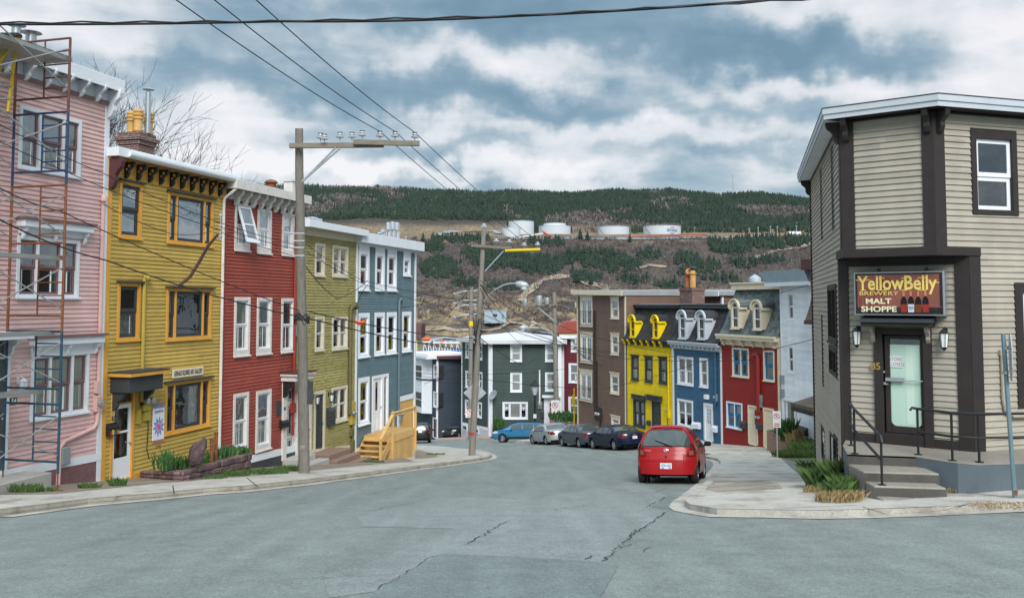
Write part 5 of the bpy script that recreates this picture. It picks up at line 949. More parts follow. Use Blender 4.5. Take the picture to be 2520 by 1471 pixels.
# right front
rt = T(UR, FR_); uL = (Vector(LR) - Vector(UR)).length
w1 = rt.rect('z7', 1367, 285, 1683, 860); rt.window(w1, Cm='dark_brown', cw=.13, Sm='white_clean', sw=.085, topw=.2, sillw=.0, split=.47, gl='glass')
q = rt.rect('z8', 1392, 160, 1392, 850); rt.window((q[0], q[0]+1.7, q[2], q[3]), Cm='dark_brown', cw=.2, Sm='white_clean', sw=.08, curt='blind', sillw=0, cols=(1, 1))
siding_l = rt.holes + [(-1, uL-.01, -9, zB-.0)]; m = MB(); siding(m, rt.w, -.42, zE, siding_l, .122, .026); rt.part('front_wall', m, 'beige_boards'); rt.board(-.03, .24, zB+.18, zS, 'dark_brown', .05); rt.board(uL-.02, uL+.26, -.5, zB-.0, 'dark_brown', .05)
m = MB(); m.box(-.04, uL+.26, -.07, .02, zB, zB+.18); rt.part('beam', m, 'dark_brown', bevel=.008); m = MB(); m.box(.24, rt.w, -.045, .02, zE, zS); rt.part('frieze', m, 'dark_brown'); m = MB(); m.box(uL+.26, rt.w, -.06, .02, -.75, -.3); rt.part('base_board', m, 'dark_brown')
c = MB(); u, z1 = rt.pt('z8', 1316, 545); z0 = rt.pt('z8', 1330, 800)[1]; c.tube([(u,-.06,z1),(u,-.06,z0),(u+.04,-.07,z0-.22),(u+.22,-.08,z0-.34),(u+2.5,-.08,z0-.38)], .035, 8); c.box(u-.05, u+.05, -.08, 0, z1-.05, z1+.05); rt.part('conduit', c, 'beige_boards', smooth=40)
# street side
lf = T(FL, UL)
for i, r in enumerate(((395, 560, 414, 1010), (466, 420, 490, 945))): q = lf.rect('z7', *r); lf.window(q, Cm='dark_brown', cw=.2, Sm='white_clean', sw=.16, sillw=.0, name='window', out=.02)
q = lf.rect('z8', 378, 175, 432, 500); lf.window(q, Cm='dark_brown', cw=.14, Sm='dark_brown', gl='glass_dark', sillw=.03, cols=(1, 1)); q = lf.rect('z8', 386, 500, 432, 690); lf.window(q, Cm='dark_brown', cw=.12, Sm='dark_brown', gl='glass_dark', sillw=0, cols=(1, 1))
q = lf.rect('z8', 340, 335, 355, 735); lf.window(q, Cm='dark_brown', cw=.12, Sm='white', sw=.14, sillw=0, out=.02); q = lf.rect('z8', 338, 930, 362, 1165); lf.window(q, Cm='dark_brown', cw=.14, Sm='white_clean', sw=.14, sillw=0, out=.02); q = lf.rect('z8', 386, 965, 410, 1235); lf.window(q, Cm='dark_brown', cw=.1, Sm='white_clean', sw=.2, sillw=0, rows=1, out=.02); q = lf.rect('z8', 412, 990, 436, 1240); lf.door(q, cw=.08, Cm='dark_brown', Dm='charcoal')
uu = lf.w; m = MB(); siding(m, lf.w, -3.2, zE, lf.holes + [(lf.w-.68, lf.w+1, -9, zB)], .122, .026); lf.part('side_wall', m, 'beige_boards'); lf.board(lf.w-.22, lf.w+.02, zB, zS, 'dark_brown', .05); lf.board(lf.w-.9, lf.w-.66, -.6, zB, 'dark_brown', .05); m = MB(); m.box(0, lf.w-.22, -.045, .02, zE, zS); lf.part('frieze', m, 'dark_brown'); lf.board(-.02, .2, -3, zS, 'dark_brown', .05)
m = MB(); m.box(lf.w-.95, lf.w+.06, -.07, .02, zB, zB+.18); lf.part('beam', m, 'dark_brown')
# entrance wall on the lower cut corner
en = T(LL, LR)
q = en.rect('z8', 628, 412, 962, 1060); u0, u1, z0, z1 = q; z0 = 0.0; en.holes.append((u0, u1, z0-.2, z1)); zd = en.pt('z8', 800, 992)[1]
m = MB(); m.box(u0, u0+.17, -.08, .06, z0-.05, z1); m.box(u1-.17, u1, -.08, .06, z0-.05, z1); m.box(u0+.17, u1-.17, -.07, .06, z1-.12, z1); m.box(u0+.17, u1-.17, -.05, .06, z0-.05, zd); en.part('door_frame', m, 'dark_brown', bevel=.008)
a, b = u0+.2, u1-.17; c0, d0 = zd+.01, z1-.14; dr = MB(); dr.box(a, a+.1, -.02, .04, c0, d0); dr.box(b-.06, b, -.02, .04, c0, d0); dr.box(a+.1, b-.06, -.019, .039, c0, c0+.14); dr.box(a+.1, b-.06, -.019, .039, d0-.07, d0); D_ = en.part('glass_door', dr, 'dark_brown', bevel=.006)
mat('mint_paper', (.47, .66, .56), var=.06, scale=1.2, stretch=(2, 1, .3), rough=.25, spec=.6); zt_ = en.pt('z8', 800, 502)[1]; m = MB(); cr = .1; x0, x1, y0, y1 = a+.1, b-.06, c0+.14, zt_
m.add([(x0+cr-cr*math.cos(t), .012, y0+cr-cr*math.sin(t)) for t in (0, .4, .8, 1.2, 1.57)] + [(x1-cr+cr*math.sin(t), .012, y0+cr-cr*math.cos(t)) for t in (0, .4, .8, 1.2, 1.57)] + [(x1, .012, y1), (x0, .012, y1)], [list(range(12))]); en.part('papered_glass', m, 'mint_paper', D_)
m = MB(); m.quad((x0,.014,y1),(x1,.014,y1),(x1,.014,d0-.07),(x0,.014,d0-.07)); en.part('pane', m, 'glass_dark', D_); m = MB(); m.box(a, b, .3, .32, c0, d0); en.part('room', m, 'interior', D_); m = MB(); m.box(x0+.3, x0+.45, .009, .0115, y0+.05, y1-.02); mat('mint_light', (.56, .72, .62), var=.05, rough=.25); en.part('paper_strip', m, 'mint_light', D_)
z = en.pt('z8', 800, 697)[1]; m = MB(); m.tube([(a+.02,-.06,z),(b-.01,-.06,z)], .014, 8); m.box(a+.02, a+.38, -.07, -.02, z-.03, z+.045); en.part('push_bar', m, 'chrome', D_); m = MB(); u_, z_ = en.pt('z8', 690, 712); m.box(u_-.02, u_+.07, -.07, 0, z_-.03, z_+.0); m.lathe([(.03,0),(.03,-.03)], 10, (u_, -.02, z_), 'y'); m.lathe([(.025,0),(.025,-.03)], 10, (u_-.01, -.02, en.pt('z8',686,650)[1]), 'y'); en.part('lock_handle', m, 'chrome', D_)
pa = en.rect('z8', 710, 562, 785, 627); m = MB(); m.box(pa[0], pa[1], -.004, .008, pa[2], pa[3]); en.part('paper_notice', m, 'sign_white', D_); m = MB(); pc = (pa[0]+pa[1])/2
for t_, f in (('STORE', .7), ('CLOSED', .26)): put_text(m, t_, .105, wall_T(pc, -.0065, pa[2]+(pa[3]-pa[2])*f), ext=.001, xs=.85)
en.part('notice_lettering', m, 'grey_metal', D_)
m = MB(); u_, z_ = en.pt('z8', 643, 620); put_text(m, '85', .2, wall_T(u_+.0, -.083, z_), ext=.006, bold=.004); en.part('number', m, 'gold')
h0, h1 = en.pt('z8', 592, 395), en.pt('z8', 958, 408); m = MB(); m.box(h0[0]-.02, h1[0]+.02, -.42, 0, h1[1]+.02, h1[1]+.1); hd = en.part('door_hood', m, 'dark_brown', bevel=.01); m = MB(); m.hexa([(h0[0]-.05,-.46,h1[1]+.1),(h1[0]+.05,-.46,h1[1]+.1),(h1[0]+.05,0,h1[1]+.1),(h0[0]-.05,0,h1[1]+.1),(h0[0]-.05,-.46,h1[1]+.13),(h1[0]+.05,-.46,h1[1]+.13),(h1[0]+.05,0,h1[1]+.24),(h0[0]-.05,0,h1[1]+.24)]); en.part('hood_roof', m, 'charcoal', hd)
for uu in (h0[0]+.13, h1[0]-.1): en.bracket(uu, h1[1]+.02, .36, .26, .08, 'beige_boards')
for x, y in ((545, 440), (1022, 452)): u_, z_ = en.pt('z8', x, y); lantern(en, u_, z_+.03, 'black', .34)
siding_ = MB(); siding(siding_, en.w, -.05, zB, en.holes, .122, .026); en.part('entrance_wall', siding_, 'beige_boards'); en.board(-.02, .16, -.1, zB, 'dark_brown', .04); en.board(en.w-.24, en.w+.02, -.3, zB, 'dark_brown', .05); 
for a_, b_ in ((.16, u0), (u1, en.w-.24)): m = MB(); m.box(a_, b_, -.04, .02, -.1, .16); en.part('base_board', m, 'dark_brown')
m = MB(); m.box(.16, en.w-.24, -.03, .02, zB-.16, zB-.002); en.part('soffit_shade', m, 'dark_brown')  # dark strip on the wall: shade below the soffit put in as colour
# soffit under the overhang, floor body, roof
loc = lambda P, z: (P[0]-UR[0], P[1]-UR[1], z)
m = MB(); m.add([loc(p, zB+.002) for p in (UL, LL, LR, UR)], [(0, 1, 2, 3)]); m.build('soffit', 'dark_brown', CS)
def inset(Ps, d):
    out = []; n = len(Ps)
    for i in range(n):
        a, b, c = Vector(Ps[i-1]), Vector(Ps[i]), Vector(Ps[(i+1) % n]); e1, e2 = (b-a).normalized(), (c-b).normalized(); n1, n2 = Vector((e1.y, -e1.x)), Vector((e2.y, -e2.x)); k = (n1+n2); k = k / (k.length**2) * 2
        out.append(tuple(b + k * d))
    return out
poly = [FL, UL, UR, FR_, (17, 28.5)]; ro = inset(poly, .34); k = len(ro); rz = zS + .02
b = MB(); b.add([loc(p, rz) for p in ro] + [loc(p, rz+.21) for p in ro], [list(range(k))[::-1], list(range(k, 2*k))] + [(i, (i+1) % k, k+(i+1) % k, k+i) for i in range(k)]); b.build('roof', 'dark_brown', CS)
b = MB(); b.add([loc(p, rz-.004) for p in (FL, UL, ro[1], ro[0])], [(0, 1, 2, 3)]); b.build('soffit_boards', 'white', CS)
r2 = inset(poly, .36); b = MB(); b.add([loc(p, rz+.005) for p in r2] + [loc(p, rz+.11) for p in r2], [list(range(k))[::-1], list(range(k, 2*k))] + [(i, (i+1) % k, k+(i+1) % k, k+i) for i in range(k)]); b.build('fascia', 'grey_white', CS)
r2 = inset(poly, .385); b = MB(); b.add([loc(p, rz+.112) for p in r2] + [loc(p, rz+.23) for p in r2], [list(range(k))[::-1], list(range(k, 2*k))] + [(i, (i+1) % k, k+(i+1) % k, k+i) for i in range(k)]); b.build('fascia', 'grey_white', CS)
r2 = inset(poly, .395); b = MB(); b.add([loc(p, rz+.232) for p in r2] + [loc(p, rz+.25) for p in r2], [list(range(k))[::-1], list(range(k, 2*k))] + [(i, (i+1) % k, k+(i+1) % k, k+i) for i in range(k)]); b.build('roof_felt', 'charcoal', CS)
for F_, uu in ((up, .12), (up, up.w-.08), (rt, .1), (rt, rt.w-.3), (lf, lf.w-.1), (lf, .15)): F_.bracket(uu, zS+.02, .46, .26, .11, 'dark_brown', y0=-.05)
b = MB(); b.add([loc(p, -3.2) for p in (FL, LL, LR, FR_, (17, 28.5))] , [(0, 1, 2, 3, 4)]); bk = [FR_, (17, 28.5), FL]
for p, q in zip(bk, bk[1:]): b.add([loc(p, -3.2), loc(q, -3.2), loc(q, zS), loc(p, zS)], [(0, 1, 2, 3)])
b.build('back_wall', 'beige_boards', CS)
# ---- shop sign
q = en.rect('z8', 515, 103, 1020, 345, .3); sw_, sh = q[1]-q[0], q[3]-q[2]; x, y = en.F.xy((q[0]+q[1])/2, .22); SG = empty('shop_sign', (x, y, (q[2]+q[3])/2 + zb), en.F.ang, 'framed brewery malt shop sign with yellow lettering and four bottles above the corner door', 'sign')
m = MB(); m.box(-sw_/2, sw_/2, -.1, .2, -sh/2, sh/2); m.build('sign_box', 'steel', SG, bevel=.015)
mat('sign_dark', (.03, .022, .025), var=.9, scale=14, rough=.35, dark=(.2, .12, .12), dark_at=.62); mat('sign_rose', (.25, .088, .068), var=.25, scale=3, rough=.35); mat('sign_etch', (.2, .05, .04), var=.2); mat('sign_yellow', (.85, .66, .17), var=.12, scale=9); mat('sign_cream', (.8, .76, .5), var=.08); mat('bottle_black', (.012, .01, .01), rough=.25); mat('label_red', (.3, .03, .02), var=.2); mat('label_white', (.6, .58, .66)); mat('label_brown', (.17, .045, .02), var=.2); mat('bottle_cap', (.55, .2, .1))
m = MB(); m.box(-sw_/2+.035, sw_/2-.035, -.108, -.1, -sh/2+.035, sh/2-.035); m.build('sign_panel', 'sign_dark', SG); m = MB(); m.box(-sw_/2+.08, sw_/2-.09, -.112, -.108, -sh*.31, sh/2-.07); m.build('sign_picture', 'sign_rose', SG)
m = MB(); X = lambda f: -sw_/2 + sw_*f; Z = lambda f: sh/2 - sh*f            # etched building behind the lettering
for i in range(6): m.box(X(.06+.06*i), X(.095+.06*i), -.1135, -.112, Z(.78), Z(.62))
for i in range(6): m.box(X(.06+.06*i), X(.095+.06*i), -.1135, -.112, Z(.56), Z(.42))
m.box(X(.05), X(.43), -.1133, -.112, Z(.4), Z(.385)); m.box(X(.05), X(.43), -.1133, -.112, Z(.6), Z(.585)); m.quad((X(.28),-.1132,Z(.38)),(X(.47),-.1132,Z(.38)),(X(.45),-.1132,Z(.2)),(X(.36),-.1132,Z(.12)),(X(.3),-.1132,Z(.2))); m.build('etched_building', 'sign_etch', SG)
def fit(m, t, cx, cz, w, h, y=-.117, bold=0.0, serif=False):
    vs, fs = text_mesh(t, 1, ext=.0, bold=bold); xs = [v.x for v in vs]; ys = [v.y for v in vs]; a, b, c, d = min(xs), max(xs), min(ys), max(ys); kx, kz = w/(b-a), h/(d-c)
    m.add([(cx + (v.x-(a+b)/2)*kx, y, cz + (v.y-(c+d)/2)*kz) for v in vs], fs); return lambda xx: cx + (xx-(a+b)/2)*kx
m = MB(); fit(m, 'YellowBelly', X(.485), Z(.31), sw_*.88, sh*.42, bold=.02)
for fx, z0, w in ((.065,.19,.07),(.165,.19,.05),(.11,.425,.07),(.295,.155,.05),(.335,.155,.05),(.745,.155,.05),(.785,.155,.05),(.305,.425,.055),(.345,.425,.055),(.75,.43,.05),(.79,.43,.05),(.575,.155,.06),(.57,.43,.06),(.44,.255,.05),(.53,.255,.05),(.86,.265,.05),(.93,.265,.04)):
    m.box(X(fx-w/2), X(fx+w/2), -.1174, -.1168, Z(z0)-.006, Z(z0)+.008)
m.build('sign_lettering', 'sign_yellow', SG); m = MB(); fit(m, 'BREWERY', X(.29), Z(.495), sw_*.44, sh*.085); m.build('sign_lettering', 'sign_yellow', SG)
m = MB(); fit(m, 'MALT', X(.285), Z(.67), sw_*.29, sh*.125, bold=.03); fit(m, 'SHOPPE', X(.285), Z(.85), sw_*.4, sh*.13, bold=.03)
m.build('sign_lettering', 'sign_cream', SG)
for i, (lm, tx) in enumerate((('label_red', ''), ('label_white', 'SJS'), ('label_brown', ''), ('label_red', ''))):
    cx, z0, h = X(.565+.078*i), Z(.955-.005*(i % 2)), sh*.5; w = sw_*.033
    pr = [(w,0),(w,.56),(w*.8,.66),(w*.36,.76),(w*.32,.95),(w*.4,.96),(w*.4,1.0)]; m = MB(); m.prism([(cx-r_, z0+h*t) for r_, t in pr] + [(cx+r_, z0+h*t) for r_, t in pr[::-1]], 'y', -.119, -.112); o = m.build('bottle_picture', 'bottle_black', SG); m = MB(); m.box(cx-w, cx+w, -.121, -.119, z0+h*.06, z0+h*.42); m.build('bottle_label', lm, o); m = MB(); m.box(cx-w*.38, cx+w*.38, -.121, -.119, z0+h*.78, z0+h); m.build('bottle_top', 'bottle_cap', o)
    if tx: m = MB(); fit(m, tx, cx, z0+h*.24, w*1.6, h*.16, -.1225, .02); m.build('bottle_lettering', 'blue_trim', o)
m = MB()
for f in (.27, .8): m.box(X(f)-.03, X(f)+.03, .0, .06, sh/2, sh/2+.07)
m.build('sign_bracket', 'charcoal', SG)
# ---- concrete landing with steps, and its railings
def zp(z, x, y, zz): dx, dz = ray(*D(z, x, y)); Y = zz / dz; return Vector((dx * Y, Y, zz))
L0 = zb - .02; ST = empty('entrance_steps', (7.5, 16.9, g(7.5, 16.9)), 0, 'concrete steps and blue grey landing in front of the corner shop door', 'steps'); T0 = Matrix.Translation(-ST.location)
fl, fr = zp('z13', 738, 462, L0), zp('z13', 1430, 488, L0); edge = [fr] + [zp('z13', *p, L0 - d) for p, d in (((1640, 522), .0), ((1850, 552), .0), ((2060, 573), .02), ((2250, 566), .02), ((2520, 560), .02))] + [Vector((13.5, 17.2, L0))]
back = [Vector((13.5, 18.95, L0)), Vector((LR[0]+.02, LR[1]+.06, L0)), Vector((LL[0]+.05, LL[1]+.05, L0)), zp('z13', 692, 372, L0)]
top = [fl] + edge + back; m = MB(); m.T = T0; n = len(top); m.add([(p.x, p.y, p.z) for p in top], [list(range(n))]); m.build('landing', 'aggregate', ST)
m = MB(); m.T = T0
seq = edge; seq2 = [fl, back[-1], back[-2]]
for p, q in list(zip(seq, seq[1:])): m.add([(p.x,p.y,p.z-.004),(q.x,q.y,q.z-.004),(q.x,q.y,g(q.x,q.y)-.3),(p.x,p.y,g(p.x,p.y)-.3)], [(0,3,2,1)])
m.build('landing_wall', 'blue_concrete', ST); m = MB(); m.T = T0
for p, q in zip(seq2, seq2[1:]): m.add([(p.x,p.y,p.z-.004),(q.x,q.y,q.z-.004),(q.x,q.y,-5.2),(p.x,p.y,-5.2)], [(0,1,2,3)])
m.build('side_wall', 'blue_concrete', ST)
lv = [(L0, None), (-3.075, None), (-3.25, None), (-3.43, None)]; xl, xr = (735, 755, 770, 785), (1480, 1530, 1450, 1180); pY = (fl.y + fr.y) / 2
Ys = [(fl.y, fr.y), (16.55, 16.35), (16.14, 15.95), (15.84, 15.7)]
for i in range(1, 4):
    z1 = lv[i][0] ; (ya, yb), (yc, yd) = Ys[i-1], Ys[i]; xa = fl.x + .02*i; xb = fr.x + (.12, .12, .05, -.5)[i]; m = MB(); m.T = T0
    m.hexa([(xa,yc,-4.2),(xb,yd,-4.2),(xb,yb+.05,-4.2),(xa,ya+.05,-4.2),(xa,yc,z1),(xb,yd,z1),(xb,yb+.05,z1),(xa,ya+.05,z1)]); m.build('step', 'aggregate', ST, bevel=.02)
    m = MB(); m.T = T0; m.add([(xa,yc-.004,z1-.03),(xb,yd-.004,z1-.03),(xb,yd-.004,-4.2),(xa,yc-.004,-4.2)], [(0,3,2,1)]); m.build('riser', 'concrete_dark', ST)
m = MB(); m.T = T0; m.add([(fl.x,fl.y-.004,L0-.03),(fr.x,fr.y-.004,L0-.03),(fr.x,fr.y-.004,-4),(fl.x,fl.y-.004,-4)], [(0,3,2,1)]); m.build('riser', 'concrete_dark', ST)
def railing(name, label, posts, rails):
    o = empty(name, posts[0][0], 0, label, 'railing'); t = Matrix.Translation(-Vector(posts[0][0]))
    for p, h in posts: m = MB(); m.T = t; p = Vector(p); m.tube([p, p + Vector((0, 0, h))], .024, 8); m.box(p.x-.06, p.x+.06, p.y-.05, p.y+.05, p.z, p.z+.015); m.build('post', 'black', o, smooth=40)
    for r_, nm in rails: m = MB(); m.T = t; m.tube(r_, .026, 8); m.build(nm, 'black', o, smooth=40)
P = [zp('z13', x, y-6, L0) for x, y in ((1472, 480), (1818, 540), (2090, 556))]; P = [p + Vector((0, .07, 0)) for p in P]; P.append(Vector((11.3, P[-1].y + .25, L0))); hr = .87
tp = [P[0] + Vector((-.14, 0, hr-.03)), P[0] + Vector((-.1, 0, hr+.02))] + [p + Vector((0, 0, hr)) for p in P] + [P[-1] + Vector((1.6, .4, hr))]
railing('handrail', 'black pipe railing along the front of the shop landing', [(p, hr) for p in P], [(tp, 'top_rail'), ([p + Vector((0, 0, .44)) for p in P] + [P[-1] + Vector((1.6, .4, .44))], 'middle_rail')])
a, b, c = zp('z13', 778, 375, L0), fl + Vector((.16, .04, 0)), Vector((fl.x + .2, 16.2, -3.25))
railing('handrail', 'short black handrail down the left side of the shop steps', [(a, .85), (b, .86), (c, .86)], [([a + Vector((0, 0, .85)), b + Vector((0, 0, .86)), c + Vector((0, 0, .86)), c + Vector((0, -.05, .75))], 'top_rail'), ([a + Vector((0, 0, .45)), b + Vector((0, 0, .45)), c + Vector((0, 0, .45))], 'middle_rail')])
# ================================================================ CARS
def paint(name, col, metal=.0, rough=.32): mat(name, col, rough=rough, var=.03, metal=metal, spec=.3, coat=.22)
paint('paint_red', (.36, .008, .012)); paint('paint_navy', (.005, .013, .042), .3); paint('paint_grey', (.085, .1, .125), .5); paint('paint_silver', (.42, .45, .46), .5); paint('paint_blue', (.03, .17, .33), .3); paint('paint_black', (.008, .009, .01))
m_, q_ = newmat('car_glass'); b_ = q_.n('ShaderNodeBsdfPrincipled', i_Base_Color=(.055, .075, .075, 1), i_Roughness=.04); b_.inputs['Specular IOR Level'].default_value = .9; b_.inputs['Coat Weight'].default_value = .2; b_.inputs['Coat Roughness'].default_value = .02
q_.link(b_.outputs[0], q_.n('ShaderNodeOutputMaterial').inputs[0]); M['car_glass'] = m_
mat('lamp_red', (.13, .006, .008), rough=.15, var=.15, scale=9, spec=.7, coat=.6); mat('lens_smoke', (.26, .075, .06), rough=.2); mat('lamp_clear', (.6, .6, .6), rough=.12, var=.1, spec=.7, coat=.6); mat('lamp_amber', (.6, .2, .02), rough=.15); mat('plate_white', (.7, .72, .74), var=.05); mat('rim_silver', (.5, .52, .54), rough=.3, metal=.7, var=.1)
def chaikin(P, n):
    for _ in range(n):
        Q = [P[0]]
        for a, b in zip(P, P[1:]): Q += [(a[0]*.75+b[0]*.25, a[1]*.75+b[1]*.25), (a[0]*.25+b[0]*.75, a[1]*.25+b[1]*.75)]
        P = Q + [P[-1]]
    return P
class Car:
    def __init__(s, name, label, pos, head, prof, W_, wx, R_, belt, pm, sill=.24, tum=.34, crown=.05, lift=0, steer=0, cat='car'):
        s.L = prof[-1][0]; s.W = W_; s.belt = belt; s.tum = tum; s.crown = crown; s.R = R_; s.wx = wx; s.sill = sill; s.pm = pm
        P = chaikin(prof, 3); out = [P[0]]
        for p in P[1:]: out.append((max(p[0], out[-1][0] + 1e-4), p[1]))
        # add columns round the wheels
        X = [p[0] for p in out]; s.P = out
        for xc in wx:
            for k in range(17): s._ins(xc + (R_ + .07) * math.cos(math.pi * k / 16))
        x, y = pos; hx, hy = head; l = math.hypot(hx, hy); hx, hy = hx/l, hy/l
        f = Vector((hx, hy, (g(x+hx, y+hy) - g(x-hx, y-hy)) / 2)).normalized(); r0 = Vector((-hy, hx, (g(x-hy, y+hx) - g(x+hy, y-hx)) / 2)).normalized(); up = f.cross(r0).normalized(); le = up.cross(f)
        s.e = empty(name, (0, 0, 0), 0, label, cat); s.e.matrix_world = Matrix(((f.x, le.x, up.x, x), (f.y, le.y, up.y, y), (f.z, le.z, up.z, g(x, y) + .012 + lift), (0, 0, 0, 1))); s.steer = steer; s.body()
    def _ins(s, x):
        for i, (a, b) in enumerate(zip(s.P, s.P[1:])):
            if a[0] + .004 < x < b[0] - .004: s.P.insert(i+1, (x, a[1] + (b[1]-a[1]) * (x-a[0]) / (b[0]-a[0]))); return
    def half(s, x, z):
        w = s.W / 2
        if z > s.belt: w -= (z - s.belt) * s.tum + max(0, z - s.belt - .3) * .25
        if z < .5: w -= (.5 - z) ** 2 * .5
        w += .012 * math.exp(-((z - .62) / .12) ** 2)
        for d in (x, s.L - x):
            if d < .7: w *= 1 - .12 * (1 - d / .7) ** 2
        return w
    def bulge(s, x, v):
        a = max(0, 1 - x / .7) ** 1.2 * .2; b = max(0, 1 - (s.L - x) / .8) ** 1.2 * .3
        return (a - b) * abs(v) ** 3.2
    def top(s, i, v, o=0.0):
        i = max(0, min(len(s.P) - 1.001, i)); k = int(i); t = i - k; x = s.P[k][0] * (1-t) + s.P[k+1][0] * t; z = s.P[k][1] * (1-t) + s.P[k+1][1] * t
        dx, dz = s.P[k+1][0] - s.P[k][0], s.P[k+1][1] - s.P[k][1]; l = math.hypot(dx, dz) or 1; nx, nz = -dz / l, dx / l
        c = s.crown * (1 - v * v); e = abs(v) ** 9 * .018
        return Vector((x + s.bulge(x, v) + nx * (o + c * .5 - e) - s.L / 2, v * s.half(x, z), z + nz * (o + c - e)))
    def ztop(s, x):
        for a, b in zip(s.P, s.P[1:]):
            if a[0] <= x <= b[0]: return a[1] + (b[1]-a[1]) * (x-a[0]) / max(1e-6, b[0]-a[0])
        return s.P[-1][1]
    def zlow(s, x):
        z = s.sill + .01 * max(0, 1 - x / .5) + .03 * max(0, 1 - (s.L - x) / .5)
        for xc in s.wx:
            d = abs(x - xc); ra = s.R + .07
            if d < ra: z = max(z, s.R + math.sqrt(ra * ra - d * d) * .98)
        return z
    def side(s, x, z, sg, o=0.0):
        return Vector((x + s.bulge(x, 1) - s.L / 2, sg * (s.half(x, z) + o), z))
    def idx(s, z, rear=True):
        n = len(s.P); R_ = range(n - 1) if rear else range(n - 2, -1, -1)
        for i in R_:
            a, b = s.P[i][1], s.P[i+1][1]
            if (a <= z <= b) or (b <= z <= a): return i + (z - a) / ((b - a) or 1)
        return 0 if rear else n - 1.01
    def idx_x(s, x):
        for i, (a, b) in enumerate(zip(s.P, s.P[1:])):
            if a[0] <= x <= b[0]: return i + (x - a[0]) / max(1e-6, b[0] - a[0])
        return len(s.P) - 1.01
    def body(s):
        mb = MB(); V = [-1, -.985, -.94, -.85, -.7, -.5, -.25, 0, .25, .5, .7, .85, .94, .985, 1]; n = len(s.P); nv = len(V)
        mb.add([s.top(i if i < n - 1 else n - 1.002, v) for i in range(n) for v in V], [(i*nv+j, (i+1)*nv+j, (i+1)*nv+j+1, i*nv+j+1) for i in range(n-1) for j in range(nv-1)])
        nr = 13
        for sg in (1, -1):
            vs = []
            for i in range(n):
                x, zt = s.P[i]; tp = s.top(i if i < n - 1 else n - 1.002, sg); zl = min(s.zlow(x), zt)
                for k in range(nr):
                    t = k / (nr - 1); z = zl + (zt - zl) * t; p = s.side(x, z, sg); d = tp - s.side(x, zt, sg); p += d * t ** 4; vs.append(p)
            fs = [(i*nr+k, i*nr+k+1, (i+1)*nr+k+1, (i+1)*nr+k) for i in range(n-1) for k in range(nr-1)]
            mb.add(vs, fs if sg > 0 else [f[::-1] for f in fs])
        s.bo = mb.build('body', s.pm, s.e, smooth=38); u = MB(); w = s.W / 2; h = s.L / 2
        u.box(.25 - h, s.L - .3 - h, -w + .3, w - .3, s.sill - .04, .62); u.box(.6 - h, s.L - .7 - h, -w + .06, w - .06, s.sill - .02, s.sill + .16)
        for xc in s.wx:
            for sg in (1, -1): u.lathe([(s.R + .08, sg * (w - .3)), (s.R + .08, sg * (w - .27))], 20, (xc - h, 0, s.R + .02), 'y')
        u.build('underbody', 'rubber', s.e)
        for i, xc in enumerate(s.wx):
            for sg in (1, -1):
                t = MB(); t.lathe([(s.R*.66,-.1),(s.R*.93,-.1),(s.R,-.07),(s.R,.07),(s.R*.93,.095),(s.R*.68,.1),(s.R*.62,.06)], 24, axis='y'); r = MB(); r.lathe([(s.R*.66,.05),(s.R*.66,.085),(s.R*.6,.085),(s.R*.57,.045)], 24, axis='y')
                for k in range(7): r.T = Matrix.Rotation(2*math.pi*k/7, 4, 'Y'); r.hexa([(-s.R*.1,.05,0),(s.R*.1,.05,0),(s.R*.1,.075,0),(-s.R*.1,.075,0),(-s.R*.07,.05,s.R*.62),(s.R*.07,.05,s.R*.62),(s.R*.07,.085,s.R*.62),(-s.R*.07,.085,s.R*.62)])
                r.T = None; r.lathe([(s.R*.16,.06),(s.R*.16,.095),(.001,.1)], 12, axis='y')
                wo = t.build('wheel', 'tyre', s.e, smooth=40); wo.location = (xc - h, sg * (w - .13), s.R); wo.rotation_euler = (0, 0, (s.steer if i == 1 else 0) + (math.pi if sg < 0 else 0))
                ro = r.build('rim', 'rim_silver', wo, smooth=30); d = MB(); d.lathe([(s.R*.6,.02),(s.R*.6,.022)], 20, axis='y'); d.build('spoke_shade', 'rubber', wo)  # dark disc: the shade between the spokes put in as colour
    def patch(s, name, i0, i1, v0, v1, m, o=.006, n=10, k=10, shape=None, parent=None, **kw):
        mb = MB(); vs = []
        for a in range(n + 1):
            t = a / n; i = i0 + (i1 - i0) * t; va, vb = shape(t) if shape else (v0, v1)
            for b in range(k + 1): vs.append(s.top(i, va + (vb - va) * b / k, o))
        mb.add(vs, [(a*(k+1)+b, (a+1)*(k+1)+b, (a+1)*(k+1)+b+1, a*(k+1)+b+1) for a in range(n) for b in range(k)]); return mb.build(name, m, parent or s.e, smooth=60, **kw)
    def sidepatch(s, name, xs, lo, hi, m, sg, o=.007, parent=None, k=5):
        mb = MB(); vs = []
        for x, a, b in zip(xs, lo, hi):
            for j in range(k + 1): vs.append(s.side(x, a + (b - a) * j / k, sg, o))
        fs = [(i*(k+1)+j, i*(k+1)+j+1, (i+1)*(k+1)+j+1, (i+1)*(k+1)+j) for i in range(len(xs)-1) for j in range(k)]
        mb.add(vs, fs if sg > 0 else [f[::-1] for f in fs]); return mb.build(name, m, parent or s.e, smooth=60)
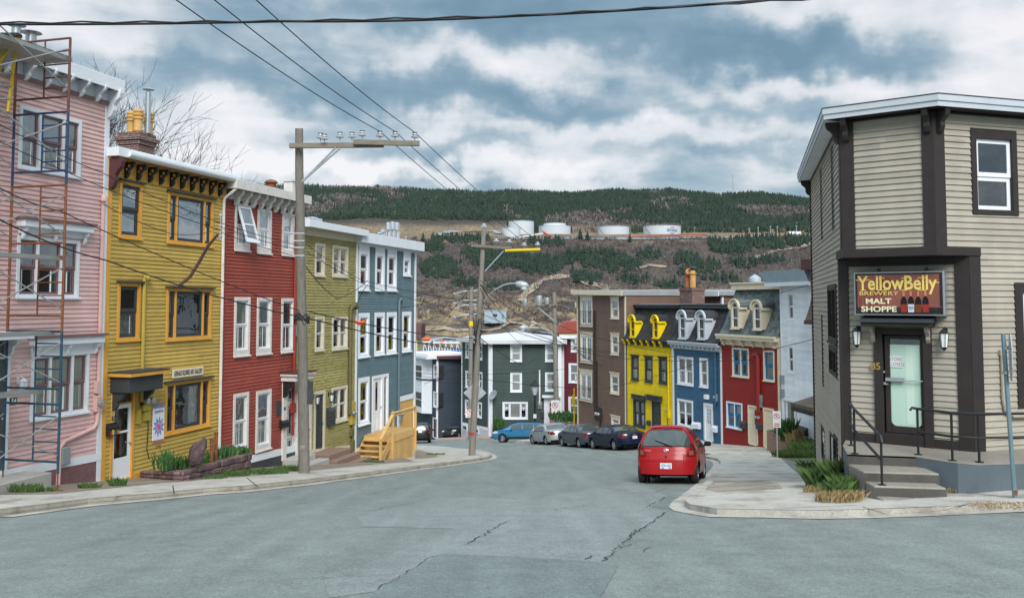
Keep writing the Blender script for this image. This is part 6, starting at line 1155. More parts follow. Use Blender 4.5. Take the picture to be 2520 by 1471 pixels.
    def windows(s, segs, drop=.1, zb=None):
        """segs: (x0, x1) side lights; ends follow the roof line"""
        for sg in (1, -1):
            for x0, x1 in segs:
                xs = [x0 + (x1-x0) * i / 8 for i in range(9)]; lo = [(zb or s.belt) + .03 for _ in xs]; hi = [max(l + .004, s.ztop(x) - drop) for l, x in zip(lo, xs)]; s.sidepatch('side_window', xs, lo, hi, 'car_glass', sg)
            x0, x1 = segs[0][0] - .1, segs[-1][1] + .1; xs = [x0 + (x1-x0) * i / 16 for i in range(17)]; s.sidepatch('window_trim', xs, [(zb or s.belt) for _ in xs], [(zb or s.belt) + .025 for _ in xs], 'rubber', sg, .009)
    def doors(s, xs, z0=.3):
        for sg in (1, -1):
            for x in xs: s.sidepatch('door_gap', [x, x+.014], [z0, z0], [s.belt, s.belt], 'rubber', sg, .003)
            for x in xs[1:]: h = MB(); p = s.side(x-.0, s.belt - .13, sg, .02); h.box(p.x + .04, p.x + .2, p.y - .018, p.y + .018, p.z - .014, p.z + .014); h.build('door_handle', s.pm, s.e, bevel=.006)
            s.sidepatch('side_moulding', [s.wx[0] + s.R + .1 + (s.wx[1]-s.wx[0]-2*s.R-.2) * i / 6 for i in range(7)], [.46]*7, [.5]*7, s.pm, sg, .018)
    def mirrors(s, x, z, m):
        for sg in (1, -1):
            p = s.side(x, z, sg, 0); b = MB(); b.box(-.06, .09, -.1, .1, -.07, .07); o = b.build('wing_mirror', m, s.e, bevel=.035); o.location = (p.x, p.y + sg * .14, p.z + .03); a = MB(); a.box(-.02, .03, -.1, .1, -.02, .02); a2 = a.build('mirror_arm', 'rubber', s.e); a2.location = (p.x + .02, p.y + sg * .05, p.z - .02)
    def plate(s, z, txt, tm='blue_trim', pm='plate_white', w=.31, h=.155, front=False):
        i = s.idx(z, not front); p = s.top(i, 0, .012); q = s.top(i + .4, 0, .012); d = (s.top(s.idx(z + .07, not front), 0, .012) - s.top(s.idx(z - .07, not front), 0, .012)).normalized()
        X = Vector((0, -1, 0)) if not front else Vector((0, 1, 0)); Y = d; Zv = X.cross(Y); T = Matrix(((X.x, Y.x, Zv.x, p.x), (X.y, Y.y, Zv.y, p.y), (X.z, Y.z, Zv.z, p.z), (0, 0, 0, 1)))
        b = MB(); b.T = T; b.box(-w/2, w/2, -h/2, h/2, -.006, .006); o = b.build('number_plate', pm, s.e)
        if txt: t = MB(); put_text(t, txt, h * .72, T @ Matrix.Translation((0, .006, .0075)), ext=.0005, bold=.002, xs=.6); t.build('plate_lettering', tm, o)
        return T
HATCH = [(.0,.25),(.0,.42),(.012,.60),(.035,.69),(.085,.80),(.12,.95),(.2,1.1),(.42,1.42),(.5,1.485),(.85,1.52),(1.4,1.53),(1.85,1.5),(2.15,1.43),(2.9,1.0),(3.35,.87),(3.6,.74),(3.7,.56),(3.74,.4),(3.75,.28)]
SEDAN = [(.0,.36),(.0,.5),(.01,.62),(.03,.82),(.07,.96),(.18,1.01),(.78,1.035),(1.0,1.12),(1.5,1.36),(1.75,1.41),(2.3,1.43),(2.75,1.38),(3.0,1.32),(3.65,1.0),(4.35,.87),(4.68,.75),(4.8,.56),(4.84,.4),(4.85,.3)]
WAGON = [(.0,.42),(.0,.55),(.02,.75),(.07,.98),(.16,1.12),(.42,1.5),(.55,1.58),(1.2,1.64),(2.3,1.64),(2.75,1.57),(3.5,1.1),(4.3,.95),(4.62,.82),(4.74,.6),(4.78,.45),(4.79,.34)]
VAN = [(.0,.38),(.0,.55),(.015,.8),(.05,1.06),(.14,1.35),(.28,1.64),(.42,1.71),(1.2,1.76),(2.6,1.74),(3.1,1.64),(3.95,1.12),(4.7,.93),(4.98,.74),(5.06,.5),(5.09,.36),(5.1,.3)]
# ---- red hatchback (nearest)
c0 = gp(1612, 1186); hd = Vector((math.sin(R(15.5)), math.cos(R(15.5)))); rw_ = gp(*D('z12', 2270, 437)); lw_ = gp(*D('z12', 1908, 404))
mid = Vector(((rw_.x + lw_.x) / 2, (rw_.y + lw_.y) / 2)); hd = Vector((-(rw_.y - lw_.y), rw_.x - lw_.x)).normalized(); hd = Vector((math.sin(R(16)), math.cos(R(16)))); ctr = mid + hd * (3.75 / 2 - .38)
c = Car('car', 'red hatchback parked at the kerb, seen from behind', ctr, hd, HATCH, 1.69, (.55, 3.0), .29, .95, 'paint_red', tum=.5, crown=.05, steer=R(-8))
i0, i1 = c.idx(.99), c.idx(1.40); gls = c.patch('rear_window', i0, i1, 0, 0, 'car_glass', .008, shape=lambda t: (-.84 - .05*math.sin(3.1*t), .84 + .05*math.sin(3.1*t))); c.patch('window_border', c.idx(.97), c.idx(1.42), -.92, .92, 'rubber', .004, shape=lambda t: (-.86 - .05*math.sin(3.1*t), .86 + .05*math.sin(3.1*t)))
for sg in (1, -1):
    c.patch('tail_lamp', c.idx(.72), c.idx(1.07), 0, 0, 'lamp_red', .012, shape=lambda t, sg=sg: ((.7 + .2*t) * sg, .995 * sg)); c.sidepatch('tail_lamp', [.09, .16, .24, .3], [.72, .76, .84, .94], [1.04, 1.07, 1.07, 1.05], 'lamp_red', sg, .01)
    c.patch('lamp_lens', c.idx(.76), c.idx(.88), .8*sg, .95*sg, 'lens_smoke', .018, n=5, k=4)
    st = MB(); 
c.patch('hatch_seam', c.idx(.595), c.idx(.61), -.62, .62, 'rubber', .003, n=2); 
for sg in (1, -1): c.patch('hatch_seam', c.idx(.6), c.idx(.72), .615*sg, .63*sg, 'rubber', .003, n=4, k=1)
c.patch('bumper_crease', c.idx(.60), c.idx(.612), -.99, .99, 'paint_red', .012, n=2); c.patch('plate_recess', c.idx(.38), c.idx(.57), -.27, .27, 'paint_red', .002)
T = c.plate(.475, 'HDH 665'); b = MB(); b.T = T; b.box(-.12, -.06, -.07, -.045, .006, .0075); pl_ = b.build('plate_emblem', 'blue_trim', c.e); b = MB(); b.T = T; b.box(.08, .13, -.07, -.045, .006, .0075); b.build('plate_emblem', 'sign_red', c.e)
def on_rear(z, v): p = c.top(c.idx(z), v, .012); d = (c.top(c.idx(z+.04), v, .012) - c.top(c.idx(z-.04), v, .012)).normalized(); X = Vector((0, -1, 0)); Zv = X.cross(d); return Matrix(((X.x, d.x, Zv.x, p.x), (X.y, d.y, Zv.y, p.y), (X.z, d.z, Zv.z, p.z), (0, 0, 0, 1)))
b = MB(); b.T = on_rear(.875, 0)
def ell(mb, a, bb, r, cx=0, cy=0, n=20):
    mb.tube([(cx + a*math.cos(2*math.pi*i/n), cy + bb*math.sin(2*math.pi*i/n), .006) for i in range(n+1)], r, 6)
ell(b, .062, .042, .008); ell(b, .022, .04, .006, 0, 0); ell(b, .045, .016, .006, 0, .018); b.build('badge', 'chrome', c.e, smooth=50)
for v, z, t_, sz in ((-.62, .87, 'TOYOTA', .05), (.6, .8, 'YARIS', .055), (-.58, .67, 'HATCH', .03)):
    b = MB(); put_text(b, t_ if t_ != 'HATCH' else '—', sz, on_rear(z, -v), ext=.003); b.build('badge_lettering', 'chrome', c.e)
b = MB(); b.T = on_rear(.7, 0); b.lathe([(.028,0),(.028,.012),(.012,.016)], 12); b.build('hatch_lock', 'rubber', c.e); b = MB(); w0, w1, w2 = c.top(c.idx(1.0), -.02, .03), c.top(c.idx(1.04), .1, .03), c.top(c.idx(1.12), .42, .025); b.tube([c.top(c.idx(.97), -.22, .02), w0, w1, w2], [.02, .018, .014, .008], 6); b.build('wiper', 'rubber', c.e)
b = MB(); ax = c.top(c.idx_x(.75), 0, .0); b.tube([ax, ax + Vector((-.12, 0, .32))], [.012, .004], 5); b.build('aerial', 'rubber', c.e); b = MB(); b.tube([(-1.87+.02,-.32,.3),(-1.6,-.32,.3)], .045, 10); b.lathe([(.03,0),(.03,.01)], 8, (-1.85,-.32,.3), 'x'); b.build('exhaust', 'pot_yellow', c.e, smooth=40)
c.patch('spoiler', c.idx(1.45), c.idx(1.5), -.86, .86, 'paint_red', .03); c.patch('brake_lamp', c.idx(1.425), c.idx(1.44), -.16, .16, 'lamp_red', .02, n=2)
c.windows([(.62, .95), (1.0, 1.75), (1.8, 2.72)]); c.doors([1.02, 1.78, 2.8]); c.mirrors(2.62, 1.0, 'rubber'); c.patch('windscreen', c.idx_x(2.16), c.idx_x(2.86), -.88, .88, 'car_glass', .006)
for sg in (-.42, .42): b = MB(); b.box(-.95, -.8, sg*.85-.14, sg*.85+.14, 1.12, 1.3); b.build('headrest', 'rubber', c.e, bevel=.05)
for sg in (1, -1): c.patch('headlamp', c.idx(.84, False), c.idx(.68, False), .6*sg, .97*sg, 'lamp_clear', .01)
# ---- the three saloons nose to tail beyond it
def saloon(label, pos, head, pm, txt, W_=1.83, tl='lamp_red', steer=0, prof=SEDAN, H=1.0):
    c = Car('car', label, pos, head, [(x, z * H) for x, z in prof], W_, (1.02, 3.82), .32, .95, pm, tum=.42, steer=steer, crown=.04)
    c.patch('rear_window', c.idx_x(.86), c.idx_x(1.46), 0, 0, 'car_glass', .008, shape=lambda t: (-.9 + .08*t, .9 - .08*t)); c.patch('windscreen', c.idx_x(3.02), c.idx_x(3.6), 0, 0, 'car_glass', .008, shape=lambda t: (-.82 - .08*t, .82 + .08*t))
    for sg in (1, -1):
        c.patch('tail_lamp', c.idx(.72), c.idx(.93), .6*sg, .995*sg, tl, .012); c.sidepatch('tail_lamp', [.06, .16, .28, .36], [.73, .76, .82, .9], [.95, .96, .95, .93], tl, sg, .012); c.patch('headlamp', c.idx(.86, False), c.idx(.7, False), .6*sg, .97*sg, 'lamp_clear', .01)
        c.sidepatch('headlamp', [4.4, 4.6, 4.72], [.7, .68, .68], [.82, .78, .73], 'lamp_clear', sg, .01)
    c.patch('bumper_seam', c.idx(.62), c.idx(.635), -.99, .99, 'rubber', .004, n=2); c.patch('boot_seam', c.idx(.935), c.idx(.95), -.8, .8, 'rubber', .004, n=2); c.plate(.74 if 'navy' in label else .73, txt, 'sign_red'); c.windows([(1.28, 1.62), (1.68, 2.32), (2.4, 3.2)]); c.doors([1.6, 2.36, 3.3]); c.mirrors(3.05, .98, pm); c.patch('trunk_badge', c.idx(.86), c.idx(.885), -.12, .12, 'chrome', .012, n=2); return c
def gx(px, py): p = gp(px, py); return Vector((p.x, p.y))
def from_wheels(rear, front, xr, W_, L, wx, side=1):
    """visible near-side wheel contacts (rear, front axle) -> centre and heading; side=+1 when the left flank is seen"""
    r, f = gx(*rear), gx(*front); h = (f - r).normalized(); n = Vector((-h.y, h.x)); return (r + f) / 2 + h * (L/2 - (wx[0]+wx[1])/2) - n * side * (W_/2 - .1), h
for lb, rr, ff, pm, tx, W_ in (('navy blue saloon parked behind the red hatchback', (1374-6+14, 1107), (1316, 1106), 'paint_navy', 'HCJ 821', 1.79),):
    pass
def park(label, rear_z12, head, pm, txt, **k):
    """rear left wheel contact in the photo -> saloon position"""
    r = gx(*D('z12', *rear_z12)); h = Vector(head).normalized(); n = Vector((-h.y, h.x)); return saloon(label, r + h * (4.85/2 - 1.02) - n * (1.83/2 - .12), h, pm, txt, **k)
park('navy blue saloon parked just beyond the red hatchback', (1718, 194), (-.40, 1), 'paint_navy', 'HBW 264')
park('dark grey saloon parked between the navy and silver ones', (1475, 176), (-.36, 1), 'paint_grey', 'HAT 317')
park('silver saloon with its front wheels turned, at the head of the parked row', (1247, 156), (-.33, 1), 'paint_silver', '', steer=R(18))
# ---- blue wagon side-on, black van, black saloon
r, f = D('z5', 893, 1272), D('z5', 718, 1280); pr, pf = gx(*r), gx(*f); Y_ = 77.0; h = Vector((-1, .1)).normalized(); ctr = Vector(((1283-1260)/F*Y_ - .2, Y_))
c = Car('car', 'bright blue estate car parked side-on before the dark green house', ctr, h, WAGON, 1.82, (.98, 3.74), .34, 1.06, 'paint_blue', sill=.3, tum=.3, lift=.0, steer=R(-14)); WAG = c
c.windows([(.36, 1.05), (1.12, 2.0), (2.08, 3.05)], zb=1.05); c.doors([1.1, 2.04, 3.2], .36); c.mirrors(2.95, 1.05, 'paint_blue'); c.patch('windscreen', c.idx_x(2.8), c.idx_x(3.46), -.88, .88, 'car_glass', .008); c.patch('rear_window', c.idx(1.12), c.idx(1.5), -.86, .86, 'car_glass', .008)
for sg in (1, -1):
    c.patch('headlamp', c.idx(.93, False), c.idx(.74, False), .55*sg, .97*sg, 'lamp_clear', .012); c.sidepatch('headlamp', [4.15, 4.4, 4.6, 4.66], [.8, .74, .72, .72], [.9, .88, .82, .76], 'lamp_clear', sg, .012); c.patch('tail_lamp', c.idx(.8), c.idx(1.1), .7*sg, .99*sg, 'lamp_red', .012); c.patch('fog_lamp', c.idx(.56, False), c.idx(.48, False), .55*sg, .85*sg, 'lamp_clear', .012, n=3)
    c.sidepatch('sill_cladding', [1.42 + 1.9*i/8 for i in range(9)], [.3]*9, [.46]*9, 'rubber', sg, .012); b = MB(); b.tube([c.top(c.idx_x(.6), sg*.86, .03), c.top(c.idx_x(.9), sg*.86, .06), c.top(c.idx_x(2.5), sg*.86, .06), c.top(c.idx_x(2.75), sg*.86, .03)], .025, 6); b.build('roof_rail', 'rubber', c.e)
c.patch('grille', c.idx(.85, False), c.idx(.66, False), -.42, .42, 'chrome', .01); c.patch('lower_bumper', c.idx(.48, False), c.idx(.36, False), -.98, .98, 'rubber', .012)
p = gx(1043, 1083); c = Car('van', 'black people carrier driving away down the side street', (-8.35, 82.5), (-.08, 1), VAN, 1.95, (1.0, 4.05), .34, 1.1, 'paint_black', tum=.22); 
c.patch('rear_window', c.idx(1.12), c.idx(1.6), -.86, .86, 'car_glass', .008); c.windows([(.3, 1.3), (1.38, 2.3), (2.38, 3.3)], .12, 1.08); c.plate(.98, '', pm='plate_white'); c.doors([1.34, 2.34, 3.4]); c.mirrors(3.3, 1.1, 'paint_black')
for sg in (1, -1): c.patch('tail_lamp', c.idx(.85), c.idx(1.2), .8*sg, .99*sg, 'lamp_red', .014)
c.patch('bumper_step', c.idx(.58), c.idx(.62), -.98, .98, 'rubber', .02, n=2)
c = Car('car', 'black saloon nosing up the hill between the navy and green houses', (-5.75, 95.5), (-.42, -1), SEDAN, 1.8, (1.02, 3.82), .32, .95, 'paint_black', tum=.42)
c.patch('windscreen', c.idx_x(3.02), c.idx_x(3.6), -.86, .86, 'car_glass', .008); c.patch('grille', c.idx(.7, False), c.idx(.56, False), -.4, .4, 'rubber', .01); c.windows([(1.28, 1.62), (1.68, 2.32), (2.4, 3.2)]); c.mirrors(3.05, .98, 'paint_black')
for sg in (1, -1): c.patch('headlamp', c.idx(.84, False), c.idx(.7, False), .55*sg, .96*sg, 'lamp_clear', .012)
# ================================================================ POLES, WIRES, SIGNS
def insulator(mb, p, s=1.0, up=.16):
    x, y, z = p; mb.tube([(x, y, z - .02), (x, y, z + up * s * .5)], .014 * s, 6)
def pin(o, p, s=1.0):
    x, y, z = p; a = MB(); a.tube([(x, y, z), (x, y, z + .08*s)], .014*s, 6); a.lathe([(.03*s,z+.08*s),(.1*s,z+.09*s),(.1*s,z+.12*s),(.05*s,z+.14*s),(.07*s,z+.16*s),(.06*s,z+.19*s),(.03*s,z+.2*s)], 12, (x, y, 0)); q = a.build('insulator', 'porcelain', o, smooth=40)
    b = MB(); b.box(x-.06*s, x+.06*s, y-.02*s, y+.02*s, z+.2*s, z+.225*s); b.build('clamp', 'charcoal', q); return Vector((x, y, z + .22*s))
def pole(label, base, top, r0, r1, n=14, m='wood_pole'):
    o = empty('utility_pole', base, 0, label, 'utility pole'); d = top - base; k = 8; b = MB(); b.tube([d * (i / k) + Vector((rnd.uniform(-.012, .012), rnd.uniform(-.012, .012), 0)) - (Vector((0,0,.3)) if i == 0 else Vector()) for i in range(k + 1)], [r0 + (r1 - r0) * i / k for i in range(k + 1)], n); b.build('shaft', m, o, smooth=50); return o
def wire(label, pts, r, sag=0.0, n=14, name='power_cable', group=None, m='cable'):
    """pts: points in space; each span hangs by sag"""
    P = []
    for a, b in zip(pts, pts[1:]):
        a, b = Vector(a), Vector(b)
        for i in range(n): t = i / n; p = a.lerp(b, t); p.z -= sag * 4 * t * (1 - t); P.append(p)
    P.append(Vector(pts[-1])); mb = MB(); mb.tube(P, r, 5); return tag(mb.build(name, m), label, 'cable', group)
# near pole
b1 = gp(749, 1163, .13); t1 = at(735, 316, 26.0); P1 = pole('tall weathered timber utility pole before the red and olive houses, with a long crossarm', b1, t1, .175, .115); T1 = Matrix.Translation(-b1)
A = lambda z, x, y, Y: at(*D(z, x, y), Y)
arm0, arm1 = A('z3', 690, 248, 25.85), A('z3', 1395, 242, 25.85); dv = arm1 - arm0
def beam(mb, a, b, w, h):
    d = (b - a).normalized(); s_ = Vector((-d.y, d.x, 0)).normalized() * w / 2; u = Vector((0, 0, h / 2)); mb.hexa([a - s_ - u, b - s_ - u, b + s_ - u, a + s_ - u, a - s_ + u, b - s_ + u, b + s_ + u, a + s_ + u])
mb = MB(); mb.T = T1; beam(mb, arm0, arm1, .1, .15); mb.build('crossarm', 'wood_arm', P1, bevel=.01); a2, b2 = A('z3', 1168, 221, 25.7), A('z3', 1660, 232, 25.7); mb = MB(); mb.T = T1; beam(mb, a2, b2, .1, .15); mb.build('crossarm', 'wood_arm', P1, bevel=.01)
for (x, y) in ((1035, 262), (1068, 266)): mb = MB(); mb.T = T1; mb.tube([A('z3', x, y, 25.75), A('z3', 785, 515, 25.9)], .03, 6); mb.build('brace', 'galv', P1)
ins = {}
for x, y, Y in ((920, 218, 25.85), (951, 226, 25.75), (1066, 212, 25.85), (1156, 212, 25.95), (1233, 200, 25.7), (1364, 205, 25.8), (1478, 207, 25.7), (1625, 213, 25.7)): ins[x] = pin(P1, A('z3', x, y, Y) - b1, 1.15) + b1
mb = MB(); mb.T = T1
for y in (905, 960, 1010, 1070): mb = MB(); mb.T = T1; p = A('z3', 790, y, 25.9); mb.tube([p + Vector((-.3, -.15, 0)), p + Vector((.08, -.15, 0))], .018, 5); mb.build('spool_bracket', 'galv', P1)
mb = MB(); mb.T = T1; pc = A('z4', 735, 262, 25.75)
for k in range(7): a = rnd.uniform(0, 6); mb.tube([pc + Vector((math.cos(a+t)*.22, -.1 + math.sin(a+t)*.16, rnd.uniform(-.12, .12) + .1*math.sin(3*t+k))) for t in (0, .9, 1.8, 2.7, 3.6)], .02, 5)
mb.build('cable_coil', 'cable', P1, smooth=60); mb = MB(); mb.T = T1; p = A('z4', 772, 768, 25.6); mb.box(p.x-.02, p.x+.12, p.y, p.y+.1, p.z-.35, p.z+.3); mb.build('pole_box', 'charcoal', P1); mb = MB(); mb.T = T1; mb.lathe([(.09,0),(.09,-.08),(.05,-.1)], 12, (A('z4', 730, 1165, 25.6).x, 25.72, A('z4', 730, 1165, 25.6).z), 'y'); mb.build('meter_knob', 'wood_pole', P1)
# middle pole with the yellow arm and street lamp
b2_ = gp(1161, 1120, .13); t2 = at(1191, 566, b2_.y + .1); P2 = pole('leaning utility pole at the junction kerb with a yellow arm and street lamp', b2_, t2, .17, .11); T2 = Matrix.Translation(-b2_); Y2 = b2_.y
e0, e1 = A('z9', 1530, 667, Y2), A('z9', 1880, 690, Y2-.3); mb = MB(); mb.T = T2; beam(mb, e0, e1, .1, .13); mb.build('crossarm', 'wood_arm', P2); f0, f1 = A('z9', 1825, 712, Y2-.25), A('z9', 2130, 702, Y2-.5); mb = MB(); mb.T = T2; mb.tube([f0, f1], .07, 10); mb.build('insulated_arm', 'safety_yellow', P2, smooth=50)
mb = MB(); mb.T = T2; beam(mb, A('z9', 1812, 715, Y2-.2), A('z9', 1650, 890, Y2), .07, .07); mb.build('brace', 'metal_blue', P2); q2 = [pin(P2, A('z9', x, y, Y2-.3) - b2_, 1.4) + b2_ for x, y in ((1748, 655), (1862, 662), (1990, 690), (2108, 686))]; pin(P2, t2 - b2_, 1.6)
mb = MB(); mb.T = T2; L = [A('z9', x, y, Y2 - .2 - .012*(x-1650)/4) for x, y in ((1648, 1150), (1680, 1105), (1740, 1050), (1810, 1012), (1870, 998), (1918, 997))]; mb.tube(L, .04, 8); mb.build('lamp_arm', 'galv', P2, smooth=50)
def cobra(o, T, a, b, s=1.0, m='galv'):
    d = b - a; mb = MB(); mb.T = T; mb.tube([a, a + d*.12, a + d*.45, a + d*.8, b], [.05*s, .1*s, .15*s, .13*s, .05*s], 10); h = mb.build('lamp_head', m, o, smooth=60); mb = MB(); mb.T = T; c_ = a + d*.66; mb.lathe([(.13*s,-.06*s),(.12*s,-.14*s),(.07*s,-.19*s),(.01,-.2*s)], 12, tuple(c_)); mb.build('lamp_glass', 'blind', h, smooth=60)
cobra(P2, T2, A('z9', 1912, 997, Y2-1.2), A('z9', 2030, 1022, Y2-1.35), 1.3); mb = MB(); mb.T = T2; mb.lathe([(.175,A('z5', 480, 1245, Y2).z),(.175,A('z5', 480, 1228, Y2).z)], 14, (A('z5', 480, 1235, Y2).x, Y2, 0)); mb.build('red_band', 'sign_red', P2)
mb = MB(); mb.T = T2; cc = A('z5', 520, 480, Y2-.1)
for k in range(9): a = rnd.uniform(0, 6); mb.tube([cc + Vector((math.cos(a+t)*.22, -.08+math.sin(a+t)*.15, rnd.uniform(-.9, .5)+.1*t)) for t in (0, .9, 1.8, 2.7)], .018, 5)
mb.build('cable_coil', 'cable', P2)
# diamond sign seen from the back, on the pole
def plate_sign(name, label, c_, pts, thick, m, ang, cat='road sign', **k):
    o = empty(name, c_, ang, label, cat, **k); mb = MB(); mb.prism(pts, 'y', -thick/2, thick/2); mb.build('sign_face', m, o); return o
cs = A('z5', 497, 938, Y2-.0) + Vector((0, .22, 0)); r_ = 20*1.42/F*Y2; o = plate_sign('road_sign', 'blank grey back of a diamond road sign on the junction pole', cs, [(-r_, 0), (0, -r_*.93), (r_, 0), (0, r_*.93)], .01, 'galv', 0)
mb = MB(); mb.box(-.03, .03, -.06, -.005, -r_*.6, r_*.6); mb.build('sign_strap', 'galv', o)
# two thin poles farther off
b3 = gp(1157, 1079, .05); t3 = at(1159.5, 705, b3.y); P3 = pole('slim pale utility pole behind the junction pole with a yellow tag', b3, t3, .2*b3.y/60*.72, .13*b3.y/60, m='wood_pole'); T3 = Matrix.Translation(-b3); zt3 = at(1159, 800, b3.y).z; mb = MB(); mb.T = T3; mb.lathe([(.21*b3.y/60*.72, at(1159, 802, b3.y).z), (.21*b3.y/60*.72, at(1159, 790, b3.y).z)], 12, (at(1159, 800, b3.y).x, b3.y, 0)); mb.build('yellow_tag', 'safety_yellow', P3)
for y in (180, 250, 285, 355): mb = MB(); mb.T = T3; p = A('z5', 462, y, b3.y); mb.tube([p + Vector((-1.5, 0, -.25)), p + Vector((-.6, 0, .05)), p + Vector((.6, 0, .1)), p + Vector((.9, 0, .3))], .035, 5); mb.lathe([(.06,-.1),(.15,0),(.06,.1)], 8, tuple(p + Vector((-1.5, 0, -.2)))); mb.build('wire_bracket', 'metal_blue', P3)
b4 = gp(1370, 1046, .1); b4 = Vector((at(1370, 1046, 86.5).x, 86.5, g(at(1370,1046,86.5).x, 86.5) + .1)); t4 = at(1364, 719, 86.5); P4 = pole('utility pole with a transformer arm in front of the pink door', b4, t4, .27, .19); T4 = Matrix.Translation(-b4)
mb = MB(); mb.T = T4; beam(mb, A('z5', 865, 284, 86.2), A('z5', 1110, 279, 86.2), .14, .2); mb.build('crossarm', 'wood_arm', P4); mb = MB(); mb.T = T4; mb.tube([A('z5', 960, 290, 86.1), A('z5', 1085, 395, 86.3)], .06, 6); mb.build('brace', 'galv', P4)
for x, y, s_ in ((978, 262, 1), (1037, 262, .7), (873, 272, .7)): mb = MB(); mb.T = T4; p = A('z5', x, y, 86.1); mb.lathe([(.3*s_,-.3*s_),(.32*s_,-.2*s_),(.32*s_,.55*s_),(.26*s_,.66*s_),(.1,.7*s_)], 12, tuple(p)); mb.build('transformer', 'grey_metal', P4, smooth=40)
mb = MB(); mb.T = T4; L = [A('z5', x, y, 86.2 - (1085-x)*.004) for x, y in ((1080, 500), (1050, 470), (1000, 452), (940, 448), (895, 450))]; mb.tube(L, .07, 6); mb.build('lamp_arm', 'galv', P4); cobra(P4, T4, A('z5', 900, 450, 85.5), A('z5', 830, 452, 85.2), 2.0)
ps = A('z5', 1096, 1045, 86.1); mb = MB(); mb.T = T4
# ornate black lamp by the green house
lb = Vector((A('z5', 946, 1135, 84.5).x, 84.5, g(A('z5', 946, 1135, 84.5).x, 84.5) + .1)); LP = empty('street_lamp', lb, 0, 'ornate black lantern post in front of the dark green house', 'street lamp'); zt_ = A('z5', 945, 950, 84.5).z - lb.z; s_ = 1.25; mb = MB(); mb.lathe([(.2,0),(.2,.5),(.1,.6),(.08,zt_*.9),(.12,zt_*.92),(.07,zt_)], 10); mb.build('post', 'black', LP, smooth=40)
mb = MB(); mb.lathe([(.12*s_,zt_),(.3*s_,zt_+.62*s_),(.3*s_,zt_+.66*s_)], 6); mb.build('lantern_glass', 'grey_white', LP); mb = MB(); mb.lathe([(.38*s_,zt_+.66*s_),(.2*s_,zt_+.9*s_),(.06,zt_+1.0*s_),(.05,zt_+1.15*s_)], 8); mb.build('lantern_cap', 'black', LP); mb = MB(); mb.box(-.14, .14, -.12, -.08, zt_*.42, zt_*.52); mb.build('post_plate', 'sign_white', LP)
# no-parking signs
def ring(mb, r, w, y, n=24):
    for i in range(n): a, b = 2*math.pi*i/n, 2*math.pi*(i+1)/n; mb.quad(*[(rr*math.cos(t), y, rr*math.sin(t)) for rr, t in ((r-w,a),(r,a),(r,b),(r-w,b))])
def noparking(label, c_, w, h, ang, postbase=None, postm='galv'):
    o = empty('road_sign', c_ if postbase is None else postbase, ang, label, 'road sign'); dz = 0 if postbase is None else c_.z - postbase.z
    if postbase is not None: mb = MB(); mb.box(-.025, .025, .004, .05, -.2, dz + h/2 - .03); mb.build('post', postm, o)
    mb = MB(); mb.box(-w/2, w/2, -.008, .004, dz-h/2, dz+h/2); f = mb.build('sign_face', 'sign_white', o, bevel=.004); T_ = Matrix.Translation((0, 0, dz + h*.2))
    mb = MB(); mb.T = T_; r_ = w*.38; ring(mb, r_, r_*.2, -.0095); mb.T = T_ @ Matrix.Rotation(R(45), 4, 'Y'); mb.quad((-r_*.9,-.0096,-r_*.1),(r_*.9,-.0096,-r_*.1),(r_*.9,-.0096,r_*.1),(-r_*.9,-.0096,r_*.1)); mb.build('sign_ring', 'sign_red', f); mb = MB(); put_text(mb, 'P', w*.55, T_ @ wall_T(0, -.0088, 0), ext=.0003); mb.build('sign_letter', 'black', f)
    mb = MB(); mb.box(-w*.34, w*.34, -.0095, -.008, dz-h*.3, dz-h*.24); mb.box(-w*.34, w*.34, -.0095, -.008, dz-h*.42, dz-h*.36); mb.build('sign_bars', 'sign_red', f); return o
sb = gp(*D('z6', 1494, 1322), .13); noparking('no parking sign on a thin steel post beside the right pavement', A('z6', 1488, 1057, sb.y), 36/1.961*.6927/F*sb.y*1.05 + .1, .72, R(-20), sb)
noparking('small no parking sign on the slim pale pole', A('z5', 460, 1088, b3.y - .35), .8, .8, 0); noparking('no parking sign on the pole by the pink door', A('z5', 1097, 1052, 86.0), .75, 1.6, 0)
# octagonal sign edge-on at the right margin
sb = gp(*D('z8', 1403, 1333), .13); st = at(*D('z8', 1337, 443), sb.y); o = empty('stop_sign', sb, 0, 'blue grey steel post with an octagonal sign seen nearly edge-on at the right margin', 'road sign'); d = st - sb; mb = MB(); mb.tube([Vector((0,0,-.2)), d], .038, 8); mb.build('post', 'post_green', o, smooth=40); mb = MB(); mb.lathe([(.042,.02),(.044,.1)], 8); mb.build('rust_band', 'rust', o)
oc = A('z8', 1362, 572, sb.y) - sb; mb = MB(); mb.T = Matrix.Translation(oc + Vector((.05, .0, 0))) @ Matrix.Rotation(R(66), 4, 'Z') @ Matrix.Rotation(R(3), 4, 'Y'); mb.prism([(.33*math.cos(R(22.5+45*i)), .43*math.sin(R(22.5+45*i))) for i in range(8)], 'y', -.004, .004); mb.build('sign_face', 'grey_white', o)
for y in (520, 655): mb = MB(); p = A('z8', 1350, y, sb.y) - sb; mb.lathe([(.05,p.z-.025),(.05,p.z+.025)], 8, (p.x, p.y, 0)); mb.build('clamp', 'steel', o)
# yellow snow marker and white planter by the brown house
yb = Vector((A('z5', 1240, 1190, 76).x, 76, A('z5', 1240, 1190, 76).z)); mb = MB(); mb.box(-.06, .06, -.03, .03, -.6, 3.3); mb.quad((-.2,-.04,2.0),(.05,-.04,1.6),(.05,-.04,2.9),(-.2,-.04,2.6)); o = tag(mb.build('marker_post', 'safety_yellow', loc=yb), 'yellow marker post by the left edge of the brown house', 'marker post')
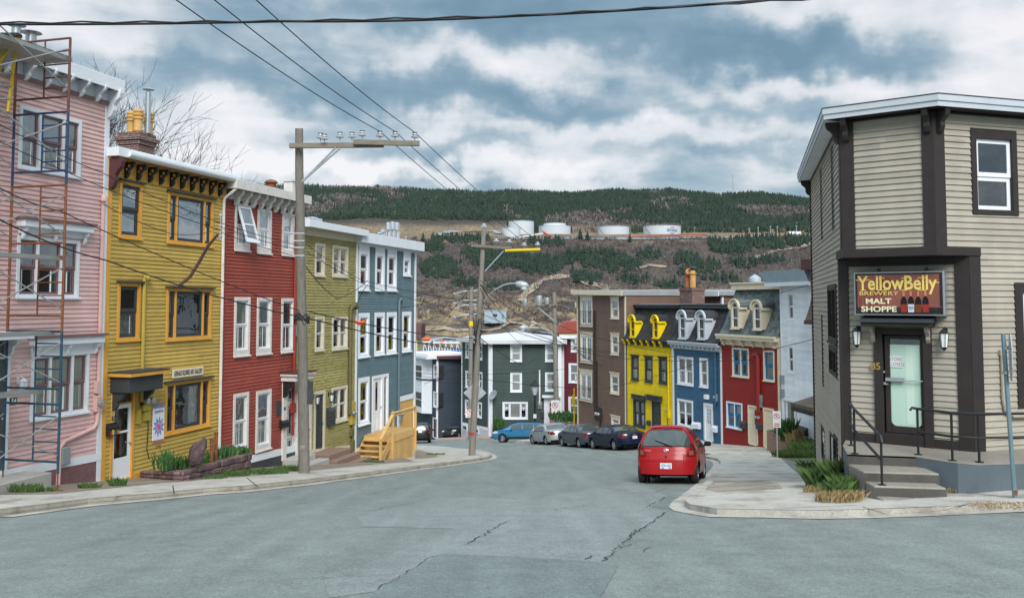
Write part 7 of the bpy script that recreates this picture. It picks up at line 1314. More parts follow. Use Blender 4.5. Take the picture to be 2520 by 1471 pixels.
# ---------------------------------------------------------------- cables
G3 = 'overhead power lines running down the street'
X3 = [(934, 433), (971, 527), (1019, 630)]
for k, (ik, (sx, tx), q) in enumerate(zip((1364, 1478, 1625), X3, (q2[1], q2[2], q2[3]))):
    p = ins[ik]; far = at(tx, 0, 15.5); near = p + (far - p) * 2.3; near.z += .35
    wire(('left', 'middle', 'right')[k] + ' of three thin lines running down the sky over the near crossarm', [near, far, p, q], .012, .1, group=G3)
wire('thick twisted black cable crossing the whole sky near the top', [at(-260, 58, 9.4), at(700, 53, 9.0), at(1270, 40, 8.7), at(2050, -14, 8.2)], .014, .02); wire('second strand twisted along the thick black cable at the top', [at(-260, 60, 9.35) + Vector((0,0,.004*((i)%2))) for i in range(1)] + [at(-260 + i*77, (58 if i < 12 else 58) - .0 + (53-58)*min(1,(i*77)/960) + max(0, (i*77-960))*-.0228 - max(0, i*77-1530)*.0443*.8 + (2.2 if i % 2 else -2.2), 9.35 - i*.04) for i in range(1, 31)], .009, 0, n=2)
pA = lambda y: at(737, y, 25.75)
def w2(label, pts, r=.012, sag=.0, **k): return wire(label, [at(*p) for p in pts], r, sag, **k)
SP = at(543, 556, 24.5)
w2('service line from the upper left to the wire spreader before the ochre house', [(-40, 285, 18), (250, 425, 21), (543, 548, 24.5)], .01, .05); w2('lower service line reaching the spreader before the ochre house', [(-40, 330, 18), (543, 566, 24.5)], .01, .12)
w2('cable from the scaffold side to the near pole, passing the ochre house', [(-40, 440, 17), (150, 520, 20), (737, 765, 25.8)], .013, .08); w2('heavy cable sweeping from lower left to the near pole collar', [(-40, 520, 17), (260, 640, 21), (737, 779, 25.8)], .017, .1)
w2('thin line from the spreader to the near pole, upper', [(543, 548, 24.5), (737, 604, 25.9)], .009, .04); w2('thin line from the spreader to the near pole, middle', [(543, 558, 24.5), (737, 615, 25.9)], .009, .05); w2('thin line from the spreader to the near pole, lower', [(545, 572, 24.5), (737, 632, 25.9)], .009, .05)
w2('thin wire draped from the pink house eaves side to the ochre windows', [(250, 500, 22.5), (420, 575, 24.2), (520, 570, 26)], .009, .06)
mb = MB(); s0 = SP
for dz in (-.3, 0, .28): mb.tube([s0 + Vector((-.04, 0, dz)), s0 + Vector((.05, 0, dz+.02))], .03, 6)
mb.tube([s0 + Vector((0, 0, -.4)), s0 + Vector((.0, 0, .4))], .014, 6); tag(mb.build('wire_spreader', 'galv'), 'pale wire spreader hanging before the ochre house downpipe', 'bracket')
mb = MB(); pts = [at(*p) for p in ((538, 575, 24.6), (512, 605, 25.5), (490, 645, 26), (468, 680, 26.4), (440, 703, 26.7), (410, 713, 26.9), (372, 713, 26.6))]; mb.tube(pts, [.035, .05, .055, .055, .055, .06, .05], 8); o = tag(mb.build('service_cable', 'mauve', smooth=60), 'fat brown wrapped service cable drooping across the ochre house', 'cable')
mb = MB(); s1 = at(390, 690, 26.6)
for k in range(6): mb.tube([s1 + Vector((rnd.uniform(-.3, .3), rnd.uniform(-.1, .1), rnd.uniform(-.2, .25))) for _ in range(4)], .011, 4)
tag(mb.build('cable_loops', 'cable', smooth=60), 'tangle of black wire ends beside the upper ochre picture window', 'cable')
w2('thin line from the near pole down past the olive house windows', [(752, 600, 25.9), (892, 690, 37), (1175, 745, 40.3)], .01, .06); w2('second thin line from the near pole past the slate house', [(752, 618, 25.9), (905, 703, 37), (1175, 775, 40.3)], .01, .06)
w2('black loop of cable from the near pole across the olive wall', [(752, 655, 25.8), (830, 735, 31), (905, 690, 37.5)], .014, .1); w2('heavy cable from the near pole collar to the junction pole', [(755, 765, 25.8), (1165, 832, 40.3)], .018, .15); w2('heaviest cable from the near pole to the junction pole, lowest', [(755, 782, 25.8), (1165, 862, 40.3)], .02, .12)
w2('cable dropping from the olive house weatherhead up to the line', [(877, 752, 38), (905, 700, 37.5)], .014, -.1)
mb = MB(); a = at(875, 790, 37.4); mb.tube([a, a + Vector((.14, 0, -.1)), a + Vector((.3, 0, -.06)), a + Vector((.38, 0, .02))], [.07, .085, .085, .06], 8); tag(mb.build('cable_marker', 'orange_bright'), 'orange cable marker sleeve hanging by the olive house downpipe', 'cable marker')
for lb, p, r_ in (('cable from the slate house weatherhead to the junction pole', [(985, 757, 43), (1090, 725, 42), (1178, 680, 40.3)], .013), ('long cable from the junction pole down to the far dormered house', [(1178, 682, 40.3), (1085, 790, 70), (1040, 825, 105)], .02), ('wire from the junction pole to the brown house, upper', [(1182, 690, 40.3), (1300, 760, 55), (1463, 895, 66)], .015), ('wire from the junction pole to the brown house, lower', [(1182, 702, 40.3), (1320, 800, 55), (1480, 900, 66)], .015),
    ('wire from the junction pole to the yellow mansard', [(1182, 700, 40.3), (1400, 810, 50), (1648, 868, 57)], .013), ('wire from the junction pole to the blue mansard', [(1180, 770, 40.3), (1450, 862, 48), (1756, 878, 52)], .013), ('wire from the junction pole to the crimson mansard', [(1180, 785, 40.3), (1500, 880, 46), (1850, 885, 50)], .013), ('level wire from the slate house edge past the junction pole to the right', [(1020, 923, 60), (1170, 930, 62), (1480, 958, 68)], .016), ('lower level wire before the dark green house', [(1020, 917, 62), (1250, 918, 66), (1400, 905, 72)], .014),
    ('wire looping from the junction pole to the transformer pole, upper', [(1182, 700, 40.3), (1260, 800, 60), (1362, 740, 86)], .02), ('wire looping from the junction pole to the transformer pole, lower', [(1180, 830, 40.3), (1290, 900, 60), (1362, 840, 86)], .02), ('steep wire from the junction pole to the dark green roof', [(1182, 710, 40.3), (1225, 790, 60), (1300, 860, 84)], .016), ('wire from the transformer pole to the far red roof', [(1366, 750, 86), (1450, 775, 95), (1520, 790, 110)], .025),
    ('wire from the slim pole to the navy bay house', [(1158, 880, 86), (1100, 915, 92), (1040, 945, 100)], .025), ('wire from the junction pole left across the hill, upper', [(1178, 652, 40.3), (1100, 700, 42), (1022, 690, 44)], .009), ('wire from the junction pole left across the hill, lower', [(1178, 668, 40.3), (1090, 716, 42), (1022, 712, 44)], .009), ('line over the crimson and white houses to the corner shop', [(1480, 958, 55), (1760, 878, 47), (1998, 835, 30)], .012), ('high line from the white house eaves over the mansard roofs', [(1990, 700, 40), (1810, 738, 46), (1560, 752, 58)], .011)):
    w2(lb, p, r_, .12)
# ================================================================ SCAFFOLDING
Yf = 20.3; ex = at(147, 1000, Yf).x; sb = Vector((ex, Yf, g(ex, Yf) + .137)); SC_ = empty('scaffolding', sb, 0, 'rusty and blue tube scaffolding tower in front of the pink house', 'scaffolding'); wv = Vector((-.963, .27, 0)); al = Vector((-.27, -.963, 0)); zy = lambda y: at(147, y, Yf).z - sb.z
fr_w = 1.52; secs = [(93, 248, 'scaf_brown'), (274, 430, 'scaf_blue'), (454, 608, 'rust_orange'), (630, 788, 'rust_orange'), (814, 968, 'scaf_navy'), (994, 1148, 'scaf_navy')]
for k, (ya, yb, m) in enumerate(secs):
    za, zb_ = zy(ya), zy(yb) ; zn = zy(secs[k+1][0]) if k < 5 else zy(1165)
    for yo, nf in ((0, 0), (2.1, 1)):
        f = MB(); o_ = al * yo; P_ = lambda w, z: o_ + wv * w + Vector((0, 0, z))
        f.tube([P_(0, zn), P_(0, za)], .031, 8); f.tube([P_(fr_w, zn), P_(fr_w, za)], .031, 8); f.tube([P_(0, za-.01), P_(fr_w, za-.01)], .026, 7); f.tube([P_(0, zb_+.1), P_(fr_w, zb_+.1)], .026, 7); f.tube([P_(.7, za), P_(.7, zb_+.1)], .02, 6)
        for t in (.22, .44, .66, .84): z_ = za + (zb_ + .1 - za) * t; f.tube([P_(0, z_), P_(.7, z_)], .018, 6)
        f.build('frame', m, SC_, smooth=50)
    b = MB()
    for (z0, z1) in ((za-.25, zb_+.25), (zb_+.25, za-.25)): b.tube([Vector((0, 0, z0)), al*2.1 + Vector((0, 0, z1))], .016, 6); b.tube([wv*fr_w + Vector((0, 0, z0)), wv*fr_w + al*2.1 + Vector((0, 0, z1))], .016, 6)
    b.build('cross_brace', 'alu', SC_)
for nf in (0, 2.1):
    b = MB(); o_ = al * nf
    for w in (0, fr_w): x_, y_ = sb.x + (o_ + wv*w).x, sb.y + (o_ + wv*w).y; zz = g(x_, y_) + .14 - sb.z; b.tube([o_ + wv*w + Vector((0,0,zz)), o_ + wv*w + Vector((0,0,zy(1150)))], .018, 6); b.box((o_+wv*w).x-.09, (o_+wv*w).x+.09, (o_+wv*w).y-.09, (o_+wv*w).y+.09, zz, zz+.012)
    b.build('base_jack', 'rust', SC_)
for y, w0, w1 in ((140, .05, .55), (140, .6, 1.1), (630, .1, .5), (815, .3, .75), (960, .6, .95)):
    mb = MB(); z_ = zy(y); a, c_ = wv*w0 + al*-.12, wv*w1 + al*-.12; d_ = al*2.5; p = [a, c_, c_ + d_, a + d_]; mb.hexa([q + Vector((0,0,z_-.09)) for q in p] + [q + Vector((0,0,z_)) for q in p]); mb.build('plank', 'alu', SC_)
lo = at(22, 275, 19.6); LD = empty('step_ladder', lo, 0, 'yellow fibreglass step ladder standing on the scaffolding planks', 'ladder'); lt = at(40, 88, 19.6) - lo; mb = MB()
for dx in (0, -.36):
    mb.tube([Vector((dx-.02, 0, 0)), Vector((lt.x+dx*.72, .05, lt.z))], .035, 4); mb.tube([Vector((dx-.3, -.9, 0)), Vector((lt.x+dx*.72, .05, lt.z))], .028, 4)
mb.build('rail', 'yellow_ladder', LD); mb = MB()
for i in range(1, 6): t = i/6; mb.box(lt.x*t-.36, lt.x*t, -.04, .06, lt.z*t-.02, lt.z*t+.02)
mb.build('tread', 'alu', LD); mb = MB(); mb.box(lt.x-.32, lt.x+.06, -.06, .14, lt.z-.02, lt.z+.05); mb.build('ladder_cap', 'black', LD)
# ================================================================ HARBOUR AND HILL
mat('water_mat', (.06, .16, .17), rough=.25, var=.15, scale=.05, bump=.05, spec=.5)
mb = MB(); mb.quad((-700, 560, -41), (900, 560, -41), (900, 700, -41), (-700, 700, -41)); struct('water', mb, 'water_mat')
SKY_ = [(300, 470), (600, 466), (760, 464), (860, 465), (940, 467), (1060, 478), (1160, 478), (1260, 476), (1340, 478), (1420, 482), (1520, 474), (1640, 478), (1740, 485), (1820, 486), (1900, 490), (2000, 502), (2300, 540), (2700, 600)]
def lerp_t(T_, x):
    if x <= T_[0][0]: return T_[0][1]
    for (a, p), (b, q) in zip(T_, T_[1:]):
        if x <= b: t = (x - a) / (b - a); return p + (q - p) * t
    return T_[-1][1]
YT = 1400.0
def ridge(X): return (HOR - lerp_t(SKY_, 1260 + F * X / YT)) / F * YT
PROF = [(560, -60), (640, -43), (655, -36), (690, -33), (760, -19), (800, -7), (850, 19), (900, 47), (938, 66), (950, 69.5), (966, 74.2), (1015, 78), (1030, 82)]
def fbm(x, y, s, o=4): return noise.fractal(Vector((x / s, y / s, 3.3)), 1.0, 2.0, o)
def hz(X, Y):
    zr = ridge(X)
    if Y < 1030: z = lerp_t(PROF, Y)
    elif Y <= YT: t = (Y - 1030) / (YT - 1030); z = 82 + (zr - 82) * (1 - (1 - t) ** 1.35)
    else: z = zr - (Y - YT) * .12
    k = min(1, max(0, (Y - 650) / 60)); f = 1 if not (925 < Y < 1035) else .12
    n = fbm(X, Y, 85) * 6 * k * f
    if 655 < Y < 830: n += abs(fbm(X, Y, 26)) * 7 * k - 2
    if Y > 1330: n *= max(.25, 1 - (Y - 1330) / 90)
    return z + n
def hill_hit(px, py):
    dx, dz = ray(px, py); Y = 645.0
    while Y < 1500:
        if dz * Y < hz(dx * Y, Y): break
        Y += 2.5
    return Vector((dx * Y, Y, hz(dx * Y, Y)))
def hill_mat():
    m, q = newmat('hill_mat'); v = q.n('ShaderNodeTexCoord').outputs['Object']; s = q.n('ShaderNodeSeparateXYZ'); q.link(v, s.inputs[0]); ge = q.n('ShaderNodeNewGeometry')
    n1 = q.noise(v, .011, 5, .6); n2 = q.noise(v, .05, 6, .65); n3 = q.noise(v, .35, 4, .7)
    mp = q.n('ShaderNodeMapping', i_Scale=(.35, .35, 2.2)); q.link(v, mp.inputs[0]); n4 = q.noise(mp.outputs[0], .06, 7, .68)
    c = q.ramp(n2, [(.3, (.095, .08, .078)), (.45, (.13, .11, .105)), (.55, (.11, .095, .085)), (.68, (.13, .12, .075)), (.82, (.27, .21, .14))])
    c = q.mix(q.mapr(n1, .5, .62, 0, .55), c, (.135, .118, .112))
    low = q.mapr(s.outputs[2], 22, -4, 0, 1); ta = q.mapr(n4, .4, .53, 0, 1)
    c = q.mix(q.m('MULTIPLY', q.m('MULTIPLY', low, ta), .85), c, (.44, .335, .2)); rk = q.m('MULTIPLY', low, q.mapr(q.noise(q.vm('ADD', mp.outputs[0], (31, 7, 3)), .05, 7, .7), .53, .6, 0, .75)); c = q.mix(rk, c, q.ramp(n3, [(.35, (.035, .035, .038)), (.65, (.1, .095, .09))]))
    bench = q.m('MULTIPLY', q.mapr(s.outputs[2], 60, 67, 0, 1), q.mapr(s.outputs[2], 96, 88, 0, 1)); c = q.mix(q.m('MULTIPLY', bench, q.mapr(n2, .35, .6, .4, .95)), c, q.ramp(n3, [(.3, (.27, .2, .12)), (.7, (.38, .3, .2))]))
    sn = q.n('ShaderNodeSeparateXYZ'); q.link(ge.outputs['Normal'], sn.inputs[0]); steep = q.mapr(sn.outputs[2], .93, .82, 0, 1); c = q.mix(q.m('MULTIPLY', q.m('MULTIPLY', steep, low), q.mapr(n4, .4, .55, 1, .2)), c, (.055, .055, .058))
    up = q.mapr(s.outputs[2], 92, 104, 0, 1); c = q.mix(q.m('MULTIPLY', up, .8), c, (.05, .062, .045)); top = q.mapr(s.outputs[2], 158, 172, 0, 1); c = q.mix(q.m('MULTIPLY', top, q.mapr(s.outputs[0], 30, -60, .25, 1)), c, (.15, .115, .075))
    c = q.mix(1, c, q.ramp(n3, [(.25, (.45,) * 3), (.75, (1.1,) * 3)]), 'MULTIPLY')
    b = q.n('ShaderNodeBsdfPrincipled', i_Base_Color=c, i_Roughness=.95); b.inputs['Specular IOR Level'].default_value = .1; bn = q.n('ShaderNodeBump', i_Strength=1.0, i_Distance=1.5, i_Height=n3); q.link(bn.outputs[0], b.inputs['Normal'])
    q.link(b.outputs[0], q.n('ShaderNodeOutputMaterial').inputs[0]); M['hill_mat'] = m
hill_mat()
grid_sheet('hill', -640, 900, 600, 1530, 7, hz, 'hill_mat')
mat('trail_mat', (.3, .25, .19), rough=.95, var=.2, scale=.1); mat('road_grey', (.24, .28, .3), var=.1, scale=.05)
def trail(name, px, w, m):
    P = [hill_hit(*p) for p in px]; Q = []
    for a, b in zip(P, P[1:]):
        n = max(1, int((b - a).length / 8)); Q += [a.lerp(b, i / n) for i in range(n)]
    Q.append(P[-1]); mb = MB(); L, R_ = [], []
    for i, p in enumerate(Q):
        d = Q[min(i+1, len(Q)-1)] - Q[max(i-1, 0)]; n = Vector((-d.y, d.x, 0)).normalized() * w * rnd.uniform(.7, 1.2)
        for s_, A_ in ((1, L), (-1, R_)): v = p + n * s_; A_.append((v.x, v.y, hz(v.x, v.y) + .9))
    k = len(Q); mb.add(L + R_, [(k+i, k+i+1, i+1, i) for i in range(k-1)]); struct(name, mb, m)
trail('path', [(1080, 577), (1100, 572), (1150, 570), (1220, 570), (1260, 580)], 5, 'road_grey'); trail('path', [(1080, 578), (1110, 584), (1180, 588), (1260, 590), (1500, 590), (1700, 588), (1900, 583)], 3.5, 'road_grey'); trail('path', [(1280, 742), (1340, 690), (1400, 684), (1450, 700), (1500, 712)], 4, 'trail_mat'); trail('path', [(1560, 665), (1600, 656), (1640, 660)], 2, 'trail_mat'); trail('path', [(1850, 635), (1920, 618), (2000, 600)], 2, 'trail_mat'); trail('path', [(1040, 815), (1150, 815), (1280, 800), (1420, 792)], 2, 'trail_mat'); trail('path', [(1040, 840), (1200, 838), (1420, 825)], 1.2, 'road_grey')
# ---- woods: one mass of spruces, one mass of bare scrub, and the single spruces in front of them
def leafmat(name, cols, var=.3):
    m, q = newmat(name); v = q.n('ShaderNodeTexCoord').outputs['Object']; c = q.ramp(q.noise(v, .09, 5, .7), [(.3, cols[0]), (.5, cols[1]), (.7, cols[2])]); c = q.mix(1, c, q.ramp(q.noise(v, .9, 2, .6), [(.3, (1 - var,) * 3), (.7, (1 + var,) * 3)]), 'MULTIPLY')
    b = q.n('ShaderNodeBsdfPrincipled', i_Base_Color=c, i_Roughness=.9); b.inputs['Specular IOR Level'].default_value = .1; q.link(b.outputs[0], q.n('ShaderNodeOutputMaterial').inputs[0]); M[name] = m
leafmat('spruce_mass', ((.026, .046, .04), (.038, .062, .048), (.06, .082, .056))); leafmat('scrub_mass', ((.095, .08, .084), (.13, .112, .114), (.17, .15, .145))); leafmat('birch_mass', ((.15, .138, .135), (.2, .185, .178), (.27, .255, .24)))
def spruce(mb, x, y, z, h, w, tiers=3, n=6):
    for t in range(tiers):
        zb_ = z + h * (.06 + .3 * t); zt = z + h * (.5 + .25 * t) if t < tiers - 1 else z + h; r = w * (1 - .3 * t); a0 = rnd.uniform(0, 6); vs = [(x + rnd.uniform(-.1, .1) * w, y, min(zt, z + h))]
        for k in range(n): a = a0 + 2*math.pi*k/n; rr = r * rnd.uniform(.55, 1.15); vs.append((x + rr*math.cos(a), y + rr*math.sin(a), zb_ + rnd.uniform(-.05, .07) * h))
        mb.add(vs, [(0, 1 + k, 1 + (k+1) % n) for k in range(n)])
def scrub(mb, x, y, z, h, k=5):
    for _ in range(k):
        a = rnd.uniform(0, 6.3); lx, ly = rnd.gauss(0, .45) * h, rnd.gauss(0, .45) * h; w = h * rnd.uniform(.05, .13); px_, py_ = x + rnd.gauss(0, .35) * h, y + rnd.gauss(0, .35) * h; hh = h * rnd.uniform(.5, 1.1)
        mb.add([(px_, py_, z - .3), (px_ + lx*.5 - w*math.cos(a), py_ + ly*.5 - w*math.sin(a), z + hh*.6), (px_ + lx, py_ + ly, z + hh), (px_ + lx*.5 + w*math.cos(a), py_ + ly*.5 + w*math.sin(a), z + hh*.6)], [(0, 1, 2, 3)])
def pxof(X, Y, z): return 1260 + F * X / Y, HOR - F * z / Y
CL = [(1075, 660, 60, 34), (1180, 625, 60, 20), (1240, 640, 90, 26), (1330, 655, 90, 30), (1450, 640, 100, 26), (1520, 655, 70, 20), (1690, 640, 40, 20), (1800, 610, 90, 22), (1880, 600, 80, 22), (1740, 655, 50, 14), (1600, 630, 40, 14), (1830, 650, 40, 14), (1960, 595, 40, 16), (1440, 685, 50, 14), (1130, 590, 80, 12), (1340, 600, 60, 8), (1060, 612, 40, 14), (1250, 705, 60, 10), (1700, 670, 60, 10), (1900, 640, 40, 10), (2100, 610, 90, 30), (2250, 640, 80, 20), (960, 640, 50, 30), (1150, 700, 40, 10), (1560, 690, 50, 9), (1640, 705, 50, 9), (1780, 690, 60, 9)]
def clump(X, Y, z):
    x, y = pxof(X, Y, z); return max(math.exp(-(((x-a)/c)**2 + ((y-b)/d)**2)) for a, b, c, d in CL)
fm, sm, bm_ = MB(), MB(), MB(); r2_ = random.Random(11)
for i in range(38000):
    Y = r2_.uniform(1022, 1425); X = r2_.uniform(-.36, .52) * Y; x, y = pxof(X, Y, 0)
    n = fbm(X, Y, 120, 3) + fbm(X, Y, 30, 2) * .6; bare = (n < -.2) or (r2_.random() < .05) or (x < 1160 and Y > 1330 and n < .12) or (x < 1230 and Y < 1075 and n < .05)
    if (x < 1250 and Y < 1085 + 12 * n): continue
    z = hz(X, Y)
    if bare:
        if r2_.random() < .6: scrub(bm_ if r2_.random() < .6 else sm, X, Y, z, r2_.uniform(3.5, 7.5), 4)
        continue
    if x < 850 and y and fbm(X, Y, 60, 2) < -.05 and r2_.random() < .6: scrub(bm_, X, Y, z, r2_.uniform(4, 7), 4); continue
    spruce(fm, X, Y, z, r2_.uniform(5, 10), r2_.uniform(1.6, 2.6), 2, 5)
singles = []
for i in range(34000):
    Y = r2_.uniform(690, 945); X = r2_.uniform(-.22, .5) * Y; x, _ = pxof(X, Y, 0)
    z = hz(X, Y); c = clump(X, Y, z); n = fbm(X, Y, 40, 3)
    if c + n * .25 > .52: 
        if r2_.random() < .72: spruce(fm, X, Y, z, r2_.uniform(4, 9), r2_.uniform(1.7, 2.8), 3, 6)
    elif Y > 770 and n > -.45 and r2_.random() < .75: scrub(sm if r2_.random() < .88 else bm_, X, Y, z, r2_.uniform(1.6, 4.2), 4)
    elif Y <= 800 and n > .12 and r2_.random() < .35: scrub(sm, X, Y, z, r2_.uniform(1.2, 3), 4)
    elif Y > 760 and c > .08 and r2_.random() < .012: singles.append((X, Y, z))
tag(fm.build('spruce_forest', 'spruce_mass'), 'dark spruce forest covering the far hillside and gathered in clumps below the tanks', 'forest', kind='stuff')
tag(sm.build('scrub', 'scrub_mass'), 'bare purplish brown scrub on the hillside below the tanks', 'scrub', kind='stuff'); tag(bm_.build('birch_scrub', 'birch_mass'), 'pale leafless birches scattered through the hillside woods', 'birches', kind='stuff')
protos = []
for k in range(4):
    o = empty('spruce_tree', (0, 0, 0), 0); mb = MB()
    for t in range(7):
        zt = 1 - t * .1 if t else 1.0; zb_ = .86 - t * .125; r = .05 + .042 * t; nn = 9; a0 = rnd.uniform(0, 6); vs = [(0, 0, min(1, zb_ + .2))]
        for j in range(nn): a = a0 + 2*math.pi*j/nn; rr = r * (rnd.uniform(.8, 1.25) if j % 2 else rnd.uniform(.4, .7)); vs.append((rr*math.cos(a), rr*math.sin(a), zb_ + rnd.uniform(-.04, .04)))
        mb.add(vs, [(0, 1+j, 1+(j+1) % nn) for j in range(nn)])
    mb.build('crown', 'spruce_mass', o); mb = MB(); mb.tube([(0,0,-.05),(0,0,.6)], [.025,.01], 6); mb.build('trunk', 'bark', o); protos.append(o)
named = [((1428, 592), 12, 'solitary dark spruce just below the tanks, left one of a pair'), ((1446, 593), 11, 'solitary dark spruce just below the tanks, right one of a pair'), ((1550, 596), 9, 'lone small spruce below the lettered white tank'), ((1340, 604), 8, 'lone spruce on the scrub slope under the second tank from the left'), ((1692, 820 - 125), 9, 'young spruce low on the slope left of the brick chimney'), ((1660, 700), 10, 'dark spruce above the brown house roof, right of the gravel track'), ((1565, 702), 11, 'dark spruce above the middle of the brown house roof'), ((1540, 690), 10, 'spruce on the slope over the brown house, beside the small clearing'), ((1620, 735), 9, 'spruce standing just above the rear wing roof'), ((1780, 735), 10, 'spruce just above the roof gap left of the crimson mansard'), ((1420, 700), 14, 'broad dark spruce at the bend of the gravel track'), ((1455, 705), 10, 'dark spruce right of the gravel track bend')]
used = 0
def place_spruce(P, h, label, group=None, w=1.0):
    global used
    src = protos[used % 4]
    if used < 4: o = src
    else:
        o = src.copy(); C.objects.link(o)
        for ch in src.children: c_ = ch.copy(); C.objects.link(c_); c_.parent = o
    used += 1; o.location = P; o.scale = (h * w, h * w, h); o.rotation_euler = (0, 0, rnd.uniform(0, 6)); o['label'] = label; o['category'] = 'tree'
    o['group'] = group or 'spruces standing alone on the hillside'
for (p, h, lb) in named: place_spruce(hill_hit(*p), h, lb, None, 1.25)
for (X, Y, z) in singles[:70]: place_spruce(Vector((X, Y, z)), rnd.uniform(6, 10), 'dark spruce standing alone on the scrubby hillside', 'scattered spruces on the scrubby hillside', 1.2)
# ---- oil tanks
mat('tank_white', (.55, .6, .64), var=.05)
def tank(label, px, w, y0, y1, Y, top=None, txt=None):
    c_ = at(px, y1, Y); r = w / 2 / F * Y; h = (y1 - y0) / F * Y; o = empty('storage_tank', (c_.x, Y + r, c_.z - .6), 0, label, 'tank', 'white oil tanks on the hillside bench'); mb = MB(); H_ = h + .6
    mb.lathe([(r, -6), (r, H_), (r * .98, H_ + .15), (r * .5, H_ + h * .07), (.1, H_ + h * .09)], 40); mb.build('shell', 'tank_white', o, smooth=30); mb = MB()
    mb.lathe([(r + .12, H_ - .5), (r + .12, H_ + .05)], 40); mb.build('rim', 'grey_white', o, smooth=30); mb = MB(); mb.tube([(r*math.cos(R(200+k*5))*1.01, r*math.sin(R(200+k*5))*1.01, H_*(1-k/6)) for k in range(7)], .35, 5); mb.build('stair', 'grey_metal', o)
    mb = MB()
    for k in range(28): a = 2*math.pi*k/28; mb.tube([(r*math.cos(a), r*math.sin(a), H_), (r*math.cos(a), r*math.sin(a), H_+1.1)], .06, 4)
    mb.tube([(r*math.cos(2*math.pi*k/28), r*math.sin(2*math.pi*k/28), H_+1.1) for k in range(29)], .06, 4); mb.build('railing', 'grey_metal', o)
    if top: mb = MB(); mb.lathe([(r*top[0], H_-.1), (r*top[0], H_ + top[1]/F*Y), (.1, H_ + top[1]/F*Y + .8)], 36); mb.build('upper_ring', 'tank_white', o, smooth=30)
    if txt:
        vs, fs = text_mesh(txt, 1, ext=.05, bold=.02); mb = MB(); ww = 28 / F * Y; x0, x1 = min(v.x for v in vs), max(v.x for v in vs); k = ww / (x1 - x0); yl_ = [v.y for v in vs]; kz = 7.6 / F * Y / (max(yl_) - min(yl_)); off = 18.5 / F * Y
        mb.add([((v.x-(x0+x1)/2)*k + off, -math.sqrt(max(.1, r*r - ((v.x-(x0+x1)/2)*k + off)**2)) - .25 - v.z*.2, H_*.5 + (v.y - sum((min(yl_), max(yl_)))/2)*kz) for v in vs], fs); mb.build('lettering', 'blue_trim', o)
        mb = MB(); s_ = F / Y
        for sg in (1, -1):
            for dx in (-1, 1):
                q_ = [(off, sg*9.2/s_), (off + dx*6/s_, sg*6/s_), (off + dx*6/s_, sg*4.6/s_), (off, sg*7.6/s_)]; mb.add([(x_, -math.sqrt(r*r - x_*x_) - .3, H_*.5 + z_) for x_, z_ in q_], [(0, 1, 2, 3)])
        mb.build('emblem', 'sign_red', o)
    return o
tank('big white tank with red and blue IRVING lettering, right end of the row', 1637, 94, 554, 577, 975, txt='IRVING'); tank('plain white tank between the lettered tank and the stepped one', 1514, 78, 556, 575, 975); tank('white tank with a narrower raised upper ring', 1367, 80, 554, 573, 975, (.7, 7))
tank('tallest white tank at the left end, standing behind a lower one', 1283, 64, 543, 570, 1000); tank('low white tank at the far left in front of the tallest one', 1258, 46, 560, 583, 955)
mb = MB(); p = hill_hit(1748, 597); a = at(1736, 594, 962); b_ = at(1762, 594, 962); mb.box(a.x, b_.x, 0, 8, a.z - 4, at(0, 584, 962).z); mb.box(a.x-.5, b_.x+.5, -.5, 8.5, at(0, 584, 962).z, at(0, 584, 962).z+.8); mb2 = mb.build('shed', 'metal_blue', loc=(0, 962, 0)); tag(mb2, 'little pale shed at the foot of the lettered tank', 'shed')
def pipe(label, pts, r, m): P = [at(*p) for p in pts]; mb = MB(); mb.tube(P, r, 6); tag(mb.build('pipeline', m), label, 'pipe')
pipe('long red pipe running along below the white tanks', [(1330, 587, 948), (1500, 587, 948), (1600, 580, 948), (1700, 578, 948), (1737, 578, 950)], .4, 'sign_red'); pipe('red pipe slanting down the bank by the stepped tank', [(1337, 571, 955), (1362, 586, 946)], .9, 'sign_red'); pipe('white pipe bridge left of the red pipes', [(1215, 594, 946), (1290, 582, 948), (1335, 575, 952)], .6, 'white_clean')
mb = MB(); a = at(1940, 577, 985); mb.box(a.x, a.x + 14, 0, 4, a.z, a.z + 3.4); tag(mb.build('trailer', 'white_clean', loc=(0, 985, 0)), 'long white trailer parked on the hillside bench at right', 'trailer')
mb = MB(); zt_ = at(1804, 428, YT).z; p = Vector((at(1804, 480, YT).x, YT, hz(at(1804, 480, YT).x, YT))); h = zt_ - p.z
for dx, dy in ((-.5, 0), (.5, 0), (0, .6)): mb.tube([(dx, dy, 0), (dx, dy, h)], .13, 4)
for k in range(24): mb.tube([(-.5, 0, h*k/24), (.5, 0, h*(k+.5)/24), (0, .6, h*(k+1)/24)], .09, 4)
tag(mb.build('radio_mast', 'grey_metal', loc=p), 'thin lattice radio mast on the ridge of the hill', 'mast')
for i, (x, y0, y1) in enumerate(((1664+180, 560, 590), (1866, 558, 580), (1896, 556, 582), (2003 - 90, 556, 580), (1960, 555, 572))):
    mb = MB(); a = at(x, y1, 955); mb.tube([(0, 0, -2), (0, 0, (y1-y0)/F*955)], .22, 5); mb.tube([(-1.2, 0, (y1-y0)/F*955*.92), (1.2, 0, (y1-y0)/F*955*.92)], .14, 4); tag(mb.build('far_pole', 'grey_white', loc=a), 'thin pale pole on the hillside bench right of the tanks', 'pole', 'thin poles on the hillside bench')
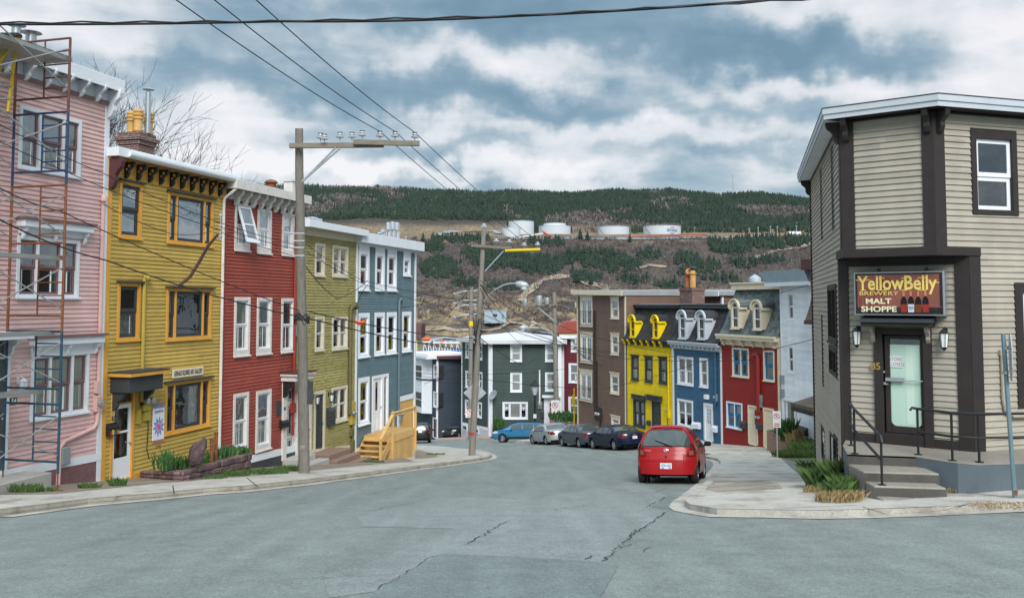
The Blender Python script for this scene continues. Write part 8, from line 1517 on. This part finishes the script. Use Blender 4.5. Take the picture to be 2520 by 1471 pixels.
# grey blockhouse by the far shore and rock ledges
p = at(1219, 783, 742); mb = MB(); w = 54/F*742; h = 18/F*742; mb.box(-w/2, w/2, 0, 8, -4, h); mb.box(-w/2-.3, w/2+.3, -.4, 8.4, h, h+.7); o = mb.build('blockhouse', 'metal_blue', loc=p); tag(o, 'small grey blue flat-roofed building near the far shore', 'building'); mb = MB(); mb.box(-2, 1.5, -.12, 0, 1.2, 3.6); mb.build('window', 'charcoal', o); mb = MB(); mb.box(5.2, 7, -.12, 0, -.5, 3.4); mb.build('door', 'post_green', o)
# ship at the quay: orange boats over a white superstructure
sp = at(1075, 868, 300); SH = empty('ship', sp, 0, 'ship with white upper works, blue hull and an orange lifeboat moored in the harbour', 'ship'); k = 300 / F; mb = MB(); mb.hexa([(-60*k,-3,-6),(70*k,-3,-6),(70*k,6,-6),(-60*k,6,-6),(-62*k,-3,6*k),(75*k,-3,6*k),(75*k,6,6*k),(-62*k,6,6*k)]); mb.build('hull', 'blue_trim', SH)
mb = MB()
for x in (-32, -20, -8, 6, 20, 34, 48): mb.tube([(x*k, -2, 0), ((x+3)*k, -2, 30*k)], .16, 5); mb.tube([(x*k, -2, 30*k), ((x+10)*k, -2, 4*k)], .1, 4)
mb.box(-36*k, -14*k, -2.5, 2, 26*k, 30*k); mb.box(-8*k, 56*k, -2.5, 2, 24*k, 26*k); mb.box(-8*k, 56*k, -2.5, -2.3, 30*k, 31*k); mb.build('upper_works', 'white_clean', SH)
mb = MB(); mb.tube([(-34*k,-2.4,33.5*k),(-31*k,-2.4,34.5*k),(-18*k,-2.4,34.5*k),(-14*k,-2.4,33.5*k)], [.35, .62, .62, .35], 8); mb.build('lifeboat', 'orange_bright', SH, smooth=60); mb = MB(); mb.tube([(12*k,-2.4,28*k),(14*k,-2.4,33*k)], [.6, .3], 7); mb.build('beacon', 'orange_bright', SH)
# ================================================================ BARE TREES BEHIND THE LEFT ROW
def bare_tree(label, base, top, spread, seed):
    r_ = random.Random(seed); o = empty('bare_tree', base, 0, label, 'tree'); H_ = top - base.z; tr, tw = MB(), MB(); fork = H_ * .3; tr.tube([(0,0,-.5),(0.05,0,fork*.5),(0,0,fork)], [.3,.24,.2], 10)
    def grow(p, d, l, r, lev):
        k = 4; P = [p]; 
        for i in range(k): d = (d + Vector((r_.gauss(0, .12), r_.gauss(0, .12), r_.gauss(.03, .07)))).normalized(); P.append(P[-1] + d * l / k)
        (tr if lev < 2 else tw).tube(P, [r * (1 - .5 * i / k) for i in range(k + 1)], 6 if lev < 2 else (4 if lev < 4 else 3), cap=False)
        if lev >= 5: return
        for _ in range((4, 3, 4, 4, 3)[lev]):
            i = r_.randint(2, k) if lev else k - r_.randint(0, 2); a = r_.uniform(0, 6.3); q = d.orthogonal().normalized(); q.rotate(Matrix.Rotation(a, 3, d)); nd = (d * r_.uniform(.75, 1.1) + q * r_.uniform(.3, .62)).normalized(); grow(P[i], nd, l * r_.uniform(.6, .8), max(.0095, r * .54), lev + 1)
    for k in range(7): a = 2*math.pi*k/7 + r_.uniform(-.3, .3); grow(Vector((0, 0, fork * r_.uniform(.8, 1))), Vector((math.cos(a)*spread, math.sin(a)*spread, 1)).normalized(), H_ * .3, .12, 0)
    tr.build('trunk', 'bark', o, smooth=50); tw.build('twigs', 'bark', o)
def tree_at(px, ytop, Y, label, spread, seed): a = at(px, 745, Y); bare_tree(label, Vector((a.x, Y, g(a.x, Y))), at(px, ytop, Y).z, spread, seed)
tree_at(225, 255, 42, 'tall leafless tree rising behind the pink house roof', .3, 3); tree_at(330, 395, 43, 'spreading leafless tree behind the ochre house chimney', .36, 21)
# ================================================================ PLANTER, PLANTS, GRASS
pt_ = lambda x, y, up=.13: gp(*D('z11', x, y), up)
c0, c1, c2 = pt_(962, 575), pt_(1250, 598), pt_(1728, 535); zt0 = lambda p: p.z
PLN = empty('stone_planter', c1, 0, 'low planter bed walled with mauve stone blocks in front of the ochre house', 'planter'); mb = MB(); r3 = random.Random(5)
def stones(mb, a, b, h0, h1, th):
    d = (b - a); L = d.length; d.normalize(); n = Vector((d.y, -d.x, 0)).normalized()
    rows = 3
    for r in range(rows):
        x = -.1 * (r % 2)
        while x < L:
            w = r3.uniform(.24, .5); x1 = min(L, x + w); xa = max(0, x)
            if x1 - xa > .06:
                ha, hb = h0 + (h1 - h0) * xa / L, h0 + (h1 - h0) * x1 / L; j = r3.uniform(0, .045); za = a.z + (b.z - a.z) * xa / L - .08; zb_ = a.z + (b.z - a.z) * x1 / L - .08
                f0, f1 = (r + .02) / rows, (r + .97) / rows; A_, B_ = a + d * (xa + .008), a + d * (x1 - .008)
                q = [A_ + n * j, B_ + n * (j + r3.uniform(-.015, .015)), B_ - n * th, A_ - n * th]; zz = lambda P, t, hh: t
                mb.hexa([Vector((p.x, p.y, (za if i in (0, 3) else zb_) + f0 * ((ha if i in (0, 3) else hb) + .08))) - c1 for i, p in enumerate(q)] + [Vector((p.x, p.y, (za if i in (0, 3) else zb_) + f1 * ((ha if i in (0, 3) else hb) + .08) + r3.uniform(-.01, .01))) - c1 for i, p in enumerate(q)])
            x = x1
h_at = lambda z, x, y, P: (HOR - D(z, x, y)[1]) / F * P.y - P.z
stones(mb, c0, c1, h_at('z11', 965, 510, c0), h_at('z11', 1250, 518, c1), .25); stones(mb, c1, c2, h_at('z11', 1250, 518, c1), h_at('z11', 1728, 388, c2), .25); c3 = c2 + (c0 - c1).normalized() * 1.3; stones(mb, c2, c3, h_at('z11', 1728, 388, c2), h_at('z11', 1728, 388, c2) - .1, .25)
wl = mb.build('stone_wall', 'stone_mauve', PLN, bevel=.025); c4 = c0 + (c2 - c1) ; mb = MB(); hh = [h_at('z11', 965, 510, c0) - .12, h_at('z11', 1250, 518, c1) - .12, h_at('z11', 1728, 388, c2) - .15]
mb.add([c0 - c1 + Vector((0,0,hh[0])), Vector((0,0,hh[1])), c2 - c1 + Vector((0,0,hh[2])), c3 - c1 + Vector((0,0,hh[2])), c0 + (c3-c2)*.9 - c1 + Vector((0,0,hh[0]))], [(0, 1, 2, 3, 4)]); mb.build('soil', 'dirt_mat', PLN)
bp = (c0 + c1) / 2; bpos = at(*D('z11', 1362, 478), c1.y + .9); bm2 = bmesh.new(); bmesh.ops.create_icosphere(bm2, subdivisions=3, radius=.5)
for v in bm2.verts: k = noise.noise(v.co * 2.6 + Vector((4, 1, 2))) * .5 + abs(noise.noise(v.co * 5)) * .25; v.co *= 1 + k; v.co.x = v.co.x * .75 + v.co.z * .3; v.co.z *= 1.15; v.co.y *= .6
me = bpy.data.meshes.new('boulder'); bm2.to_mesh(me); bm2.free(); me.materials.append(M['boulder']); o = bpy.data.objects.new('boulder', me); C.objects.link(o); o.location = bpos + Vector((0, 0, .3)); o.scale = (.55, .55, .62); tag(o, 'upright mauve boulder standing in the planter bed', 'boulder')
for x, y0, y1 in ((1457, 400, 312), (1487, 390, 265)):
    p = at(*D('z11', x, y0), c1.y + 2.2 + (x - 1457) * .02); h = (y0 - y1) * .3574 / F * p.y; mb = MB(); mb.tube([(0,0,-.5),(0,0,h)], .055, 8); mb.lathe([(.065,h-.06),(.065,h)], 8); tag(mb.build('rusty_pipe', 'rust', loc=p, smooth=40), ('shorter' if x < 1470 else 'taller') + ' rusty iron pipe standing behind the planter', 'pipe')
def leafy(label, pos, h, n, blade=True, m='green_leaf', spread=.3, cat='plant', name='plant'):
    mb = MB()
    for _ in range(n):
        a = rnd.uniform(0, 6.3); r0 = rnd.uniform(0, spread); bx, by = r0*math.cos(a), r0*math.sin(a); L = h * rnd.uniform(.6, 1.1); w = (.018 if blade else .06) * rnd.uniform(.7, 1.3) * max(1, h / .4); ln = rnd.uniform(.1, .5) * L; b2 = rnd.uniform(0, 6.3); dx, dy = math.cos(b2), math.sin(b2)
        mb.add([(bx - dy*w*.5, by + dx*w*.5, 0), (bx + dy*w*.5, by - dx*w*.5, 0), (bx + dx*ln*.4 + dy*w, by + dy*ln*.4 - dx*w, L*.55), (bx + dx*ln, by + dy*ln, L), (bx + dx*ln*.4 - dy*w, by + dy*ln*.4 + dx*w, L*.55)], [(0, 1, 2, 3, 4)])
    return tag(mb.build(name, m, loc=pos), label, cat)
pb = [((1130, 505), .55, 60, True), ((1185, 505), .5, 50, True), ((1250, 500), .34, 70, False), ((1370, 485), .28, 50, False), ((1430, 470), .4, 40, True), ((1480, 450), .42, 50, True), ((1540, 430), .42, 50, True), ((1600, 412), .3, 60, False), ((1660, 400), .26, 50, False)]
for i, (p, h, n, bl) in enumerate(pb):
    P_ = at(*D('z11', *p), c1.y + .55 + i * .38 + (.2 if i < 3 else .5)); 
    if i > 3: P_ = at(*D('z11', *p), c1.y + .8 + (p[0] - 1250) / 478 * (c2.y - c1.y))
    leafy(['first clump of sword-leaved irises at the near end of the planter', 'second clump of sword-leaved irises, left of the low leafy plant', 'low leafy plant left of the boulder in the planter', 'small leafy plant right at the foot of the boulder', 'narrow-leaved clump just right of the boulder', 'narrow-leaved clump in the middle of the raised planter part', 'narrow-leaved clump below the rusty pipes', 'low leafy plant near the far planter end', 'last low leafy plant at the far planter end'][i], P_ - Vector((0,0,.05)), h, n, bl, 'green_leaf', .28 if bl else .32)
def grass(mb, c_, r, h, n):
    n = int(n * 2.6)
    for _ in range(n):
        a = rnd.uniform(0, 6.3); q = r * math.sqrt(rnd.random()); x, y = c_[0] + q*math.cos(a), c_[1] + q*math.sin(a); z = g(x, y) + .12; L = h * rnd.uniform(.4, 1.15); ln = L * rnd.uniform(.1, .8); b2 = rnd.uniform(0, 6.3); w = .0065 * rnd.uniform(.8, 1.6); dx, dy = math.cos(b2), math.sin(b2)
        mb.add([(x - dy*w, y + dx*w, z), (x + dy*w, y - dx*w, z), (x + dx*ln*.35 + dy*w*.8, y + dy*ln*.35 - dx*w*.8, z + L*.6), (x + dx*ln, y + dy*ln, z + L*.95), (x + dx*ln*.35 - dy*w*.8, y + dy*ln*.35 + dx*w*.8, z + L*.6)], [(0, 1, 2, 3, 4)])
gm_, dm_ = MB(), MB()
for z, x, y, r, h, n in [('z13', 700, 790, .22, .55, 300), ('z13', 715, 860, .18, .36, 180), ('z13', 470, 780, .3, .42, 260), ('z13', 380, 660, .3, .4, 160), ('z13', 620, 890, .18, .3, 120), ('z13', 1690, 800, .3, .35, 200), ('z13', 1600, 820, .25, .25, 120), ('z13', 2000, 790, .4, .2, 200), ('z13', 2300, 730, .35, .38, 240), ('z13', 2180, 760, .3, .25, 140), ('z13', 1850, 805, .3, .15, 100),
                          ('z13', 250, 490, .9, .35, 500), ('z13', 340, 470, .7, .6, 500), ('z13', 140, 480, .7, .3, 260), ('z13', 380, 450, .5, .7, 260), ('z11', 185, 672, .35, .2, 120), ('z11', 330, 668, .2, .12, 50), ('z11', 615, 645, .25, .14, 80), ('z11', 812, 630, .2, .22, 90), ('z11', 1600, 560, .5, .2, 160), ('z11', 1480, 578, .35, .14, 90), ('z11', 1850, 545, .6, .2, 200), ('z11', 2000, 525, .5, .2, 140), ('z12', 60, 275, .4, .12, 90), ('z12', 480, 222, .5, .12, 80)]:
    p = gp(*D(z, x, y), .13); grass(gm_, p, r, h, n)
for z, x, y, r, h, n in [('z13', 650, 920, .4, .18, 200), ('z13', 760, 910, .25, .15, 100), ('z13', 1500, 850, .25, .08, 60), ('z13', 2150, 790, .5, .12, 160), ('z13', 420, 830, .25, .12, 80), ('z13', 1700, 830, .35, .1, 120), ('z13', 2300, 975, .5, .03, 200)]: grass(dm_, gp(*D(z, x, y), .13), r, h, n)
tag(gm_.build('grass', 'grass_blade'), 'tufts of green grass along the pavements and beside the shop steps', 'grass', kind='stuff'); tag(dm_.build('dry_grass', 'dry_blade'), 'dry straw-coloured grass at the foot of the shop steps', 'grass', kind='stuff')
# timber planter with shrubs by the crimson and white houses
a, b = gp(*D('z6', 1430, 1285), .13), gp(*D('z6', 1680, 1262), .13); a = at(*D('z6', 1430, 1265), 45.6); b = at(*D('z6', 1672, 1262), 43.6); d = (b - a); L = d.length; TP = empty('timber_planter', a, math.atan2(d.y, d.x), 'grey timber planter box of upright boards with small shrubs', 'planter'); mb = MB(); n = 22
for i in range(n): mb.box(L*i/n+.01, L*(i+1)/n-.01, -.04, 0, -.5, .95 - .5*i/n)
mb.box(-.04, 0, -.04, 1.0, -.5, .95); mb.build('boards', 'galv' if False else 'step_brown', TP); mb = MB(); mb.add([(0,0,.85),(L,0,.35),(L,1.4,.35),(0,1.4,.85)], [(0,1,2,3)]); mb.build('soil', 'dirt_mat', TP)
for t, h, lb, m in ((.35, .5, 'low spreading green shrub in the timber planter', 'grass_blade'), (.62, 1.1, 'small dark conifer shrub in the timber planter', 'green_leaf'), (.82, .7, 'reddish twiggy shrub at the right end of the timber planter', 'dry_blade')): p = a + d * t + Vector((.1, .5, .55 - .4 * t)); leafy(lb, p, h, 110, False, m, .38, 'shrub', 'shrub')
p = Vector((A('z5', 675, 1195, 87).x, 87, A('z5', 675, 1195, 87).z)); leafy('round dark evergreen bush at the dark green corner house', p, .95, 200, False, 'green_leaf', .45, 'shrub', 'shrub')
wp = at(*D('z5', 1128, 1200), 83.5); w_ = 110*.3297/F*83.5; mb = MB()
for i in range(3): mb.box(0, w_, 0, .12, -.6 + i*.55, -.6 + i*.55 + .5)
o = mb.build('plank_planter', 'white_old', loc=wp); tag(o, 'white plank planter in front of the maroon house', 'planter'); leafy('dark leafy bush filling the white plank planter', wp + Vector((w_*.55, .5, .7)), .8, 260, False, 'green_leaf', 1.6, 'shrub', 'shrub')
